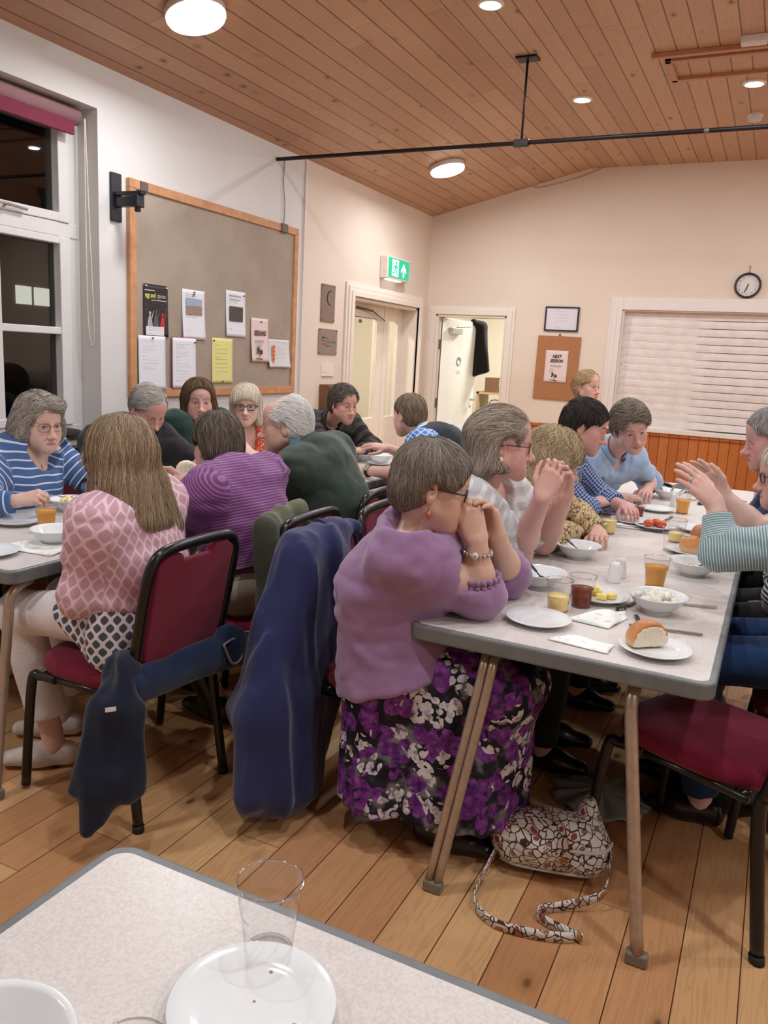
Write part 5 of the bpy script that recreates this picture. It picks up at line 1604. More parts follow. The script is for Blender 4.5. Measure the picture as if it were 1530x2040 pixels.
    if tp.get('collar') is not None:
        b = MB()
        c0 = chest + nl * 0.092 + bk * 0.004; ax = nl; u0 = unit(bk - ax * (bk @ ax)); v0 = np.cross(ax, u0)
        rr = neck + 0.016
        prof = [(0.0, -0.012), (0.001, 0.032), (0.004, 0.036), (0.010, 0.028), (0.020, -0.010)]
        def fn(u, v):
            a = (u - 0.5) * 2 * math.radians(158)
            k = v * (len(prof) - 1); i = min(int(k), len(prof) - 2); f = k - i
            dr = prof[i][0] * (1 - f) + prof[i + 1][0] * f; dz = prof[i][1] * (1 - f) + prof[i + 1][1] * f
            fr = (1 - math.cos(a)) / 2
            p = c0 + (u0 * math.cos(a) + v0 * math.sin(a)) * (rr + dr) + ax * (dz - 0.034 * fr)
            return tuple(p)
        b.grid(fn, 36, 8); b.build('collar', tp['collar'], root, solid=0.003)
    # ---- hair
    if hair is not None: hair(root, F, head, sc)
    ctx = dict(root=root, F=F, H=head, sc=sc, chest=chest, pel=pel, br=br, fw=fw, bk=bk, sp=sp, arms=arms, nl=nl, shR=shR, shL=shL, cw=cw, neck=neck)
    if extra: extra(ctx)
    inv = Matrix.Translation((-pel[0], -pel[1], 0))
    for o in root.children:
        o.matrix_parent_inverse = inv
    return root

# ---- hair styles (all in the head frame)
def down_flow(F, g=0.8, c=(0, -0.02, 0.115), bias=(0, 0, 0)):
    gl = F.T @ A3(0, 0, -1.0)
    c = A3(*c); bias = A3(*bias)
    def fl(P):
        q = P - c; q = q / (np.linalg.norm(q, axis=1)[:, None] + 1e-6)
        return q + gl * g * np.clip((0.10 - P[:, 2:3]) / 0.08, 0.1, 1.2) + bias
    return fl

def side_flow(part=-0.03, g=0.5, back=0.4, sweep=0.8):
    """combed away from a side parting and back"""
    def fl(P):
        d = np.zeros_like(P)
        d[:, 0] = np.where(P[:, 0] > part, 1, -1) * sweep * np.clip((P[:, 2] + 0.02) / 0.06, 0, 1)
        d[:, 1] = -back - 0.3 * (P[:, 2] < 0.06)
        d[:, 2] = -g * np.clip((0.11 - P[:, 2]) / 0.06, 0, 1.5)
        return d
    return fl

def short_solid(vol=0.010, hairline=0.086, nape=-0.075, side=0.0, front=0.0, w=1.0, fringe=0.0):
    S = Sculpt()
    S.ell((0, -0.013 + front * 0.5, 0.033), (0.0765 * w + vol + side, 0.099 + vol + front * 0.5, 0.086 + vol), k=0.01)
    S.ell((0, -0.050, -0.020), (0.062 * w + vol, 0.056 + vol * 0.7, 0.062), k=0.03)
    S.ell((0, 0.128, hairline - 0.118), (0.115, 0.098, 0.116 - fringe), k=0.012, sg=-1)
    for s in (-1, 1):
        S.ell((s * 0.098, 0.006, -0.030), (0.036, 0.036, 0.058), k=0.008, sg=-1)
        S.ell((s * 0.085, 0.056, -0.036), (0.060, 0.046, 0.072), k=0.012, sg=-1)
    S.plane((0, -0.03, nape), (0, 0.25, -1), k=0.02)
    return S

def short_hair(cols, vol=0.010, hairline=0.086, nape=-0.075, n=2200, length=0.055, part=None, flow=None, seed=1, thick=0.0010, lift=(-0.004, 0.004), w=1.0, wave=0.0, flat=0.12, front=0.0, fringe=0.0, back=0.4, sweep=0.8, extra=None):
    def mk(root, F, H, sc):
        S = short_solid(vol, hairline, nape, 0, front, w, fringe)
        if extra: extra(S)
        fl = flow or (side_flow(part, back=back, sweep=sweep) if part is not None else down_flow(F))
        grow_hair(root, F, H, sc, S, fl, cols, n, length, thick, seed, lift=lift, wave=wave, flat=flat)
    return mk

def bob_solid(ln=0.10, vol=0.014, back=None, sidew=0.024, fringe=0.03, hairline=0.092, w=1.0, flare=0.006):
    S = Sculpt()
    back = ln if back is None else back
    S.ell((0, -0.013, 0.033), (0.0765 * w + vol, 0.100 + vol, 0.086 + vol), k=0.01)
    S.ell((0, 0.128, hairline - 0.118), (0.115, 0.098, 0.116 - fringe), k=0.012, sg=-1)
    S.limb((0, -0.050, 0.0), (0, -0.062, -back), (0.080 + vol * 0.6, 0.052 + vol * 0.6), (0.078 + flare, 0.042 + flare), (1, 0, 0), k=0.03)
    for s in (-1, 1):
        S.limb((s * 0.068, -0.016, 0.015), (s * (0.074 + flare), -0.008, -ln), (sidew, 0.046), (sidew * 0.85, 0.042), (1, 0, 0), k=0.02)
    return S

def bob_hair(cols, ln=0.10, vol=0.014, back=None, n=3200, length=0.10, wave=0.0, seed=5, thick=0.0011, fringe=0.03, flow=None, sidew=0.024, lift=(-0.004, 0.005), extra=None, w=1.0, flare=0.006, hairline=0.092, free=False):
    def mk(root, F, H, sc):
        S = bob_solid(ln, vol, back, sidew, fringe, hairline, w, flare)
        if extra: extra(S)
        grow_hair(root, F, H, sc, S, flow(F) if flow else down_flow(F, 1.2), cols, n, length, thick, seed, lift=lift, wave=wave, flat=0.08, free=free)
    return mk
# ================================================================ the diners
def cloth(name, c, rough=0.85, weave=260, sheen=0.2, var=0.08):
    if name in MATS: return MATS[name]
    t = NT(name)
    n = t.noise(t.coord(), weave, 2); b_ = t.noise(t.coord(), 6, 3)
    lo = tuple(x * (1 - var * 2) for x in c[:3]) + (1,); hi = tuple(min(1, x * (1 + var * 2)) for x in c[:3]) + (1,)
    col = t.ramp(t.math('ADD', t.math('MULTIPLY', n, 0.6), t.math('MULTIPLY', b_, 0.4)), [(0.35, lo), (0.65, hi)])
    t.bump(n, 0.15, 0.001)
    t.base(col, rough, 0, 0.2)
    t.b.inputs['Sheen Weight'].default_value = sheen
    MATS[name] = t.m
    return t.m

def striped(name, c1, c2, period, duty, rough=0.8, soft=0.0, c3=None):
    """stripes running round body and sleeves"""
    if name in MATS: return MATS[name]
    t = NT(name)
    u, v, w = t.xyz(t.attr('uvp').outputs['Vector'])
    nz = t.noise(t.coord(), 9, 2)
    u = t.math('ADD', u, t.math('MULTIPLY', nz, 0.006))
    f = t.math('FRACT', t.math('DIVIDE', u, period))
    m = t.math('LESS_THAN', f, duty)
    n = t.noise(t.coord(), 250, 2)
    c = t.mix(m, c2, c1)
    c = t.mix(t.math('MULTIPLY', n, 0.15), c, (0.05, 0.05, 0.06, 1))
    t.bump(n, 0.12, 0.001)
    t.base(c, rough, 0, 0.2); t.b.inputs['Sheen Weight'].default_value = 0.15
    MATS[name] = t.m
    return t.m

def checked(name, base, line, period, wd=0.16, line2=None):
    if name in MATS: return MATS[name]
    t = NT(name)
    u, v, w = t.xyz(t.attr('uvp').outputs['Vector'])
    a = t.math('LESS_THAN', t.math('FRACT', t.math('DIVIDE', u, period)), wd)
    b = t.math('LESS_THAN', t.math('FRACT', t.math('DIVIDE', v, period)), wd)
    c = t.mix(t.math('MULTIPLY', a, 0.85), base, line); c = t.mix(t.math('MULTIPLY', b, 0.85), c, line2 or line)
    t.bump(t.noise(t.coord(), 250, 2), 0.1, 0.001)
    MATS[name] = t.base(c, 0.8, 0, 0.2)
    return t.m

SK_PINK = (0.68, 0.43, 0.36); SK_MID = (0.66, 0.42, 0.33); SK_RED = (0.64, 0.36, 0.31); SK_FAIR = (0.72, 0.50, 0.42); SK_TAN = (0.58, 0.35, 0.27)
M_DARKT = cloth('dark_trousers', rgb(34, 34, 42)); M_SHOE = plain('shoe_black', rgb(24, 22, 24), 0.3)
GREY_H = [(0.20, 0.17, 0.14), (0.30, 0.27, 0.23), (0.13, 0.105, 0.085), (0.38, 0.35, 0.31)]

# ---- woman in lilac (nearest, right-hand table)
M_LILAC = cloth('lilac_knit', rgb(148, 114, 152), 0.85, 320, 0.35, 0.04)
t = NT('floral_skirt')
co = t.coord()
wv = t.noise(co, 14, 3, out=1); cw_ = t.n('VectorMath', operation='MULTIPLY_ADD'); t.l(wv, cw_.inputs[0]); cw_.inputs[1].default_value = (0.035, 0.035, 0.035); t.l(co, cw_.inputs[2]); wv = cw_.outputs[0]
v1 = t.n('TexVoronoi', feature='F1'); v1.inputs['Scale'].default_value = 20; t.l(wv, v1.inputs['Vector'])
big = t.noise(co, 5.5, 2)
sel = t.n('SeparateColor'); t.l(v1.outputs['Color'], sel.inputs[0])
bg = t.ramp(t.noise(co, 12, 3), [(0.40, rgb(26, 24, 34)), (0.52, rgb(44, 42, 52)), (0.60, rgb(110, 110, 116)), (0.75, rgb(140, 140, 146))])
purp = t.ramp(t.noise(co, 48, 3), [(0.3, rgb(66, 28, 88)), (0.5, rgb(112, 52, 134)), (0.7, rgb(146, 84, 166))])
whit = t.ramp(t.noise(co, 55, 3), [(0.34, rgb(130, 126, 136)), (0.48, rgb(206, 202, 210)), (0.7, rgb(224, 220, 226))])
pet = t.math('LESS_THAN', v1.outputs['Distance'], 0.66)
isp = t.math('GREATER_THAN', t.math('ADD', sel.outputs[0], t.math('MULTIPLY', t.math('SUBTRACT', big, 0.5), 2.2)), 0.44)
isw = t.math('MULTIPLY', t.math('GREATER_THAN', sel.outputs[1], 0.22), t.math('SUBTRACT', 1.0, isp))
v2 = t.n('TexVoronoi', feature='F1'); v2.inputs['Scale'].default_value = 48; t.l(wv, v2.inputs['Vector'])
petw = t.math('LESS_THAN', v2.outputs['Distance'], 0.60)
c = t.mix(t.math('MULTIPLY', t.math('MULTIPLY', pet, isp), t.math('LESS_THAN', v2.outputs['Distance'], 0.78)), bg, purp)
c = t.mix(t.math('MULTIPLY', t.math('MULTIPLY', pet, petw), isw), c, whit)
bl = t.math('MULTIPLY', t.math('LESS_THAN', v1.outputs['Distance'], 0.10), t.math('GREATER_THAN', sel.outputs[2], 0.5)); c = t.mix(bl, c, rgb(44, 62, 140))
M_FLORAL = t.base(c, 0.8, 0, 0.2)

def pw_skirt(S, pel, fw, br, kn, an):
    k0 = pel + fw * 0.34 + UP * (0.0)
    S.limb(pel - UP * 0.05 - fw * 0.02, A3(k0[0], k0[1], 0.525), (0.200, 0.128), (0.170, 0.095), br, k=0.06)
    top = A3(k0[0], k0[1], 0.49); 
    S.limb(pel - fw * 0.05 - UP * 0.10, A3(*(pel - fw * 0.02)[:2], 0.13), (0.215, 0.12), (0.235, 0.15), br, k=0.08)
    S.limb(top - fw * 0.03, A3(*(top - fw * 0.05)[:2], 0.13), (0.165, 0.085), (0.185, 0.12), br, k=0.08)
    S.limb(A3(*(pel + fw * 0.15)[:2], 0.42), A3(*(pel + fw * 0.15)[:2], 0.13), (0.190, 0.17), (0.215, 0.19), br, k=0.08)
    S.plane((0, 0, 0.115), (0, 0, -1), k=0.01)
    fc = lambda P: 0.008 * np.sin(P[..., 0] * 95 + 2 * np.sin(P[..., 1] * 31)) * np.clip((0.5 - P[..., 2]) / 0.3, 0, 1)
    S.p[:] = [((lambda q, f_=f: f_(q) + fc(q)) if i < 4 else f, a, b, k, s) for i, (f, a, b, k, s) in enumerate(S.p)]

def pw_more(c):
    root, F, H, sc = c['root'], c['F'], c['H'], c['sc']
    glasses(root, F, H, sc, plain('specs_navy', rgb(40, 34, 62), 0.25), 'rect', rim=0.0022)
    # drop earring
    p = H + F @ A3(0.080, -0.006, -0.046)
    b = MB(); b.tube([p, p - UP * 0.014], 0.0012, 6); b.lathe([(0.0, 0.0), (0.006, -0.008), (0.007, -0.016), (0.004, -0.024), (0.0, -0.026)], 12, M=Matrix.Translation(Vector(p - UP * 0.014))); b.build('earring', plain('earring_rose', rgb(196, 120, 96), 0.2, 0.8), root)
    a = c['arms'][1]; el, wr = A3(*a['el']), A3(*a['wr']); w = unit(wr - el); q = el + (wr - el) * 0.80
    u = unit(np.cross(w, A3(0, 1, 0.2))); v = np.cross(w, u)
    b = MB()
    for k in range(18):
        an_ = 2 * math.pi * k / 18; b.ball(tuple(q + (u * math.cos(an_) + v * math.sin(an_)) * 0.0385 + w * 0.004 * math.cos(an_)), 0.0065, nu=8, nv=6)
    b.build('bracelet_watch', plain('watch_silver', rgb(190, 184, 176), 0.2, 0.85), root)
    d = unit(A3(0.15, -0.98, 0.1) - w * (A3(0.15, -0.98, 0.1) @ w))
    b = MB(); b.lathe([(0.0, 0.003), (0.009, 0.003), (0.010, 0.0), (0.009, -0.006)], 20, M=Matrix.Translation(Vector(q + d * 0.040)) @ Vector(d).to_track_quat('Z', 'Y').to_matrix().to_4x4()); b.build('watch_dial', plain('dial_white', rgb(226, 222, 214), 0.2), root)
    # gathered sleeve edging
    e = el + (wr - el) * 0.28
    b = MB()
    for k in range(20):
        an_ = 2 * math.pi * k / 20
        for dz in (-0.008, 0.008): b.ball(tuple(e + (u * math.cos(an_) + v * math.sin(an_)) * 0.060 + w * dz), 0.0085, nu=8, nv=6)
    b.build('sleeve_edging', M_LILAC, root)
    fq = unit(A3(*a['f']))

PW_HAIR = [(0.245, 0.205, 0.165), (0.32, 0.28, 0.235), (0.17, 0.135, 0.105), (0.40, 0.365, 0.325), (0.21, 0.17, 0.135)]
def pw_hair(root, F, H, sc):
    S = short_solid(0.011, 0.082, -0.086, 0.001)
    S.cone((0.045, 0.045, 0.062), (0.070, 0.045, 0.020), 0.022, 0.012, k=0.02); S.cone((-0.045, 0.045, 0.062), (-0.070, 0.045, 0.020), 0.022, 0.012, k=0.02)
    S.ell((0, -0.075, -0.035), (0.050, 0.035, 0.05), k=0.03)
    grow_hair(root, F, H, sc, S, down_flow(F, 0.9, (0.01, -0.035, 0.12), (0, 0.10, 0)), PW_HAIR, 9500, 0.058, 0.00065, 3, lift=(-0.004, 0.006), flat=0.10, h=0.0035)


person('woman in a lilac jumper and purple floral skirt, hands folded at her mouth', (-0.925, 2.14, 0.60), (-0.885, 2.10, 0.950), (-0.838, 2.060, 1.092), (0.86, 0.44, -0.20), 6,
       R=dict(sh=(-0.870, 1.965, 0.905), el=(-0.695, 2.10, 0.790), wr=(-0.705, 2.085, 0.945), f=(-0.38, 0.08, 0.92), n=(0.45, -0.9, 0.25), curl=(30, 42, 20), thumb=0.5, spread=0.5),
       L=dict(sh=(-0.850, 2.225, 0.905), el=(-0.690, 2.35, 0.790), wr=(-0.672, 2.160, 0.945), f=(-0.38, -0.10, 0.92), n=(0.35, 0.95, 0.25), curl=(30, 42, 20), thumb=0.5, spread=0.5),
       hp=dict(skin=(0.70, 0.46, 0.36), wide=1.02, jaw=1.05, jowl=1.15, double=1, red=0.5, brow=(0.2, 0.16, 0.13), browk=0.5), sw=0.165, cw=(0.155, 0.108), ww=(0.180, 0.122), hw=(0.195, 0.150),
       bust=0.050, hump=0.045, res=0.0058, hres=0.0024, ares=0.0028, arm_k=1.12, neck=0.056, hair=pw_hair, extra=pw_more,
       top=dict(mat=M_LILAC, sleeve=0.62, off=0.018, noise=0.0060, cell=(0.085, 0.085, 0.042), name='jumper', hem=-0.05, long=0.105, longr=0.05),
       legs=dict(mat=M_FLORAL, skirt=pw_skirt, res=0.0075, noise=0.006, shoe=M_SHOE, kneeR=(-0.63, 2.08, 0.50), kneeL=(-0.63, 2.22, 0.50), ankR=(-0.75, 2.06, 0.09), ankL=(-0.75, 2.22, 0.09)))

# ---- woman in the pink blouse (back to us, left-hand table)
def lattice(name, ground, line, s1, s2, wd, ground2=None, line2=None):
    t = NT(name)
    u, v, w = t.xyz(t.attr('uvp').outputs['Vector'])
    a = t.math('ADD', t.math('DIVIDE', u, s1), t.math('MULTIPLY', t.math('SINE', t.math('DIVIDE', v, s2 / 6.283)), 0.5))
    def wavy(ph):
        ro = t.math('DIVIDE', v, s2)
        x = t.math('ADD', ro, t.math('MULTIPLY', t.math('SINE', t.math('ADD', t.math('MULTIPLY', u, 6.283 / s1), ph)), 0.24))
        fr = t.math('ABSOLUTE', t.math('SUBTRACT', t.math('FRACT', x), 0.5))
        return t.math('LESS_THAN', fr, wd)
    x1 = t.math('ADD', t.math('DIVIDE', v, s2), t.math('MULTIPLY', t.math('SINE', t.math('MULTIPLY', u, 6.283 / s1)), 0.25))
    x2 = t.math('SUBTRACT', t.math('ADD', t.math('DIVIDE', v, s2), 0.5), t.math('MULTIPLY', t.math('SINE', t.math('MULTIPLY', u, 6.283 / s1)), 0.25))
    m = t.math('MAXIMUM', t.math('LESS_THAN', t.math('ABSOLUTE', t.math('SUBTRACT', t.math('FRACT', x1), 0.5)), wd), t.math('LESS_THAN', t.math('ABSOLUTE', t.math('SUBTRACT', t.math('FRACT', x2), 0.5)), wd))
    c = t.mix(m, ground, line)
    t.bump(t.noise(t.coord(), 240, 2), 0.08, 0.001)
    MATS[name] = t.base(c, 0.75, 0, 0.2)
    return t.m
M_PINKB = lattice('pink_lattice', rgb(198, 160, 172), rgb(232, 200, 212), 0.064, 0.028, 0.12)
M_GREYL = lattice('grey_lattice', rgb(84, 84, 92), rgb(222, 218, 226), 0.048, 0.031, 0.17)
M_WHITET = cloth('white_trousers', rgb(224, 218, 220), 0.85)
BLOND = [(0.34, 0.245, 0.15), (0.46, 0.345, 0.225), (0.19, 0.125, 0.072), (0.58, 0.46, 0.32), (0.27, 0.185, 0.11)]
def pink_hair(root, F, H, sc):
    S = bob_solid(0.16, 0.016, 0.20, 0.026, 0.02, flare=0.024)
    S.limb((0.075, -0.050, -0.09), (0.110, -0.085, -0.215), (0.045, 0.045), (0.040, 0.030), (1, 0, 0), k=0.04)
    S.limb((0.0, -0.075, -0.08), (0.0, -0.118, -0.185), (0.092, 0.042), (0.070, 0.024), (1, 0, 0), k=0.03)
    grow_hair(root, F, H, sc, S, down_flow(F, 1.5, (0.02, -0.01, 0.12)), BLOND, 14000, 0.19, 0.0006, 9, lift=(-0.004, 0.008), wave=0.22, flat=0.10, steps=13, free=-0.13)
def pink_more(c):
    S = Sculpt(); pel, sp, br, fw, bk = c['pel'], c['sp'], c['br'], c['fw'], c['bk']
    S.limb(pel + sp * 0.12, pel - UP * 0.10 + bk * 0.01, (0.178, 0.142), (0.215, 0.170), br, k=0.04)
    S.limb(pel - UP * 0.02, pel + fw * 0.14 - UP * 0.02, (0.20, 0.11), (0.20, 0.10), br, k=0.05)
    S.plane(pel - UP * 0.11, -UP + fw * 0.7, k=0.01)
    V, Q = S.mesh(0.008, noise=lambda l, h, s_: vnoise(l, h, s_, (0.05, 0.05, 0.12), 4, 0.007))
    link('tunic_hem', np_mesh('tunic_hem', V, Q, attrs={'uvp': cloth_coords(V, [(pel - UP * 0.2, pel + UP * 0.3, 0.17, 0, br)])}), c['root'], M_GREYL)
person('woman with long fair hair in a pink lattice blouse and white trousers', (-1.765, 1.875, 0.60), (-1.785, 1.855, 0.940), (-1.81, 1.86, 1.085), (-0.96, 0.12, -0.10), 182,
       R=dict(el=(-1.84, 2.13, 0.70), wr=(-2.07, 2.08, 0.745), f=(-1, -0.2, 0), n=(0, 0, 1)),
       L=dict(sh=(-1.765, 1.720, 0.905), el=(-1.80, 1.690, 0.685), wr=(-1.99, 1.83, 0.735), f=(-0.5, 0.9, 0.0), n=(0, -0.3, 1)),
       hp=dict(skin=SK_FAIR), sw=0.148, cw=(0.140, 0.10), ww=(0.142, 0.115), hw=(0.18, 0.14), bust=0.06, res=0.0062, arm_k=0.95, hair=pink_hair, extra=pink_more,
       top=dict(mat=M_PINKB, sleeve=0.62, off=0.016, loose=0.004, noise=0.0065, name='blouse', hem=0.10),
       legs=dict(mat=M_WHITET, len=0.80, cuff=0.066, kneeL=(-2.19, 1.79, 0.535), kneeR=(-2.20, 2.0, 0.535), ankL=(-2.07, 1.81, 0.085), ankR=(-2.22, 1.98, 0.085), toe=(-0.75, -0.55, 0), shoe=plain('shoe_pale', rgb(206, 198, 192), 0.7), res=0.008))

# ---- man in the purple striped shirt
M_PURPS = striped('purple_stripe_shirt', rgb(112, 58, 116), rgb(150, 104, 154), 0.0105, 0.60, 0.7)
M_BEIGE = cloth('beige_chinos', rgb(190, 184, 164))
BRN_GREY = [(0.13, 0.10, 0.075), (0.19, 0.155, 0.12), (0.25, 0.215, 0.175), (0.09, 0.07, 0.05)]
def purp_more(c):
    pel, sp, br, fw, bk = c['pel'], c['sp'], c['br'], c['fw'], c['bk']
    b = MB()
    n = 40
    pts = [pel + sp * 0.055 + br * 0.196 * math.cos(a) + bk * 0.152 * math.sin(a) for a in np.linspace(0, 2 * math.pi, n + 1)[:-1]]
    b.tube(pts, 0.016, 8, closed=True, flat=0.35, up=None); b.build('belt', plain('belt_brown', rgb(78, 44, 34), 0.5), c['root'])
person('man with grey-brown hair in a purple striped shirt, seen from behind', (-1.70, 2.42, 0.60), (-1.80, 2.43, 0.955), (-1.955, 2.53, 1.060), (-0.90, 0.36, -0.16), 176,
       R=dict(el=(-1.98, 2.66, 0.80), wr=(-2.18, 2.62, 0.87), f=(-0.6, -0.3, 0.5), n=(0.2, 0.8, 0.6), curl=(40, 40, 25), thumb=0.8),
       L=dict(sh=(-1.785, 2.255, 0.935), el=(-1.945, 2.285, 0.775), wr=(-2.115, 2.55, 0.880), f=(-0.60, 0.55, 0.25), n=(0.3, -0.5, 0.8), curl=(42, 45, 25), thumb=0.8),
       hp=dict(skin=SK_PINK, red=0.7), sw=0.185, cw=(0.165, 0.115), ww=(0.165, 0.13), hw=(0.180, 0.135), res=0.0062,
       hair=short_hair(BRN_GREY, 0.016, 0.080, -0.085, 4200, 0.07, thick=0.0009, lift=(-0.004, 0.005), seed=12), extra=purp_more,
       top=dict(mat=M_PURPS, sleeve=0.97, off=0.016, noise=0.0060, cell=(0.06, 0.06, 0.05), name='shirt', hem=0.07, collar=M_PURPS),
       legs=dict(mat=M_BEIGE, shoe=M_SHOE, noise=0.005, boot=True, kneeL=(-2.10, 2.33, 0.55), ankL=(-1.82, 2.38, 0.09), len=0.62))

# ---- man in the green jumper
M_GREENJ = cloth('green_knit', rgb(52, 66, 56), 0.9, 200, 0.3, 0.06)
M_CHKW = checked('white_check_shirt', rgb(220, 224, 226), rgb(92, 128, 150), 0.016, 0.18)
def bald_hair(root, F, H, sc):
    S = short_solid(0.012, 0.070, -0.08)
    S.ell((0, 0.075, 0.085), (0.062, 0.085, 0.075), k=0.012, sg=-1)
    S.ell((0, 0.02, 0.135), (0.055, 0.06, 0.03), k=0.01, sg=-1)
    grow_hair(root, F, H, sc, S, side_flow(0.0, back=0.8, sweep=0.3), [(0.92, 0.90, 0.87), (0.98, 0.97, 0.95), (0.80, 0.78, 0.75)], 3200, 0.05, 0.0010, 8, lift=(-0.004, 0.008), flat=0.2)
person('balding white-haired man in a dark green jumper over a checked collar', (-1.755, 3.09, 0.60), (-1.80, 3.04, 0.995), (-1.935, 2.985, 1.118), (-0.86, -0.42, -0.10), 186,
       R=dict(el=(-2.02, 3.28, 0.81), wr=(-2.30, 3.14, 0.775), f=(-0.9, -0.5, 0), n=(0, 0, 1)),
       L=dict(sh=(-1.79, 2.86, 0.955), el=(-1.98, 2.80, 0.80), wr=(-2.26, 2.92, 0.775), f=(-0.9, 0.5, 0), n=(0, 0, 1)),
       hp=dict(skin=(0.68, 0.42, 0.34), red=0.7, nose=1.4, jowl=1.1, brow=(0.5, 0.46, 0.42), open=0.3), sw=0.19, cw=(0.175, 0.125), ww=(0.18, 0.145), hw=(0.185, 0.145), hump=0.02, res=0.0065, hair=bald_hair,
       top=dict(mat=M_GREENJ, sleeve=0.95, off=0.018, noise=0.0055, name='jumper', hem=-0.05, collar=M_CHKW), legs=dict(mat=M_DARKT, shoe=M_SHOE))

# ---- old man in the dark jumper, head bowed (window side)
M_CHARJ = cloth('charcoal_knit', rgb(38, 36, 42), 0.9, 200, 0.2, 0.05)
WHITE_H = [(0.46, 0.44, 0.40), (0.58, 0.56, 0.52), (0.34, 0.32, 0.29), (0.66, 0.64, 0.60)]
person('grey-haired old man in a charcoal jumper with his head bowed', (-3.02, 3.12, 0.60), (-2.97, 3.10, 0.985), (-2.925, 3.215, 1.105), (0.80, -0.22, -0.52), 2,
       R=dict(sh=(-2.96, 2.915, 0.945), el=(-2.76, 2.67, 0.79), wr=(-2.53, 2.78, 0.775), f=(0.9, 0.3, 0), n=(0, 0, 1), curl=(40, 45, 30)),
       L=dict(sh=(-2.95, 3.30, 0.945), el=(-2.74, 3.40, 0.81), wr=(-2.575, 3.19, 0.825), f=(0.45, -0.8, 0.25), n=(0.6, 0.4, 0.7), curl=(45, 45, 25), thumb=0.8),
       hp=dict(skin=SK_RED, red=0.9, nose=1.3, brow=(0.4, 0.37, 0.33), eye=0.4, jowl=1.1), sw=0.19, cw=(0.170, 0.12), ww=(0.175, 0.14), hump=0.03, res=0.008,
       hair=short_hair(WHITE_H, 0.010, 0.094, -0.08, 2600, 0.06, part=-0.035, seed=14, thick=0.0011),
       top=dict(mat=M_CHARJ, sleeve=0.60, off=0.020, name='jumper', noise=0.006), legs=dict(mat=M_DARKT, shoe=M_SHOE))

# ---- woman in the blue and white striped top (window side)
M_BLUES = striped('blue_breton', rgb(72, 104, 156), rgb(214, 226, 244), 0.030, 0.80)
def curly_extra(S):
    for s in (-1, 1):
        S.ell((s * 0.080, -0.018, -0.030), (0.034, 0.050, 0.052), k=0.03)
    S.ell((0, -0.075, -0.045), (0.085, 0.055, 0.062), k=0.03)
    S.ell((-0.01, 0.064, 0.088), (0.062, 0.036, 0.026), k=0.03)
GREYC = [(0.38, 0.34, 0.29), (0.50, 0.46, 0.41), (0.28, 0.245, 0.205), (0.58, 0.54, 0.49)]
def stripe_more(c):
    root, F, H, sc = c['root'], c['F'], c['H'], c['sc']
    glasses(root, F, H, sc, plain('specs_thin', rgb(110, 86, 80), 0.25, 0.5), 'rect', rim=0.0011)
    ch, sp, bk, br = c['chest'], c['sp'], c['bk'], c['br']
    b = MB(); b.tube(bez([ch + br * 0.055 + UP * 0.05, ch - bk * 0.125 + br * 0.03 - sp * 0.06, ch - bk * 0.165 - sp * 0.165, ch - bk * 0.125 - br * 0.03 - sp * 0.06, ch - br * 0.055 + UP * 0.05], 6), 0.0016, 6)
    b.build('necklace', plain('chain_gold', rgb(170, 130, 84), 0.3, 0.8), root)
    b = MB(); p = ch - bk * 0.172 - sp * 0.185; b.ball(tuple(p), (0.012, 0.014, 0.018), nu=12, nv=8); b.build('pendant', plain('pendant_gold', rgb(164, 122, 80), 0.35, 0.6), root)
person('grey-haired woman in glasses and a blue striped top with a pendant', (-3.01, 2.40, 0.60), (-2.935, 2.425, 0.945), (-2.865, 2.475, 1.078), (0.93, -0.16, -0.12), 6,
       R=dict(sh=(-2.925, 2.265, 0.905), el=(-2.76, 2.095, 0.785), wr=(-2.650, 2.165, 0.800), f=(0.80, 0.50, 0.28), n=(0.1, -0.5, 0.8), curl=(50, 55, 30), thumb=0.9),
       L=dict(el=(-2.76, 2.68, 0.785), wr=(-2.56, 2.56, 0.77), f=(0.9, -0.4, 0), n=(0, 0, 1)),
       hp=dict(skin=SK_FAIR, red=0.6, jowl=1.1, brow=(0.36, 0.3, 0.26), browk=0.4), sw=0.16, bust=0.07, ww=(0.165, 0.14), res=0.0068, hres=0.0027,
       hair=bob_hair(GREYC, 0.055, 0.011, 0.085, 5200, 0.06, wave=0.9, seed=21, thick=0.0010, lift=(-0.005, 0.010), fringe=-0.004, flow=lambda F: side_flow(0.03, 0.7, 0.25, 0.9), extra=curly_extra, sidew=0.026), extra=stripe_more,
       top=dict(mat=M_BLUES, sleeve=0.95, off=0.015, name='striped_top', noise=0.005, scoop=0.085), legs=dict(mat=M_DARKT, shoe=M_SHOE))

# ---- brown-haired woman in the green fleece (window side)
M_GRNF = cloth('bottle_green_fleece', rgb(24, 52, 44), 0.9, 150, 0.4, 0.06)
BROWN = [(0.105, 0.055, 0.030), (0.16, 0.09, 0.05), (0.07, 0.035, 0.02), (0.20, 0.12, 0.07)]
person('smiling woman with wavy brown hair in a dark green fleece', (-3.09, 3.78, 0.60), (-3.06, 3.77, 0.985), (-3.02, 3.735, 1.125), (0.74, -0.66, -0.05), -12,
       hp=dict(skin=SK_PINK, red=0.8, smile=1.0, eye=0.7, brow=(0.08, 0.05, 0.03), open=0.25), sw=0.165, bust=0.06, res=0.008, neck=0.048,
       hair=bob_hair(BROWN, 0.085, 0.016, 0.09, 3200, 0.09, wave=0.6, seed=31, thick=0.0013, fringe=-0.01, extra=lambda S: S.ell((-0.075, -0.02, -0.05), (0.035, 0.05, 0.055), k=0.03)),
       top=dict(mat=M_GRNF, sleeve=0.95, off=0.02, name='fleece', collar=M_GRNF, vneck=0.10), legs=dict(mat=M_DARKT, shoe=M_SHOE))

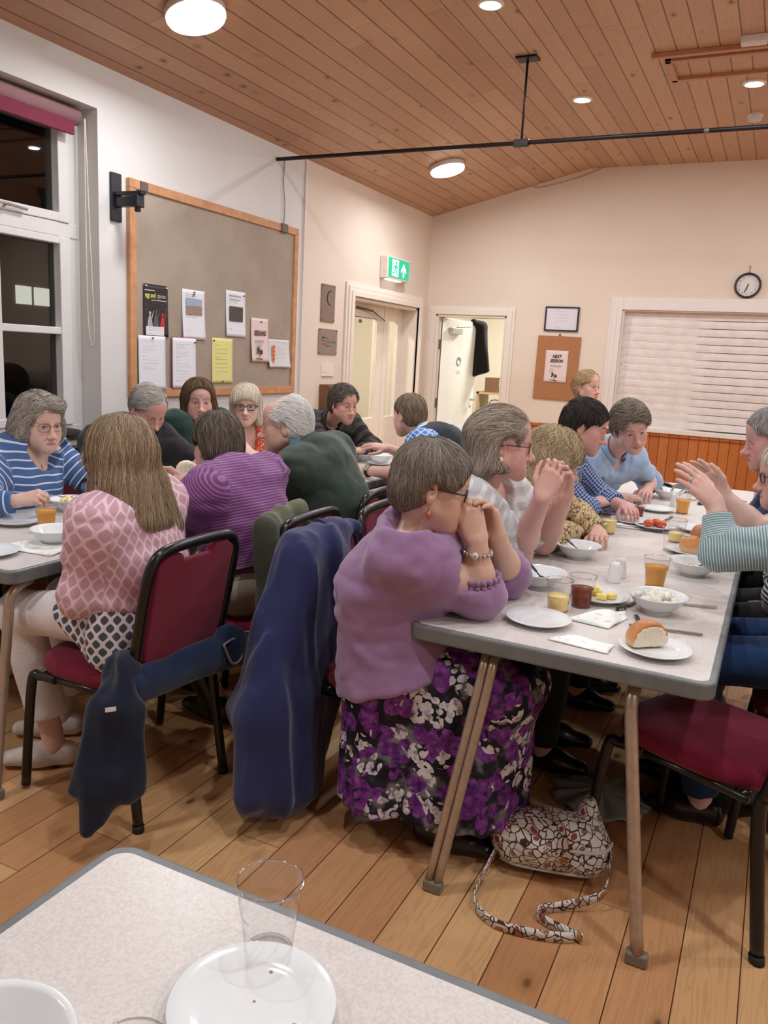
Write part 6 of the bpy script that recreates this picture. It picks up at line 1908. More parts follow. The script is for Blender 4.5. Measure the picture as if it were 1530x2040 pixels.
# ---- fair-haired woman in the orange dress (window side)
t = NT('orange_print'); v_ = t.voro(t.coord(), 95); c = t.mix(t.math('LESS_THAN', v_, 0.30), rgb(206, 84, 56), rgb(240, 214, 196)); M_ORNG = t.base(c, 0.8, 0, 0.2)
PALEB = [(0.70, 0.60, 0.46), (0.80, 0.71, 0.58), (0.58, 0.47, 0.34), (0.86, 0.79, 0.68)]
person('woman with pale blonde hair, dark glasses and an orange print dress', (-3.02, 4.22, 0.60), (-2.965, 4.13, 0.965), (-2.92, 4.06, 1.100), (0.56, -0.82, -0.05), -35,
       R=dict(el=(-2.80, 3.95, 0.80), wr=(-2.56, 4.02, 0.77), f=(0.9, 0.3, 0), n=(0, 0, 1)), L=dict(el=(-2.72, 4.25, 0.80), wr=(-2.52, 4.05, 0.77), f=(0.7, -0.7, 0), n=(0, 0, 1)),
       hp=dict(skin=SK_FAIR, red=0.7, open=0.6, brow=(0.4, 0.3, 0.2), browk=0.3), sw=0.165, bust=0.07, res=0.008,
       hair=bob_hair(PALEB, 0.105, 0.015, 0.12, 3000, 0.10, seed=41, thick=0.0012, fringe=0.040), extra=lambda c: glasses(c['root'], c['F'], c['H'], c['sc'], plain('specs_dark', rgb(40, 24, 30), 0.25), 'rect', rim=0.0022),
       top=dict(mat=M_ORNG, sleeve=0.25, off=0.014, name='dress', vneck=0.16), legs=dict(mat=M_ORNG, shoe=M_SHOE))

# ---- man in the dark plaid top (far end of the left-hand table)
t = NT('plaid_fleece'); u, v, w = t.xyz(t.attr('uvp').outputs['Vector'])
a = t.math('LESS_THAN', t.math('FRACT', t.math('DIVIDE', u, 0.075)), 0.5); n = t.noise(t.coord(), 60, 3)
c = t.mix(a, rgb(54, 52, 52), rgb(92, 88, 86)); b_ = t.math('LESS_THAN', t.math('FRACT', t.math('DIVIDE', v, 0.11)), 0.4); c = t.mix(t.math('MULTIPLY', b_, 0.35), c, rgb(40, 38, 40)); c = t.mix(t.math('MULTIPLY', n, 0.3), c, rgb(44, 42, 44))
M_PLAID = t.base(c, 0.9, 0, 0.1)
DKGREY = [(0.09, 0.075, 0.06), (0.14, 0.12, 0.10), (0.20, 0.18, 0.155), (0.06, 0.05, 0.04)]
def plaid_more(c):
    ch, sp, bk = c['chest'], c['sp'], c['bk']
    b = MB(); b.tube([ch - bk * 0.12 + sp * 0.03, ch - bk * 0.145 - sp * 0.06, ch - bk * 0.145 - sp * 0.18], 0.004, 6); b.build('zip', plain('zip_rust', rgb(110, 66, 58), 0.5), c['root'])
person('man with stubble and tousled dark hair in a grey plaid fleece', (-3.05, 5.0, 0.60), (-2.83, 4.90, 0.955), (-2.635, 4.78, 1.105), (0.86, -0.42, -0.14), -20,
       R=dict(el=(-2.66, 4.60, 0.80), wr=(-2.56, 4.80, 0.785), f=(0.2, 0.9, 0), n=(0, -0.2, 1), curl=(35, 40, 25)), L=dict(el=(-2.52, 5.02, 0.80), wr=(-2.50, 4.80, 0.80), f=(-0.2, -0.9, 0.1), n=(0.2, 0.2, 1), curl=(35, 40, 25)),
       hp=dict(skin=SK_TAN, red=0.8, nose=1.3, beard=(0.28, 0.24, 0.21), beardk=0.5, open=0.5, brow=(0.08, 0.06, 0.05), browk=0.85), sw=0.185, res=0.0085, hump=0.02,
       hair=short_hair(DKGREY, 0.014, 0.090, -0.075, 3200, 0.032, part=-0.02, back=0.15, sweep=0.4, seed=44, thick=0.0011, lift=(-0.003, 0.010), flat=0.5), extra=plaid_more,
       top=dict(mat=M_PLAID, sleeve=0.95, off=0.022, name='fleece', collar=M_PLAID, noise=0.007), legs=dict(mat=M_DARKT, shoe=M_SHOE))

# ---- man in the dark gilet
M_BCHK = checked('blue_check_shirt', rgb(78, 120, 186), rgb(206, 220, 238), 0.024, 0.20)
M_GILET = cloth('navy_gilet', rgb(26, 34, 42), 0.9, 160, 0.2, 0.05)
FAIRB = [(0.24, 0.17, 0.105), (0.32, 0.24, 0.16), (0.17, 0.115, 0.07), (0.38, 0.30, 0.215)]
def gilet_more(c):
    pel, ch, sp, br, bk, nl = c['pel'], c['chest'], c['sp'], c['br'], c['bk'], c['nl']
    S = Sculpt(); mid = pel + (ch - pel) * 0.45 + bk * 0.03
    S.limb(pel, mid, (0.205, 0.165), (0.21, 0.175), br, k=0.06); S.limb(mid, ch - sp * 0.05, (0.21, 0.175), (0.195, 0.155), br, k=0.06)
    S.ell(ch - sp * 0.02 + bk * 0.045, (0.16, 0.10, 0.085), R=np.stack([br, bk, sp], 1), k=0.06)
    S.cone(ch - UP * 0.0, ch + br * 0.14 - UP * 0.004, 0.094, 0.086, k=0.05); S.cone(ch, ch - br * 0.14 - UP * 0.004, 0.094, 0.086, k=0.05)
    S.cone(ch + nl * 0.02, ch + nl * 0.085, 0.088, 0.078, k=0.02); S.cone(ch + nl * 0.05 - bk * 0.03, ch + nl * 0.2 - bk * 0.05, 0.068, 0.09, k=0.008, sg=-1)
    V, Q = S.mesh(0.0085, noise=lambda l, h, s_: vnoise(l, h, s_, 0.06, 3, 0.004)); link('gilet', np_mesh('gilet', V, Q), c['root'], M_GILET)
    a = c['arms'][-1]; el, wr = A3(*a['el']), A3(*a['wr']); w = unit(wr - el); q = wr - w * 0.02
    u = unit(np.cross(w, UP)); v = np.cross(w, u)
    b = MB(); b.tube([q + (u * math.cos(k) + v * math.sin(k)) * 0.033 for k in np.linspace(0, 6.283, 25)[:-1]], 0.011, 8, closed=True, flat=0.3); b.build('watch_strap', plain('strap_black', rgb(40, 30, 26), 0.6), c['root'])
    d = unit(A3(0.3, -0.75, 0.55) - w * (A3(0.3, -0.75, 0.55) @ w)); Mx = Matrix.Translation(Vector(q + d * 0.034)) @ Vector(d).to_track_quat('Z', 'Y').to_matrix().to_4x4()
    b = MB(); b.box(-0.015, 0.015, -0.020, 0.020, -0.004, 0.006, M=Mx); b.build('watch_case', plain('watch_steel', rgb(190, 186, 178), 0.25, 0.8), c['root'], bevel=0.003)
person('man in a navy gilet and blue checked shirt, gesturing across the table', (-1.70, 4.36, 0.60), (-1.765, 4.33, 0.965), (-1.945, 4.33, 1.105), (-0.90, 0.36, -0.14), 178,
       R=dict(el=(-1.98, 4.56, 0.815), wr=(-2.13, 4.45, 0.880), f=(-0.85, -0.45, 0.15), n=(0.1, -0.3, 0.9), curl=(12, 15, 10), spread=7, thumb=0.1),
       L=dict(el=(-1.855, 4.10, 0.785), wr=(-2.13, 4.18, 0.768), f=(-0.95, 0.30, -0.02), n=(0.1, -0.5, 0.85), curl=(30, 35, 20)),
       hp=dict(skin=SK_PINK, red=0.8), sw=0.185, cw=(0.165, 0.115), ww=(0.17, 0.135), res=0.0085,
       hair=short_hair(FAIRB, 0.008, 0.088, -0.082, 3000, 0.035, seed=51, thick=0.0010, lift=(-0.003, 0.003)), extra=gilet_more,
       top=dict(mat=M_BCHK, sleeve=0.50, off=0.016, name='shirt', collar=M_BCHK, noise=0.005), legs=dict(mat=M_DARKT, shoe=M_SHOE))

# ---- woman drinking, pale striped top (right-hand table)
M_PALES = striped('pale_grey_stripe', rgb(196, 198, 202), rgb(224, 224, 226), 0.045, 0.62)
ASHB = [(0.38, 0.31, 0.235), (0.48, 0.42, 0.345), (0.27, 0.21, 0.15), (0.60, 0.55, 0.48), (0.33, 0.26, 0.19)]
def drink_hair(root, F, H, sc):
    S = bob_solid(0.075, 0.012, 0.088, 0.020, -0.01, hairline=0.074, flare=0.008)
    for s in (-1, 1): S.ell((s * 0.088, 0.028, -0.020), (0.030, 0.048, 0.062), k=0.01, sg=-1)
    S.ell((0, -0.100, 0.020), (0.045, 0.030, 0.040), k=0.03)
    def fl(P):
        d = np.zeros_like(P)
        up = np.clip((P[:, 2] - 0.0) / 0.05, 0, 1)
        d[:, 1] = -1.0 * up - 0.15; d[:, 2] = -0.35 - 1.0 * (1 - up); d[:, 0] = -P[:, 0] * 5 * up
        return d
    grow_hair(root, F, H, sc, S, fl, ASHB, 5200, 0.10, 0.0009, 17, lift=(-0.004, 0.005), flat=0.08, h=0.0035)
    b = MB(); T = lambda p: H + F @ (A3(*p) * sc)
    b.tube([T((0.035, -0.105, 0.048)), T((0.0, -0.126, 0.044)), T((-0.035, -0.105, 0.048))], 0.006, 8); b.build('hair_clip', plain('clip_pearl', rgb(226, 206, 182), 0.3), root)
    b = MB(); b.tube([T((0.030, -0.01, 0.128)), T((0.050, -0.045, 0.108))], 0.0025, 6); b.build('hair_grip', plain('grip_pale', rgb(232, 222, 206), 0.3), root)
def drink_more(c):
    root, F, H, sc = c['root'], c['F'], c['H'], c['sc']
    glasses(root, F, H, sc, plain('specs_plum', rgb(46, 30, 48), 0.25), 'rect', rim=0.0016)
    p = H + F @ A3(0.082, -0.006, -0.048); b = MB(); b.ball(tuple(p), (0.009, 0.009, 0.010), nu=12, nv=8); b.build('earring', plain('pearl', rgb(236, 222, 204), 0.15), root)
person('woman in glasses and a pale striped top drinking from a tumbler', (-1.02, 2.74, 0.60), (-0.925, 2.70, 0.985), (-0.838, 2.655, 1.166), (0.90, 0.42, -0.06), 8,
       R=dict(sh=(-0.90, 2.53, 0.965), el=(-0.755, 2.69, 0.778), wr=(-0.655, 2.555, 1.010), f=(0.30, 0.25, 0.92), n=(0.35, -0.85, 0.10), curl=(30, 38, 25), thumb=0.4, spread=2),
       L=dict(sh=(-0.89, 2.87, 0.965), el=(-0.735, 2.95, 0.778), wr=(-0.620, 2.735, 1.000), f=(0.05, -0.30, 0.95), n=(0.55, 0.80, 0.10), curl=(32, 40, 25), thumb=0.4, spread=2),
       hp=dict(skin=(0.72, 0.44, 0.38), red=0.9, jowl=1.1, jaw=0.95, brow=(0.3, 0.22, 0.16), browk=0.4), sw=0.168, bust=0.085, cw=(0.155, 0.115), ww=(0.165, 0.135), hw=(0.19, 0.14), arm_k=1.10, neck=0.054,
       res=0.0062, hres=0.0025, ares=0.0030, hair=drink_hair, extra=drink_more,
       top=dict(mat=M_PALES, sleeve=0.46, off=0.018, name='striped_top', noise=0.0065, scoop=0.085), legs=dict(mat=M_DARKT, shoe=M_SHOE))

# ---- curly blonde woman in the yellow print blouse
t = NT('leopard_print'); v_ = t.voro(t.coord(), 62, 'DISTANCE_TO_EDGE'); n = t.noise(t.coord(), 50, 2)
c = t.mix(t.math('MULTIPLY', t.math('LESS_THAN', v_, 0.09), t.math('GREATER_THAN', n, 0.42)), rgb(206, 184, 140), rgb(96, 78, 58)); M_LEOP = t.base(c, 0.8, 0, 0.2)
GOLDB = [(0.46, 0.34, 0.18), (0.58, 0.46, 0.28), (0.33, 0.225, 0.11), (0.66, 0.56, 0.39)]
person('woman with curly blonde hair in a yellow animal-print blouse', (-1.03, 3.38, 0.60), (-0.93, 3.33, 0.895), (-0.805, 3.275, 1.050), (0.93, 0.22, -0.26), 4,
       R=dict(el=(-0.735, 3.08, 0.785), wr=(-0.70, 3.27, 0.768), f=(0.1, 0.95, -0.02), n=(0.2, 0, 1), curl=(20, 25, 15)), L=dict(el=(-0.72, 3.50, 0.785), wr=(-0.60, 3.32, 0.768), f=(0.2, -0.9, 0), n=(0, 0, 1)),
       hp=dict(skin=SK_MID, red=0.6), sw=0.16, bust=0.075, ww=(0.16, 0.13), res=0.0072,
       hair=bob_hair(GOLDB, 0.095, 0.022, 0.115, 5000, 0.07, wave=1.0, seed=61, thick=0.0012, fringe=0.055, sidew=0.034, flare=0.012, lift=(-0.004, 0.010)), extra=None,
       top=dict(mat=M_LEOP, sleeve=0.95, off=0.018, name='blouse', noise=0.006), legs=dict(mat=M_DARKT, shoe=M_SHOE))

# ---- dark-haired man in the checked shirt
M_NCHK = checked('navy_check_shirt', rgb(54, 74, 122), rgb(186, 200, 226), 0.014, 0.20)
BLACKH = [(0.030, 0.024, 0.022), (0.05, 0.04, 0.036), (0.075, 0.065, 0.06), (0.02, 0.016, 0.015)]
person('young man with short dark hair in a navy checked shirt', (-1.05, 3.96, 0.60), (-0.93, 3.86, 0.965), (-0.80, 3.795, 1.165), (0.94, 0.12, -0.26), 0,
       R=dict(el=(-0.76, 3.70, 0.785), wr=(-0.735, 3.92, 0.790), f=(0.30, 0.85, 0.1), n=(0.1, -0.5, 0.8), curl=(50, 50, 30), thumb=0.8), L=dict(el=(-0.74, 4.08, 0.785), wr=(-0.60, 3.95, 0.785), f=(0.4, -0.8, 0), n=(0, 0, 1)),
       hp=dict(skin=(0.66, 0.38, 0.33), red=0.9, nose=1.2, brow=(0.04, 0.03, 0.03), browk=0.8, beard=(0.3, 0.22, 0.2), beardk=0.25), sw=0.185, res=0.0078,
       hair=short_hair(BLACKH, 0.010, 0.076, -0.075, 3600, 0.05, seed=71, thick=0.0011, lift=(-0.003, 0.005), flow=lambda P: np.stack([P[:, 0] * 2, 0.9 * np.clip((P[:, 2] - 0.03) / 0.05, -0.3, 1), -0.8 * np.clip((0.10 - P[:, 2]) / 0.06, 0.1, 1.5)], 1)),
       top=dict(mat=M_NCHK, sleeve=0.80, off=0.018, name='shirt', collar=M_NCHK), legs=dict(mat=M_DARKT, shoe=M_SHOE))

# ---- man in the light blue shirt
M_LBLUE = cloth('light_blue_cotton', rgb(158, 182, 212), 0.75, 220, 0.1, 0.04)
person('smiling man with grey-brown hair in a light blue shirt, leaning in', (-0.98, 4.56, 0.60), (-0.80, 4.42, 0.975), (-0.665, 4.245, 1.150), (0.50, -0.80, -0.34), -28, roll=-0.24,
       R=dict(sh=(-0.86, 4.26, 0.935), el=(-0.80, 4.16, 0.785), wr=(-0.66, 4.30, 0.772), f=(0.5, 0.8, 0), n=(0, -0.2, 1), curl=(30, 40, 25)),
       L=dict(sh=(-0.70, 4.56, 0.955), el=(-0.615, 4.84, 0.800), wr=(-0.595, 4.60, 0.785), f=(0.10, -0.98, -0.05), n=(0.3, 0, 1), curl=(22, 28, 15), spread=4),
       hp=dict(skin=(0.68, 0.42, 0.35), red=0.9, nose=1.3, smile=0.8, eye=0.75, brow=(0.22, 0.17, 0.12), browk=0.6), sw=0.185, res=0.0078,
       hair=short_hair([(0.19, 0.15, 0.11), (0.27, 0.225, 0.175), (0.13, 0.10, 0.07), (0.33, 0.285, 0.23)], 0.016, 0.084, -0.07, 3400, 0.07, part=0.03, front=0.012, seed=81, thick=0.0012, lift=(-0.003, 0.010), flat=0.25),
       top=dict(mat=M_LBLUE, sleeve=0.54, off=0.020, name='shirt', collar=M_LBLUE, vneck=0.06, cuff=M_LBLUE, noise=0.007), legs=dict(mat=M_DARKT, shoe=M_SHOE))

# ---- child standing by the hatch
M_NAVYT = cloth('navy_tee', rgb(30, 32, 52), 0.9)
def child_hair(root, F, H, sc):
    S = short_solid(0.010, 0.070, -0.07)
    S.ell((0, -0.118, 0.0), (0.035, 0.03, 0.045), k=0.02)
    S.cone((0.062, -0.03, -0.03), (0.055, -0.045, -0.085), 0.022, 0.012, k=0.02); S.cone((-0.062, -0.03, -0.03), (-0.055, -0.045, -0.085), 0.022, 0.012, k=0.02)
    grow_hair(root, F, H, sc, S, side_flow(0.0, back=0.9, sweep=0.5), [(0.56, 0.38, 0.20), (0.66, 0.48, 0.29), (0.44, 0.28, 0.13)], 2200, 0.08, 0.0014, 5, lift=(-0.004, 0.004), flat=0.15)
person('fair-haired child in a navy tee shirt standing by the back wall', (-1.37, 6.10, 0.72), (-1.35, 6.10, 1.055), (-1.30, 6.10, 1.295), (0.85, -0.42, -0.02), 5, sc=0.98,
       R=dict(el=(-1.40, 5.93, 0.83), wr=(-1.32, 5.93, 0.66), f=(0.2, 0, -0.9), n=(0, -1, 0)), L=dict(el=(-1.40, 6.27, 0.83), wr=(-1.32, 6.27, 0.66), f=(0.2, 0, -0.9), n=(0, 1, 0)),
       hp=dict(skin=(0.72, 0.44, 0.36), red=0.8, nose=0.8, brow=(0.4, 0.26, 0.14), browk=0.4, open=0.4), sw=0.125, cw=(0.115, 0.085), ww=(0.115, 0.09), hw=(0.125, 0.095), res=0.009, arm_k=0.8, hand_sc=0.8, neck=0.040,
       hair=child_hair, top=dict(mat=M_NAVYT, sleeve=0.40, off=0.014, name='tee_shirt'),
       legs=dict(mat=M_DARKT, kneeR=(-1.36, 6.02, 0.40), kneeL=(-1.36, 6.18, 0.40), ankR=(-1.38, 6.02, 0.08), ankL=(-1.38, 6.18, 0.08), shoe=M_SHOE, cuff=0.05))

# ---- right-hand side: grey-haired man in navy, the person in glasses between, the arms in teal stripes
M_NAVYJ = cloth('navy_jumper', rgb(40, 54, 84), 0.9, 200, 0.2, 0.05)
SILVER = [(0.36, 0.35, 0.345), (0.46, 0.45, 0.44), (0.26, 0.25, 0.25), (0.55, 0.54, 0.53)]
person('grey-haired man in a navy jumper at the right edge, hands clasped', (0.28, 3.72, 0.60), (0.12, 3.71, 0.985), (-0.005, 3.64, 1.190), (-0.93, -0.22, -0.20), 184,
       L=dict(sh=(0.11, 3.53, 0.945), el=(-0.02, 3.46, 0.795), wr=(-0.085, 3.44, 0.865), f=(-0.75, 0.10, 0.40), n=(-0.1, -0.9, 0.3), curl=(48, 50, 30), thumb=0.7),
       R=dict(el=(-0.04, 3.84, 0.80), wr=(-0.10, 3.58, 0.865), f=(-0.55, -0.45, 0.4), n=(-0.3, 0.9, 0.3), curl=(48, 50, 30), thumb=0.7),
       hp=dict(skin=(0.62, 0.36, 0.33), red=0.9, nose=1.4, eye=0.6, brow=(0.3, 0.28, 0.27), jowl=1.1), sw=0.185, ww=(0.175, 0.145), res=0.0078,
       hair=short_hair(SILVER, 0.014, 0.090, -0.08, 3000, 0.045, seed=91, thick=0.0012, wave=0.5),
       top=dict(mat=M_NAVYJ, sleeve=0.88, off=0.018, name='jumper', collar=M_LBLUE), legs=dict(mat=M_DARKT, shoe=M_SHOE))
M_BWS = striped('black_white_stripe', rgb(44, 42, 52), rgb(206, 202, 206), 0.016, 0.55)
person('person in plum glasses and a black striped top, leaning in at the edge', (0.30, 3.18, 0.60), (0.19, 3.17, 0.920), (0.070, 3.15, 1.105), (-0.95, -0.10, -0.14), 180,
       L=dict(el=(0.10, 3.02, 0.70), wr=(0.07, 3.08, 0.60), f=(-0.5, 0.5, -0.3), n=(0, 0, 1)), R=dict(el=(0.10, 3.34, 0.70), wr=(0.08, 3.24, 0.60), f=(-0.5, -0.3, 0), n=(0, 0, 1)),
       hp=dict(skin=SK_PINK, red=0.7, brow=(0.4, 0.34, 0.3), browk=0.4), sw=0.165, bust=0.06, res=0.009,
       hair=bob_hair(PALEB, 0.08, 0.014, 0.09, 2200, 0.08, seed=95, thick=0.0014, fringe=0.02), extra=lambda c: glasses(c['root'], c['F'], c['H'], c['sc'], plain('specs_plum', rgb(46, 30, 48), 0.25), 'rect', rim=0.0022),
       top=dict(mat=M_BWS, sleeve=0.95, off=0.015, name='striped_top'), legs=dict(mat=M_DARKT, shoe=M_SHOE))
M_TEAL = striped('teal_stripe', rgb(118, 152, 156), rgb(206, 220, 222), 0.0078, 0.64)
M_JEANS = cloth('denim', rgb(36, 62, 104), 0.85, 300, 0.1, 0.10)
def teal_more(c):
    a = c['arms'][-1]; wr = A3(*a['wr']); f = unit(A3(*a['f']))
    b = MB(); p = wr + f * 0.105
    n_ = unit(A3(*a['n']) - f * (A3(*a['n']) @ f)); t_ = -np.cross(n_, f)
    q = p + t_ * (-0.010)
    b.tube([q + (n_ * math.cos(k) + t_ * math.sin(k)) * 0.0105 for k in np.linspace(0, 6.283, 17)[:-1]], 0.002, 6, closed=True); b.build('ring', plain('ring_silver', rgb(210, 206, 200), 0.2, 0.9), c['root'])
person('woman in a teal striped top and jeans raising both hands over the table', (0.24, 2.74, 0.60), (0.215, 2.70, 1.005), (0.215, 2.72, 1.225), (-0.95, 0.15, -0.05), 178,
       L=dict(sh=(0.150, 2.555, 0.970), el=(-0.095, 2.545, 0.922), wr=(-0.132, 2.61, 1.050), f=(-0.62, -0.05, 0.60), n=(0.55, -0.70, 0.60), curl=(10, 14, 10), thumb=0.15, spread=2.5),
       R=dict(sh=(0.19, 2.85, 0.975), el=(-0.010, 2.98, 0.925), wr=(-0.125, 2.94, 1.030), f=(-0.60, 0.05, 0.55), n=(0.2, 0.95, 0.2), curl=(14, 20, 12), thumb=0.2, spread=3),
       hp=dict(skin=(0.74, 0.50, 0.43), red=0.5), sw=0.165, bust=0.07, ww=(0.155, 0.125), res=0.0062, ares=0.0030,
       hair=bob_hair(BROWN, 0.09, 0.014, 0.10, 1800, 0.09, seed=97, thick=0.0014), extra=teal_more,
       top=dict(mat=M_TEAL, sleeve={1: 0.56, -1: 0.90}, slim=0.0, off=0.014, name='striped_top', noise=0.005, long=0.06),
       legs=dict(mat=M_JEANS, shoe=M_SHOE, kneeL=(-0.13, 2.62, 0.545), kneeR=(-0.17, 2.84, 0.545), ankL=(-0.06, 2.62, 0.09), ankR=(-0.14, 2.84, 0.09)))
# ================================================================ what stands on the tables
M_CHINA = plain('white_china', rgb(232, 236, 238), 0.12, grain=0.0)
M_CUP = clear('clear_plastic', (0.97, 0.97, 0.97, 1), 0.04, 1.3)
def liquid(name, c, dens=1.0):
    if name in MATS: return MATS[name]
    t = NT(name); t.base(c, 0.08, 0, 0.5)
    t.b.inputs['Transmission Weight'].default_value = dens; t.b.inputs['IOR'].default_value = 1.2
    MATS[name] = t.m
    return t.m
M_AMBER = liquid('amber_cider', rgb(246, 184, 84), 0.30)
M_JUICE = plain('orange_juice', rgb(255, 226, 146), 0.25, grain=0.01)
M_COLA = liquid('dark_red_drink', rgb(140, 58, 34), 0.35)

def plate_me(r=0.0925):
    b = MB(); b.lathe([(0.0, 0.004), (r * 0.62, 0.004), (r * 0.68, 0.006), (r * 0.97, 0.0155), (r, 0.0175), (r * 0.985, 0.0185), (r * 0.68, 0.0095), (r * 0.60, 0.0075), (0.0, 0.0075)], 56)
    b.lathe([(r * 0.58, 0.0), (r * 0.60, 0.0045), (r * 0.55, 0.0045), (r * 0.54, 0.0)], 48)
    return b
def bowl_me(r=0.088, h=0.052):
    b = MB(); b.lathe([(0.0, 0.004), (r * 0.44, 0.004), (r * 0.52, 0.008), (r * 0.75, h * 0.48), (r * 0.93, h * 0.93), (r, h), (r * 0.985, h + 0.002), (r * 0.90, h * 0.95), (r * 0.72, h * 0.55), (r * 0.50, 0.013), (r * 0.4, 0.0095), (0.0, 0.009)], 56)
    b.lathe([(r * 0.47, 0.0), (r * 0.49, 0.006), (r * 0.44, 0.006), (r * 0.43, 0.0)], 40)
    return b
PLATE = plate_me().build('plate_form', M_CHINA); PLATE_ME = PLATE.data; bpy.data.objects.remove(PLATE)
BOWL = bowl_me().build('bowl_form', M_CHINA); BOWL_ME = BOWL.data; bpy.data.objects.remove(BOWL)
def plate(x, y, label, group='white side plates', z=TH, s=1.0):
    o = link('plate', PLATE_ME); o.location = (x, y, z); o.scale = (s, s, s)
    return tag(o, label, 'plate', group)
def bowl(x, y, label, group='white dessert bowls', z=TH, s=1.0):
    o = link('bowl', BOWL_ME); o.location = (x, y, z); o.scale = (s, s, s)
    return tag(o, label, 'bowl', group)

def cup_r(z, r0=0.0285, r1=0.0385, h=0.098):
    t_ = z / h
    return r0 + (r1 - r0) * t_ + (0.0014 if t_ > 0.60 else 0.0)
def tumbler(x, y, label, fill=0.0, mat=None, z=TH, group='plastic tumblers', s=1.0, tilt=None):
    o = thing('tumbler', label, 'glass', (x, y, z), group=group); o.scale = (s, s, s)
    h = 0.098
    zs = [0.002, 0.004] + list(np.linspace(0.008, 0.0585, 7)) + [0.0595] + list(np.linspace(0.064, 0.092, 4)) + [0.0955, 0.098]
    b = MB()
    pr = [(0.0, 0.003), (0.022, 0.003)] + [(cup_r(q), q) for q in zs] + [(0.0415, 0.0985), (0.0418, 0.0968), (0.0402, 0.0958)]
    b.lathe(pr, 40); b.build('cup', M_CUP, o)
    b = MB(); b.tube([(0.0400 * math.cos(a), 0.0400 * math.sin(a), 0.0978) for a in np.linspace(0, 2 * math.pi, 41)[:-1]], 0.0013, 6, closed=True); b.build('rim', clear('clear_rim', (0.9, 0.9, 0.9, 1), 0.05, 4.0), o)
    b = MB(); b.lathe([(0.0292, 0.0), (0.0296, 0.004), (0.027, 0.005), (0.0265, 0.0)], 36); b.build('foot_ring', clear('clear_rim', (0.9, 0.9, 0.9, 1), 0.05, 4.0), o)
    if fill > 0:
        top = 0.098 * fill
        q = [v for v in np.linspace(0.005, top, 8)]
        b = MB(); b.lathe([(0.0, 0.005)] + [(cup_r(v) - 0.0012, v) for v in q] + [(0.0, top)], 36); b.build('drink', mat, o)
    return o

M_CUTL = plain('cutlery_steel', rgb(170, 168, 166), 0.22, 0.9)
M_CUTD = plain('cutlery_dark', rgb(74, 72, 72), 0.3, 0.8)
def cutlery(name, kind, label, cat, a, b_, mat, group=None, z0=0.003):
    """a = business end, b_ = handle end (points on or above the table)"""
    a, b_ = Vector(a), Vector(b_)
    L = (b_ - a).length
    o = thing(name, label, cat, a, group=group)
    d = (b_ - a).normalized(); s = Vector((0, 0, 1)).cross(d).normalized(); n = d.cross(s)
    M = Matrix((s, d, n)).transposed().to_4x4(); o.matrix_world = Matrix.Translation(a) @ M
    m = MB(); m.prism([(-0.004, L * 0.45), (0.004, L * 0.45), (0.0058, L * 0.55), (0.0062, L * 0.98), (0.004, L), (-0.004, L), (-0.0062, L * 0.98), (-0.0058, L * 0.55)], z0 - 0.0015, z0 + 0.002); m.build('handle', mat, o, bevel=0.0012)
    m = MB()
    if kind == 'knife':
        m.prism([(-0.004, L * 0.46), (0.004, L * 0.46), (0.007, L * 0.40), (0.0075, L * 0.10), (0.0, 0.0), (-0.005, L * 0.05), (-0.005, L * 0.40)], z0 - 0.0006, z0 + 0.0008); m.build('blade', mat, o)
    elif kind == 'fork':
        m.prism([(-0.0022, L * 0.46), (0.0022, L * 0.46), (0.0035, L * 0.30), (0.010, L * 0.22), (-0.010, L * 0.22), (-0.0035, L * 0.30)], z0 - 0.001, z0 + 0.001)
        for q in (-0.0085, -0.0028, 0.0028, 0.0085): m.box(q - 0.0013, q + 0.0013, 0.0, L * 0.225, z0 - 0.001, z0 + 0.001)
        m.build('tines', mat, o)
    else:
        m.prism([(-0.0022, L * 0.46), (0.0022, L * 0.46), (0.0032, L * 0.26), (-0.0032, L * 0.26)], z0 - 0.001, z0 + 0.001)
        m.grid(lambda u, v: ((0.016 * math.sin(math.pi * v) ** 0.6) * (2 * u - 1), v * L * 0.27, z0 + 0.001 - 0.006 * math.sin(math.pi * v) * (1 - (2 * u - 1) ** 2)), 8, 12)
        m.build('spoon_bowl', mat, o)
    return o

# ---------------------------------------------------------------- right-hand table
bowl(-0.630, 2.530, 'empty white bowl with a spoon in it, in front of the woman in lilac')
cutlery('spoon', 'spoon', 'dark-handled spoon resting in the bowl in front of the woman in lilac', 'spoon', (-0.615, 2.530, 0.738), (-0.690, 2.575, 0.785), M_CUTD)
bowl(-0.617, 3.020, 'empty white bowl beside the salt shaker, before the woman drinking')
cutlery('spoon', 'spoon', 'dark spoon leaning in the bowl beside the salt shaker', 'spoon', (-0.60, 3.020, 0.738), (-0.685, 3.055, 0.783), M_CUTD)
bowl(-0.691, 3.510, 'white bowl with a dark spoon before the curly blonde woman')
cutlery('spoon', 'spoon', 'dark spoon leaning in the bowl before the curly blonde woman', 'spoon', (-0.675, 3.510, 0.738), (-0.755, 3.545, 0.783), M_CUTD)
bowl(-0.665, 4.100, 'white bowl the dark-haired young man eats from')
cutlery('spoon', 'spoon', 'spoon held by the dark-haired young man over his bowl', 'spoon', (-0.66, 4.09, 0.745), (-0.705, 4.005, 0.815), M_CUTD)
plate(-0.500, 4.330, 'white plate in front of the man in the light blue shirt')
plate(-0.565, 3.900, 'white plate under the orange juice, with a napkin beneath its edge')
bw = bowl(-0.253, 2.480, 'white bowl heaped with small white dumplings', s=1.02)
M_DUMP = plain('dumpling_white', rgb(240, 236, 222), 0.5)
rd = random.Random(5)
b = MB()
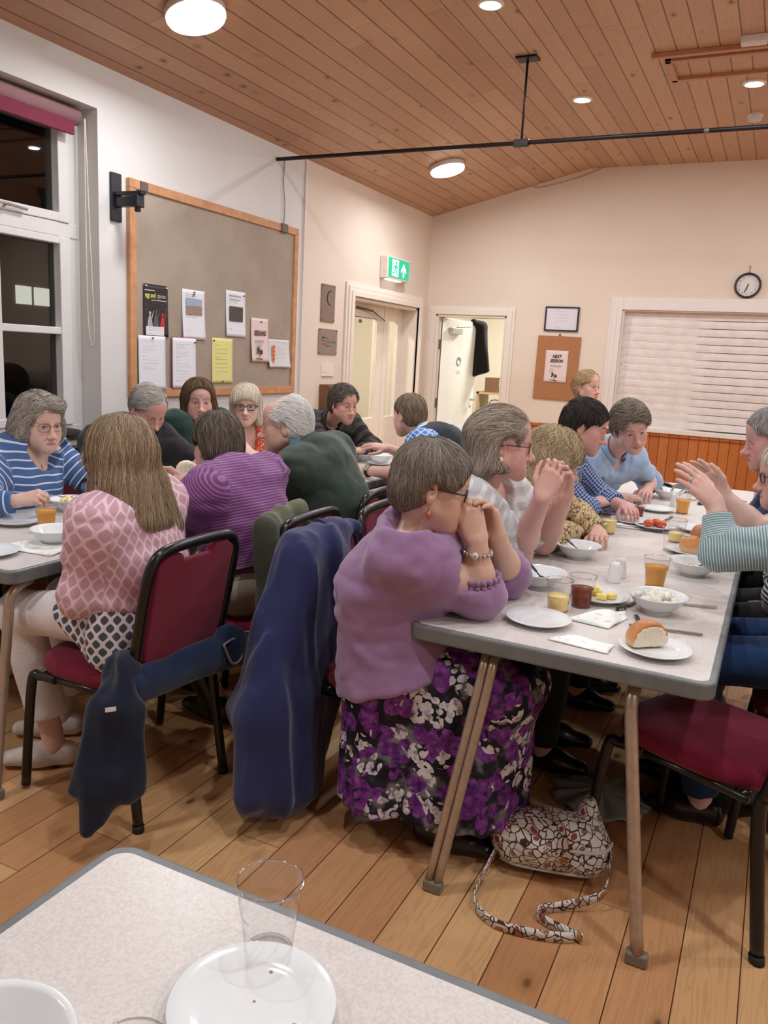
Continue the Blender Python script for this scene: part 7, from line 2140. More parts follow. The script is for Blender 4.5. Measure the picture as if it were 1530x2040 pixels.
for i in range(46):
    r_ = 0.062 * math.sqrt(rd.random()); a = rd.random() * 6.28
    b.ball((r_ * math.cos(a), r_ * math.sin(a), 0.040 + 0.018 * (1 - (r_ / 0.062) ** 2) + rd.uniform(-0.004, 0.004)), (rd.uniform(0.009, 0.014), rd.uniform(0.009, 0.014), rd.uniform(0.008, 0.011)), nu=9, nv=6)
o = b.build('dumplings', M_DUMP); o.location = (-0.253, 2.480, TH); tag(o, 'heap of small white dumplings in the bowl near the roll', 'food', kind='stuff')
bowl(-0.200, 3.030, 'white bowl with leftover food beside the teal-striped elbow')
b = MB()
for i in range(9):
    b.ball((rd.uniform(-0.03, 0.02), rd.uniform(-0.02, 0.025), 0.024 + rd.uniform(0, 0.008)), (rd.uniform(0.010, 0.017), rd.uniform(0.009, 0.015), 0.008), nu=9, nv=6)
o = b.build('leftovers', plain('pie_brown', rgb(206, 166, 104), 0.6, grain=0.12)); o.location = (-0.21, 3.03, TH); tag(o, 'brown leftovers of pudding in the bowl beside the teal elbow', 'food', kind='stuff')
cutlery('spoon', 'spoon', 'steel spoon in the bowl of leftovers', 'spoon', (-0.185, 3.02, 0.748), (-0.095, 3.085, 0.785), M_CUTL)
plate(-0.532, 2.160, 'empty white plate beside the lilac sleeve')
plate(-0.428, 2.500, 'white plate holding pats of butter, behind the folded napkin')
M_BUT = plain('butter_yellow', rgb(246, 224, 120), 0.45)
for i, (dx, dy, rz) in enumerate(((-0.045, -0.01, 0.3), (-0.015, 0.022, 0.9), (0.010, -0.02, 0.1), (0.035, 0.005, 1.2), (-0.02, -0.005, 0.5))):
    b = MB(); b.box(-0.016, 0.016, -0.012, 0.012, 0, 0.016)
    o = b.build('butter_pat', M_BUT, bevel=0.003); o.location = (-0.428 + dx, 2.500 + dy, TH + 0.0085 + (0.0165 if i == 4 else 0)); o.rotation_euler = (0, 0, rz)
    tag(o, ('butter pat at the tumbler side of the butter plate', 'butter pat at the far edge of the butter plate', 'butter pat at the near edge of the butter plate', 'butter pat at the dumpling side of the butter plate', 'topmost butter pat, lying across the others')[i], 'butter', 'pats of butter on the plate')

def roll(x, y, z, rz, label, cut=True, s=1.0, crust=None):
    o = thing('bread_roll', label, 'bread roll', (x, y, z), rz, 'bread rolls')
    S = Sculpt(); S.ell((0, 0, 0.028), A3(0.047, 0.046, 0.041) * s, k=0.01); S.ell((0, 0, 0.018), A3(0.048, 0.047, 0.020) * s, k=0.02); S.plane((0, 0, 0.0015), (0, 0, -1), k=0.004)
    if cut: S.plane((0.0, -0.020, 0.03), (0.55, -1, -0.15), k=0.003)
    V, Q = S.mesh(0.0035, noise=lambda l, h, s_: vnoise(l, h, s_, 0.016, 2, 0.0009))
    link('crust', np_mesh('crust', V, Q), o, crust or M_CRUST)
    if cut:
        S = Sculpt(); S.ell((0, 0, 0.028), A3(0.0448, 0.0435, 0.0375) * s, k=0.01); S.ell((0, 0, 0.017), A3(0.048, 0.045, 0.017) * s, k=0.02); S.plane((0, 0, 0.003), (0, 0, -1), k=0.004); S.plane((0.0, -0.0228, 0.03), (0.55, -1, -0.15), k=0.006)
        V, Q = S.mesh(0.003, noise=lambda l, h, s_: vnoise(l, h, s_, 0.007, 6, 0.0018)); link('crumb', np_mesh('crumb', V, Q), o, plain('crumb_white', rgb(236, 226, 204), 0.85, grain=0.06, scale=200))
    return o
t = NT('roll_crust'); z_ = t.xyz(t.coord())[2]; n = t.noise(t.coord(), 40, 3)
c = t.ramp(t.math('ADD', z_, t.math('MULTIPLY', n, 0.02)), [(0.018, rgb(228, 196, 150)), (0.045, rgb(214, 156, 100)), (0.072, rgb(190, 122, 68))]); M_CRUST = t.base(c, 0.4, 0, 0.3)
plate(-0.205, 2.100, 'white plate under the cut bread roll at the table corner')
roll(-0.228, 2.108, TH + 0.009, math.radians(12), 'cut bread roll showing white crumb, on the plate at the table corner', True, 1.08)
plate(-0.245, 3.390, 'white plate with a whole bread roll behind the leftovers')
roll(-0.235, 3.375, TH + 0.009, 0.6, 'whole bread roll on the plate beside the raised forearm', False, 1.0)
plate(-0.262, 3.900, 'white plate farther along, behind the second bread roll')
roll(-0.232, 3.74, TH + 0.001, 0.2, 'brown crusty roll behind the whole bread roll', False, 0.85, plain('crust_brown', rgb(176, 116, 78), 0.45, grain=0.1))
plate(-0.440, 3.830, 'white plate of sliced tomato')
M_TOM = plain('tomato_red', rgb(214, 84, 56), 0.25, grain=0.1, scale=90)
for i, (dx, dy, lab) in enumerate(((-0.028, -0.012, 'tomato half on the side of the plate nearer the juice'), (0.028, 0.004, 'tomato half on the side of the plate nearer the teal sleeve'), (0.0, 0.035, 'small tomato half at the far rim of the plate'))):
    o = thing('tomato_half', lab, 'tomato', (-0.440 + dx, 3.830 + dy, TH + 0.0085), i * 0.8, 'tomato halves on the plate')
    b = MB(); b.lathe([(0.0, 0.0), (0.014, 0.001), (0.022, 0.009), (0.024, 0.018), (0.020, 0.026), (0.008, 0.030), (0.0, 0.0305)], 20); b.build('flesh', M_TOM, o)
    b = MB(); b.tube([(0.012 * math.cos(a), 0.012 * math.sin(a), 0.0300) for a in np.linspace(0, 6.283, 13)[:-1]], 0.003, 6, closed=True); b.build('seeds', plain('tomato_pale', rgb(240, 176, 150), 0.4), o)
tumbler(-0.512, 2.300, 'tumbler a third full of orange juice beside the dark red drink', 0.50, M_JUICE)
tumbler(-0.462, 2.388, 'tumbler of dark red drink beside the butter plate', 0.62, M_COLA)
tumbler(-0.297, 2.765, 'full tumbler of amber drink beside the white shakers', 0.72, M_AMBER, s=1.06)
tumbler(-0.605, 3.570, 'tumbler of orange juice on the far side of the spoon bowl', 0.62, M_JUICE)
tumbler(-0.558, 4.060, 'tumbler of dark red drink before the dark-haired young man', 0.55, M_COLA)
tumbler(-0.376, 4.350, 'tumbler of amber drink behind the tomato plate', 0.75, M_AMBER)
tumbler(-0.322, 3.590, 'tumbler of orange juice beside the tomato plate', 0.42, M_JUICE)
tumbler(-0.318, 3.390, 'empty clear tumbler beside the whole bread roll')
tg = tumbler(-0.628, 2.605, 'clear tumbler held up in the hands of the woman drinking', z=1.075); tg.rotation_euler = (0.0, -0.10, 0.0)
M_SHK = plain('shaker_white', rgb(238, 240, 240), 0.15, grain=0)
def shaker(x, y, lab):
    o = thing('salt_shaker', lab, 'shaker', (x, y, TH), group='white shakers')
    b = MB(); b.lathe([(0.0, 0.0), (0.0225, 0.0), (0.0235, 0.004), (0.0215, 0.035), (0.0185, 0.052)], 28); b.build('body', M_SHK, o)
    b = MB(); b.lathe([(0.0185, 0.052), (0.0182, 0.060), (0.013, 0.070), (0.004, 0.0735), (0.0, 0.0735)], 28)
    b.build('cap', M_SHK, o)
    b = MB()
    for a in np.linspace(0, 6.283, 6)[:-1]: b.ball((0.006 * math.cos(a), 0.006 * math.sin(a), 0.0732), 0.0012, nu=6, nv=4)
    b.build('holes', INK, o)
    return o
shaker(-0.429, 2.745, 'white salt shaker in front, on the table by the amber drink')
shaker(-0.423, 2.822, 'white pepper shaker half hidden behind the other shaker')
shaker(-0.438, 4.555, 'white shaker at the far end near the blue-shirted man')

def mat_napkin():
    t = NT('napkin_print'); v = t.voro(t.coord('Generated'), 3.2); n = t.noise(t.coord('Generated'), 9, 3)
    m = t.math('MULTIPLY', t.math('LESS_THAN', v, 0.24), t.math('GREATER_THAN', n, 0.40))
    return t.base(t.mix(t.math('MULTIPLY', m, 0.7), rgb(240, 244, 242), rgb(232, 190, 188)), 0.8, 0, 0.1)
M_NAP = mat_napkin()
def napkin(pts, lab, lift=0.0, tri=False, z=TH, group='paper napkins'):
    """pts: four corners in order"""
    P4 = [Vector((x, y, 0)) for x, y in pts]
    b = MB()
    def fn(u, v):
        p = P4[0] * (1 - u) * (1 - v) + P4[1] * u * (1 - v) + P4[2] * u * v + P4[3] * (1 - u) * v
        zz = 0.003 + 0.003 * math.sin(u * 7 + v * 3) * math.sin(v * 5) + lift * math.sin(math.pi * u) * math.sin(math.pi * min(1, v * 1.2))
        return (p.x, p.y, z + max(0.002, zz))
    b.grid(fn, 16, 16)
    o = b.build('napkin', M_NAP, solid=0.0022)
    return tag(o, lab, 'napkin', group)
napkin([(-0.475, 2.235), (-0.345, 2.215), (-0.315, 2.345), (-0.335, 2.420)], 'folded triangular napkin tented between plate and butter', 0.030)
napkin([(-0.470, 2.030), (-0.310, 2.010), (-0.305, 2.085), (-0.430, 2.100)], 'flat paper napkin with a pink flower near the table edge', 0.004)
napkin([(-0.62, 3.78), (-0.50, 3.80), (-0.47, 3.93), (-0.58, 3.95)], 'napkin under the edge of the plate by the orange juice', 0.0)
cutlery('knife', 'knife', 'steel knife pointing into the dumpling bowl', 'knife', (-0.285, 2.560, 0.722), (-0.090, 2.630, 0.722), M_CUTL)
cutlery('fork', 'fork', 'steel fork lying behind the cut roll plate', 'fork', (-0.300, 2.280, 0.722), (-0.105, 2.315, 0.722), M_CUTL)
cutlery('knife', 'knife', 'dark knife sticking out from behind the cut bread roll', 'knife', (-0.300, 2.395, 0.722), (-0.255, 2.235, 0.722), M_CUTD)
cutlery('spoon', 'spoon', 'dark spoon between napkin and dumpling bowl', 'spoon', (-0.352, 2.400, 0.722), (-0.318, 2.545, 0.722), M_CUTD)
cutlery('knife', 'knife', 'dark knife on the bare table beyond the tomato plate', 'knife', (-0.425, 4.02, 0.722), (-0.405, 4.20, 0.722), M_CUTD)
cutlery('knife', 'knife', 'steel knife at the far end before the grey-haired man', 'knife', (-0.20, 5.10, 0.722), (-0.09, 5.02, 0.722), M_CUTL)
# far end: tumbler with a napkin stuck in it, used plates and a dark folded cloth
tumbler(-0.375, 4.86, 'clear tumbler with a pale napkin standing in it')
b = MB(); b.grid(lambda u, v: (-0.375 + (u - 0.5) * (0.03 + 0.075 * v), 4.86 + 0.012 * math.sin(u * 9) * v, TH + 0.03 + 0.17 * v - 0.05 * u * v), 10, 10)
tag(b.build('napkin', plain('napkin_pale', rgb(214, 228, 232), 0.8), solid=0.002), 'pale blue-white napkin standing upright in a tumbler', 'napkin', 'paper napkins')
plate(-0.47, 5.20, 'white plate at the far table end with a dark cloth on it', s=1.15)
b = MB(); b.grid(lambda u, v: (-0.62 + 0.20 * u, 5.20 + 0.10 * v - 0.04 * u, TH + 0.022 + 0.018 * math.sin(u * 6) * math.sin(v * 4 + 1)), 12, 8)
tag(b.build('spectacle_cloth', plain('cloth_dark', rgb(92, 84, 84), 0.8), solid=0.004), 'dark crumpled cloth at the far end of the laid tables', 'cloth')
bowl(-0.50, 4.80, 'white bowl stacked with cutlery at the far end')
for i in range(4):
    a = 0.5 + i * 0.9
    cutlery('fork', 'fork', ('used fork leaning left in the far bowl', 'used fork leaning away in the far bowl', 'used fork leaning right in the far bowl', 'used fork leaning near in the far bowl')[i], 'fork', (-0.50 + 0.02 * math.cos(a), 4.80 + 0.02 * math.sin(a), 0.735), (-0.50 + 0.115 * math.cos(a), 4.80 + 0.115 * math.sin(a), 0.79), M_CUTL, 'used forks in the far bowl')
b = MB(); b.lathe([(0, 0), (0.016, 0), (0.016, 0.014), (0.0, 0.016)], 20); o = b.build('bottle_cap', plain('cap_dark', rgb(60, 58, 60), 0.4)); o.location = (-0.318, 4.72, TH); tag(o, 'small dark bottle cap beside the amber drink', 'cap')

# ---------------------------------------------------------------- left-hand table
plate(-2.610, 2.136, 'empty white plate before the woman in blue stripes', s=1.08)
plate(-2.290, 1.765, 'white plate at the near corner of the window table')
bowl(-2.262, 2.010, 'white bowl on a napkin in front of the pink blouse', s=1.0)
napkin([(-2.36, 1.83), (-2.12, 1.86), (-2.16, 2.06), (-2.34, 2.04)], 'spread paper napkin under the bowl by the pink blouse', 0.0)
tumbler(-2.445, 2.130, 'tumbler of amber drink on the window table', 0.80, M_AMBER)
tumbler(-2.385, 2.205, 'tumbler of orange juice beside the amber drink on the window table', 0.62, M_JUICE)
tumbler(-2.475, 2.335, 'tumbler of orange juice farther back, by the eaten pudding', 0.80, M_JUICE)
bowl(-2.655, 2.440, 'white bowl of pudding the woman in blue stripes eats from')
b = MB()
for i in range(8): b.ball((rd.uniform(-0.035, 0.035), rd.uniform(-0.035, 0.035), 0.040 + rd.uniform(0, 0.012)), (0.018, 0.016, 0.011), nu=9, nv=6)
o = b.build('pudding', plain('custard', rgb(244, 226, 170), 0.5)); o.location = (-2.655, 2.440, TH); tag(o, 'yellow pudding in the bowl of the woman in blue stripes', 'food', kind='stuff')
cutlery('spoon', 'spoon', 'spoon in the hand of the woman in blue stripes', 'spoon', (-2.640, 2.395, 0.785), (-2.605, 2.250, 0.822), M_CUTL)
plate(-2.395, 2.890, 'white plate of butter before the purple shirt')
b = MB(); b.box(-0.035, 0.035, -0.022, 0.022, 0, 0.026); o = b.build('butter_pat', M_BUT, bevel=0.004); o.location = (-2.395, 2.885, TH + 0.0085); tag(o, 'thick slab of butter on the plate before the purple shirt', 'butter')
roll(-2.38, 2.86, 0.862, 0.3, 'torn white bread roll held by the man in the purple shirt', True, 0.9, plain('roll_pale', rgb(236, 222, 196), 0.6))
plate(-2.62, 3.02, 'white plate before the old man in charcoal')
napkin([(-2.42, 2.70), (-2.30, 2.70), (-2.30, 2.80), (-2.42, 2.80)], 'crumpled napkin between the purple shirt and the old man', 0.03)
bowl(-2.505, 4.880, 'white bowl before the man in the plaid fleece')
bowl(-2.345, 4.800, 'white bowl on a plate near the watch wrist', z=TH + 0.0175); plate(-2.345, 4.800, 'white plate under the bowl near the watch wrist')
tumbler(-2.44, 5.02, 'tumbler of amber drink at the far end of the window table', 0.70, M_AMBER)
b = MB(); b.ball((0, 0, 0.016), (0.032, 0.024, 0.016), nu=14, nv=8); b.ball((0.02, 0.01, 0.022), (0.02, 0.02, 0.014), nu=12, nv=8); o = b.build('cake_piece', plain('chocolate', rgb(74, 52, 44), 0.6)); o.location = (-2.24, 4.80, TH); tag(o, 'small piece of dark cake by the elbow of the dark gilet', 'cake')
# ---------------------------------------------------------------- foreground table
tumbler(-0.470, 0.722, 'empty clear tumbler at the back edge of the foreground table')
plate(-0.432, 0.634, 'large white plate with a few crumbs, in the foreground', s=1.0)
for i, (dx, dy, r_) in enumerate(((-0.012, 0.055, 0.0022), (-0.004, 0.010, 0.0016), (0.055, 0.0, 0.0035))):
    b = MB(); b.ball((0, 0, 0), (r_, r_ * 0.8, r_ * 0.7), nu=8, nv=6); o = b.build('crumb', plain('crumb_brown', rgb(206, 160, 120), 0.7)); o.location = (-0.432 + dx, 0.634 + dy, TH + 0.0085 + (0.004 if i == 2 else 0.0)); tag(o, ('crumb near the back rim of the foreground plate', 'tiny crumb in the middle of the foreground plate', 'larger orange crumb by the right of the foreground plate')[i], 'crumb', 'crumbs on the foreground plate')
bowl(-0.600, 0.425, 'empty white bowl at the lower left corner of the foreground', s=1.02)
tumbler(-0.452, 0.470, 'clear tumbler whose rim just shows at the bottom of the foreground', s=0.9)
# ================================================================ coats and bags
M_NAVYC = cloth('navy_coat', rgb(38, 44, 88), 0.75, 260, 0.25, 0.05)
def soft(name, label, cat, S, h, mat, base, noise=None, part='cloth'):
    o = thing(name, label, cat, base)
    V, Q = S.mesh(h, noise=noise, relax=2)
    c = link(part, np_mesh(part, V, Q), o, mat)
    c.matrix_parent_inverse = Matrix.Translation(Vector(base)).inverted()
    return o
# navy coat over the back of the lilac woman's chair
S = Sculpt(); ux = (0, 1, 0)
S.cone((-1.285, 2.10, 0.845), (-1.285, 2.38, 0.850), 0.056, 0.050, k=0.03)
S.limb((-1.268, 2.22, 0.79), (-1.255, 2.10, 0.34), (0.155, 0.066), (0.20, 0.085), ux, k=0.05)
S.limb((-1.255, 2.06, 0.36), (-1.235, 1.99, 0.085), (0.19, 0.085), (0.17, 0.085), ux, k=0.05)
S.cone((-1.280, 2.065, 0.79), (-1.290, 1.885, 0.36), 0.078, 0.080, k=0.05); S.cone((-1.290, 1.885, 0.36), (-1.255, 1.84, 0.14), 0.078, 0.070, k=0.05)
S.plane((-1.25, 1.92, 0.022), (-0.25, -0.25, -1), k=0.015)
cz = lambda l, h, s_: vnoise(l, h, s_, (0.06, 0.055, 0.6), 12, 0.017) + vnoise(l, h, s_, (0.026, 0.024, 0.25), 13, 0.007)
nc = soft('coat', 'navy blue coat hung over the back of the chair, reaching the floor', 'coat', S, 0.008, M_NAVYC, (-1.30, 2.05, 0.0), cz)
b = MB(); b.tube([(-1.27, 2.22, 0.892), (-1.30, 2.22, 0.905), (-1.325, 2.22, 0.885)], 0.005, 6); c = b.build('hanging_loop', M_NAVYC, nc); c.matrix_parent_inverse = Matrix.Translation((-1.30, 2.05, 0)).inverted()
# olive jacket over the second chair of the window table
M_OLIVE = cloth('olive_jacket', rgb(92, 94, 70), 0.85, 200, 0.3, 0.07); M_OLIVD = cloth('olive_dark', rgb(66, 70, 58), 0.85, 200, 0.2, 0.07)
S = Sculpt()
S.cone((-1.515, 2.26, 0.860), (-1.515, 2.45, 0.868), 0.038, 0.036, k=0.03); S.limb((-1.475, 2.36, 0.83), (-1.440, 2.34, 0.44), (0.125, 0.030), (0.150, 0.045), ux, k=0.03)
S.plane((-1.45, 2.3, 0.41), (0, 0.15, -1), k=0.01)
oj = soft('jacket', 'olive green jacket hung over the chair behind the purple shirt', 'jacket', S, 0.007, M_OLIVE, (-1.47, 2.33, 0.0), lambda l, h, s_: vnoise(l, h, s_, (0.05, 0.045, 0.4), 22, 0.013))
S = Sculpt(); S.cone((-1.50, 2.22, 0.84), (-1.455, 2.19, 0.60), 0.050, 0.055, k=0.03); S.cone((-1.455, 2.19, 0.60), (-1.450, 2.17, 0.40), 0.055, 0.050, k=0.03)
V, Q = S.mesh(0.007, noise=lambda l, h, s_: vnoise(l, h, s_, (0.04, 0.04, 0.2), 23, 0.010)); c = link('sleeve', np_mesh('sleeve', V, Q), oj, M_OLIVD); c.matrix_parent_inverse = Matrix.Translation((-1.47, 2.33, 0)).inverted()
# dark jacket slung on the pink woman's chair
M_DKJ = cloth('dark_navy_fleece', rgb(22, 30, 48), 0.9, 200, 0.25, 0.05); M_DKB = cloth('dark_blue_fleece', rgb(30, 46, 78), 0.9, 200, 0.25, 0.05)
S = Sculpt()
S.cone((-1.60, 1.640, 0.505), (-1.565, 1.590, 0.42), 0.065, 0.058, k=0.03); S.limb((-1.56, 1.585, 0.42), (-1.545, 1.535, 0.20), (0.085, 0.040), (0.105, 0.034), (0.6, 0.6, 0), k=0.03)
S.limb((-1.55, 1.53, 0.24), (-1.575, 1.480, 0.09), (0.085, 0.034), (0.030, 0.022), (0.6, 0.6, 0), k=0.03)
S.cone((-1.63, 1.60, 0.545), (-1.575, 1.545, 0.505), 0.040, 0.045, k=0.02, sg=-1)
dj = soft('jacket', 'dark navy jacket dangling from the side of the pink woman\'s chair', 'jacket', S, 0.007, M_DKJ, (-1.56, 1.55, 0.0), lambda l, h, s_: vnoise(l, h, s_, (0.035, 0.035, 0.14), 31, 0.012))
Mi = Matrix.Translation((-1.56, 1.55, 0)).inverted()
S = Sculpt(); S.limb((-1.56, 1.64, 0.465), (-1.535, 2.09, 0.455), (0.035, 0.055), (0.04, 0.06), (1, 0, 0), k=0.03); S.cone((-1.54, 2.07, 0.47), (-1.60, 2.16, 0.44), 0.06, 0.05, k=0.03)
V, Q = S.mesh(0.008, noise=lambda l, h, s_: vnoise(l, h, s_, (0.05, 0.09, 0.04), 33, 0.008)); c = link('body_of_jacket', np_mesh('body_of_jacket', V, Q), dj, M_DKB); c.matrix_parent_inverse = Mi
b = MB(); b.tube(bez([(-1.50, 1.99, 0.50), (-1.485, 2.02, 0.43), (-1.485, 2.07, 0.44), (-1.50, 2.06, 0.50), (-1.50, 1.99, 0.50)], 5), 0.004, 6); b.tube(bez([(-1.53, 2.12, 0.50), (-1.52, 2.20, 0.47), (-1.53, 2.19, 0.42), (-1.55, 2.12, 0.43)], 5), 0.004, 6); c = b.build('pale_drawcord', plain('cord_pale', rgb(150, 150, 154), 0.6), dj); c.matrix_parent_inverse = Mi
b = MB(); b.box(-0.014, 0.014, -0.001, 0.001, -0.006, 0.006, M=Matrix.Translation((-1.50, 1.50, 0.47)) @ Matrix.Rotation(0.9, 4, 'Z')); c = b.build('white_tag', plain('tag_white', rgb(226, 226, 230), 0.5), dj); c.matrix_parent_inverse = Mi
# patterned handbag on the floor
t = NT('bag_print'); co = t.coord(); w_ = t.noise(co, 9, 3, out=1); ma = t.n('VectorMath', operation='MULTIPLY_ADD'); t.l(w_, ma.inputs[0]); ma.inputs[1].default_value = (0.06, 0.06, 0.06); t.l(co, ma.inputs[2])
e = t.voro(ma.outputs[0], 44, 'DISTANCE_TO_EDGE'); v1 = t.n('TexVoronoi', feature='F1'); v1.inputs['Scale'].default_value = 44; t.l(ma.outputs[0], v1.inputs['Vector'])
sc_ = t.n('SeparateColor'); t.l(v1.outputs['Color'], sc_.inputs[0])
owl = t.ramp(sc_.outputs[1], [(0.0, rgb(150, 70, 60)), (0.4, rgb(140, 116, 104)), (0.7, rgb(178, 120, 84)), (1.0, rgb(110, 96, 92))], 'CONSTANT')
c = t.mix(t.math('MULTIPLY', t.math('LESS_THAN', v1.outputs['Distance'], 0.42), t.math('GREATER_THAN', sc_.outputs[0], 0.62)), rgb(220, 215, 208), owl)
c = t.mix(t.math('LESS_THAN', e, 0.06), c, rgb(70, 50, 50))
e2 = t.voro(co, 80); c = t.mix(t.math('MULTIPLY', t.math('LESS_THAN', e2, 0.16), 0.5), c, rgb(84, 76, 74))
M_BAG = t.base(c, 0.55, 0, 0.3)
hb = thing('handbag', 'small handbag with a woodland print on the floor under the table', 'handbag', (-0.425, 2.125, 0), 0.25)
S = Sculpt(); S.limb((-0.095, 0.0, 0.085), (0.095, 0.0, 0.085), (0.082, 0.078), (0.082, 0.078), (0, 1, 0), k=0.02); S.ell((-0.03, -0.01, 0.12), (0.10, 0.07, 0.05), k=0.05); S.ell((0.10, 0.06, 0.16), (0.03, 0.04, 0.05), k=0.04); S.plane((0, 0, 0.004), (0, 0, -1), k=0.01)
V, Q = S.mesh(0.006, noise=lambda l, h, s_: vnoise(l, h, s_, 0.05, 41, 0.006), relax=2); link('body', np_mesh('body', V, Q), hb, M_BAG)
b = MB(); b.tube(bez([(-0.168, 0.0, 0.112), (-0.145, -0.052, 0.114), (-0.085, -0.076, 0.115), (0.085, -0.076, 0.115), (0.145, -0.052, 0.114), (0.168, 0.0, 0.112)], 6), 0.005, 8); b.build('piping', plain('piping_white', rgb(206, 204, 200), 0.5), hb)
b = MB(); b.tube(bez([(-0.140, -0.040, 0.034), (-0.085, -0.064, 0.034), (0.085, -0.064, 0.034), (0.140, -0.040, 0.034)], 6), 0.004, 8); b.build('piping', plain('piping_white', rgb(206, 204, 200), 0.5), hb)
def ribbon(b, pts, w):
    p = bez(pts, 6)
    V, F = [], []
    for i, q in enumerate(p):
        V += [tuple(q), (q.x, q.y, q.z + w)]
    for i in range(len(p) - 1): F.append((2 * i, 2 * i + 2, 2 * i + 3, 2 * i + 1))
    b.add(V, F, True)
b = MB(); ribbon(b, [(-0.150, -0.02, 0.04), (-0.185, -0.14, 0.01), (-0.195, -0.235, 0.003), (-0.14, -0.300, 0.003), (-0.04, -0.315, 0.003), (0.05, -0.305, 0.003), (0.075, -0.285, 0.003)], 0.030)
ribbon(b, [(0.155, 0.0, 0.10), (0.160, -0.08, 0.06), (0.135, -0.15, 0.03), (0.04, -0.185, 0.004), (-0.02, -0.215, 0.003), (-0.02, -0.250, 0.003), (0.05, -0.285, 0.003), (0.085, -0.300, 0.003)], 0.030)
b.build('strap', M_BAG, hb, solid=0.0025)
# grey cloth disc, dark bags, paper
gd = thing('folded_rain_hat', 'grey crumpled round cloth with radial creases on the floor', 'cloth', (-0.37, 2.60, 0))
b = MB(); b.grid(lambda u, v: ((v * 0.165 * (1 + 0.07 * math.sin(u * 6.283 * 7))) * math.cos(u * 6.283), (v * 0.150) * math.sin(u * 6.283), 0.006 + 0.035 * (1 - v) + 0.007 * math.sin(u * 6.283 * 11) * v), 80, 8); b.build('cloth', plain('rain_grey', rgb(152, 162, 168), 0.5), gd, solid=0.003)
def pouch(name, label, x, y, r, h, mat, rz=0.0):
    o = thing(name, label, 'bag', (x, y, 0), rz)
    S = Sculpt(); S.limb((0, 0, h * 0.32), (0, 0, h * 0.62), (r, r * 0.6), (r * 0.8, r * 0.45), (1, 0, 0), k=0.04); S.ell((0, 0, 0.06), (r, r * 0.65, 0.06), k=0.06); S.plane((0, 0, 0.004), (0, 0, -1), k=0.01)
    V, Q = S.mesh(0.010, noise=lambda l, hh, s_: vnoise(l, hh, s_, 0.06, int(abs(x) * 100), 0.010), relax=2); link('body', np_mesh('body', V, Q), o, mat)
    b = MB(); b.tube(bez([(-r * 0.5, 0, h * 0.72), (-r * 0.3, 0.01, h * 1.0), (r * 0.3, 0.01, h * 1.0), (r * 0.5, 0, h * 0.72)], 8), 0.009, 8, flat=0.5); b.build('handle', mat, o)
    return o
pouch('shopping_bag', 'plum cloth bag standing on the floor at the right edge', 0.205, 2.72, 0.12, 0.34, cloth('plum_cloth', rgb(78, 26, 70), 0.8), 0.4)
pouch('shoulder_bag', 'black bag on the floor under the right-hand chair', -0.02, 2.79, 0.16, 0.22, cloth('black_nylon', rgb(24, 24, 26), 0.6), 0.3)
pouch('rucksack', 'black rucksack on the floor beside the olive jacket chair', -1.62, 2.62, 0.16, 0.36, cloth('black_nylon', rgb(24, 24, 26), 0.6), 1.3)
b = MB(); b.grid(lambda u, v: (0.20 * (u - 0.5), 0.14 * (v - 0.5), 0.012 + 0.03 * math.sin(u * 3) * (1 - v)), 8, 6); o = b.build('paper_bag', plain('paper_buff', rgb(196, 170, 136), 0.8), solid=0.002); o.location = (-2.15, 2.66, 0.0); o.rotation_euler = (0, 0, 0.7); tag(o, 'buff paper bag lying on the floor beneath the window table', 'paper bag')
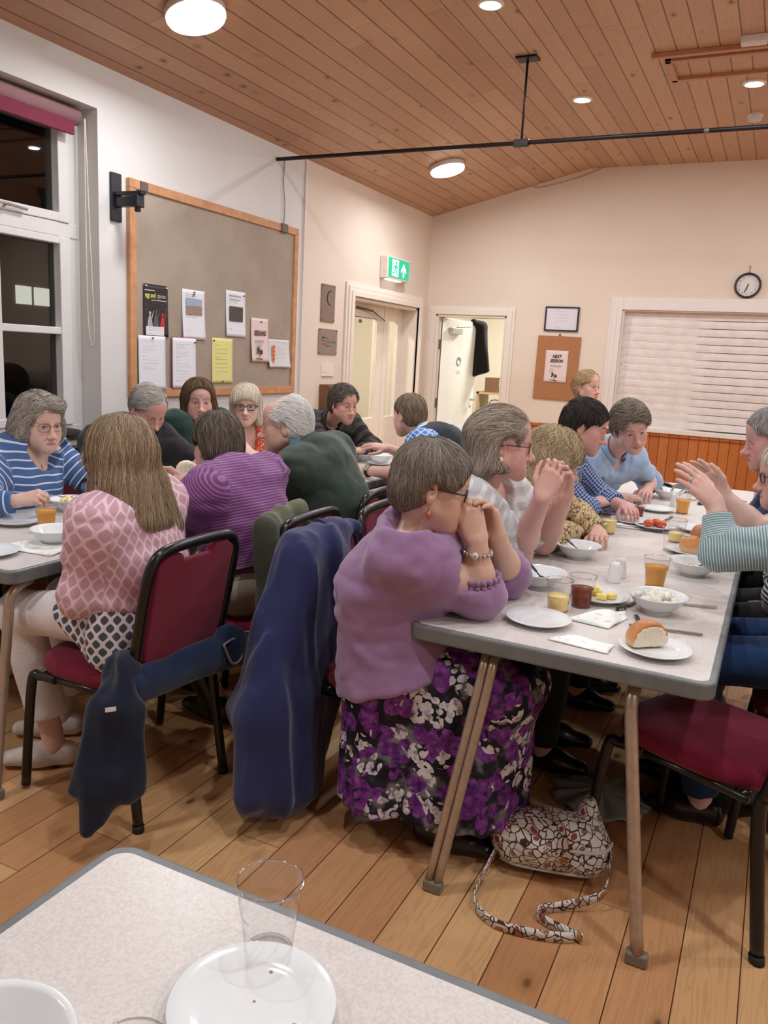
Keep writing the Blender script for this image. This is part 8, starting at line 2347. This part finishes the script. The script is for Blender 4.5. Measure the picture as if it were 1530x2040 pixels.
# black coat on the open back door, boxes in the passage
S = Sculpt(); ex_, ey_ = BX0 + 0.035 + 0.80 * math.cos(math.radians(80.5)), YB + 0.06 + 0.80 * math.sin(math.radians(80.5))
S.cone((ex_ - 0.01, ey_ - 0.10, 1.885), (ex_ + 0.05, ey_ + 0.02, 1.84), 0.035, 0.055, k=0.04); S.limb((ex_ + 0.055, ey_ + 0.02, 1.82), (ex_ + 0.07, ey_ + 0.0, 1.28), (0.065, 0.08), (0.145, 0.07), (1, 0, 0), k=0.05)
S.plane((ex_, ey_, 1.245), (0.35, 0, -1), k=0.01)
soft('coat', 'black coat hanging from the top corner of the open white door', 'coat', S, 0.009, cloth('black_wool', rgb(26, 26, 28), 0.9), (ex_, ey_, 1.2), lambda l, h, s_: vnoise(l, h, s_, (0.05, 0.05, 0.4), 51, 0.010))
sh = thing('storage_shelf', 'pale shelf of boxes seen through the back door', 'shelf', (-3.30, 10.9, 0))
b = MB()
for zz in (0.50, 1.02): b.box(-0.5, 0.5, -0.22, 0.22, zz - 0.03, zz)
b.build('shelf_board', plain('shelf_ply', rgb(206, 178, 140), 0.6), sh)
for sx in (-0.49, 0.46):
    b = MB(); b.box(sx, sx + 0.03, -0.22, 0.22, 0, 1.02); b.build('upright', plain('shelf_ply', rgb(206, 178, 140), 0.6), sh)
def carton(name, lab, x, y, z, w, d, h, mat):
    o = thing(name, lab, 'box', (x, y, z)); b = MB(); b.box(-w / 2, w / 2, -d / 2, d / 2, 0, h); b.build('carton', mat, o, bevel=0.004)
    b = MB(); b.box(-w / 2 + 0.01, w / 2 - 0.01, -0.025, 0.025, h, h + 0.002); b.box(w * 0.1, w * 0.42, -d / 2 - 0.002, -d / 2, h * 0.4, h * 0.9); b.build('tape', plain('tape_pale', rgb(206, 196, 176), 0.5), o)
    return o
carton('cardboard_box', 'brown cardboard box on the shelf through the back door', -3.52, 10.86, 1.02, 0.34, 0.30, 0.20, plain('cardboard', rgb(130, 96, 70), 0.8))
carton('crate', 'green crate beneath the cardboard box through the back door', -3.42, 10.86, 0.50, 0.36, 0.30, 0.34, plain('crate_green', rgb(52, 84, 60), 0.5))
pb = pouch('bin_bag', 'black stuffed bag on the floor units through the back door', -3.40, 10.35, 0.22, 0.50, cloth('black_bin_bag', rgb(28, 30, 36), 0.35), 0.0); pb.location.z = 0.42
b = MB(); b.box(-0.35, 0.35, -0.25, 0.25, 0, 0.42); o = b.build('storage_box', plain('box_tan', rgb(196, 160, 116), 0.7), bevel=0.006); o.location = (-3.40, 10.35, 0); tag(o, 'tan storage box under the black stuffed bag', 'box')
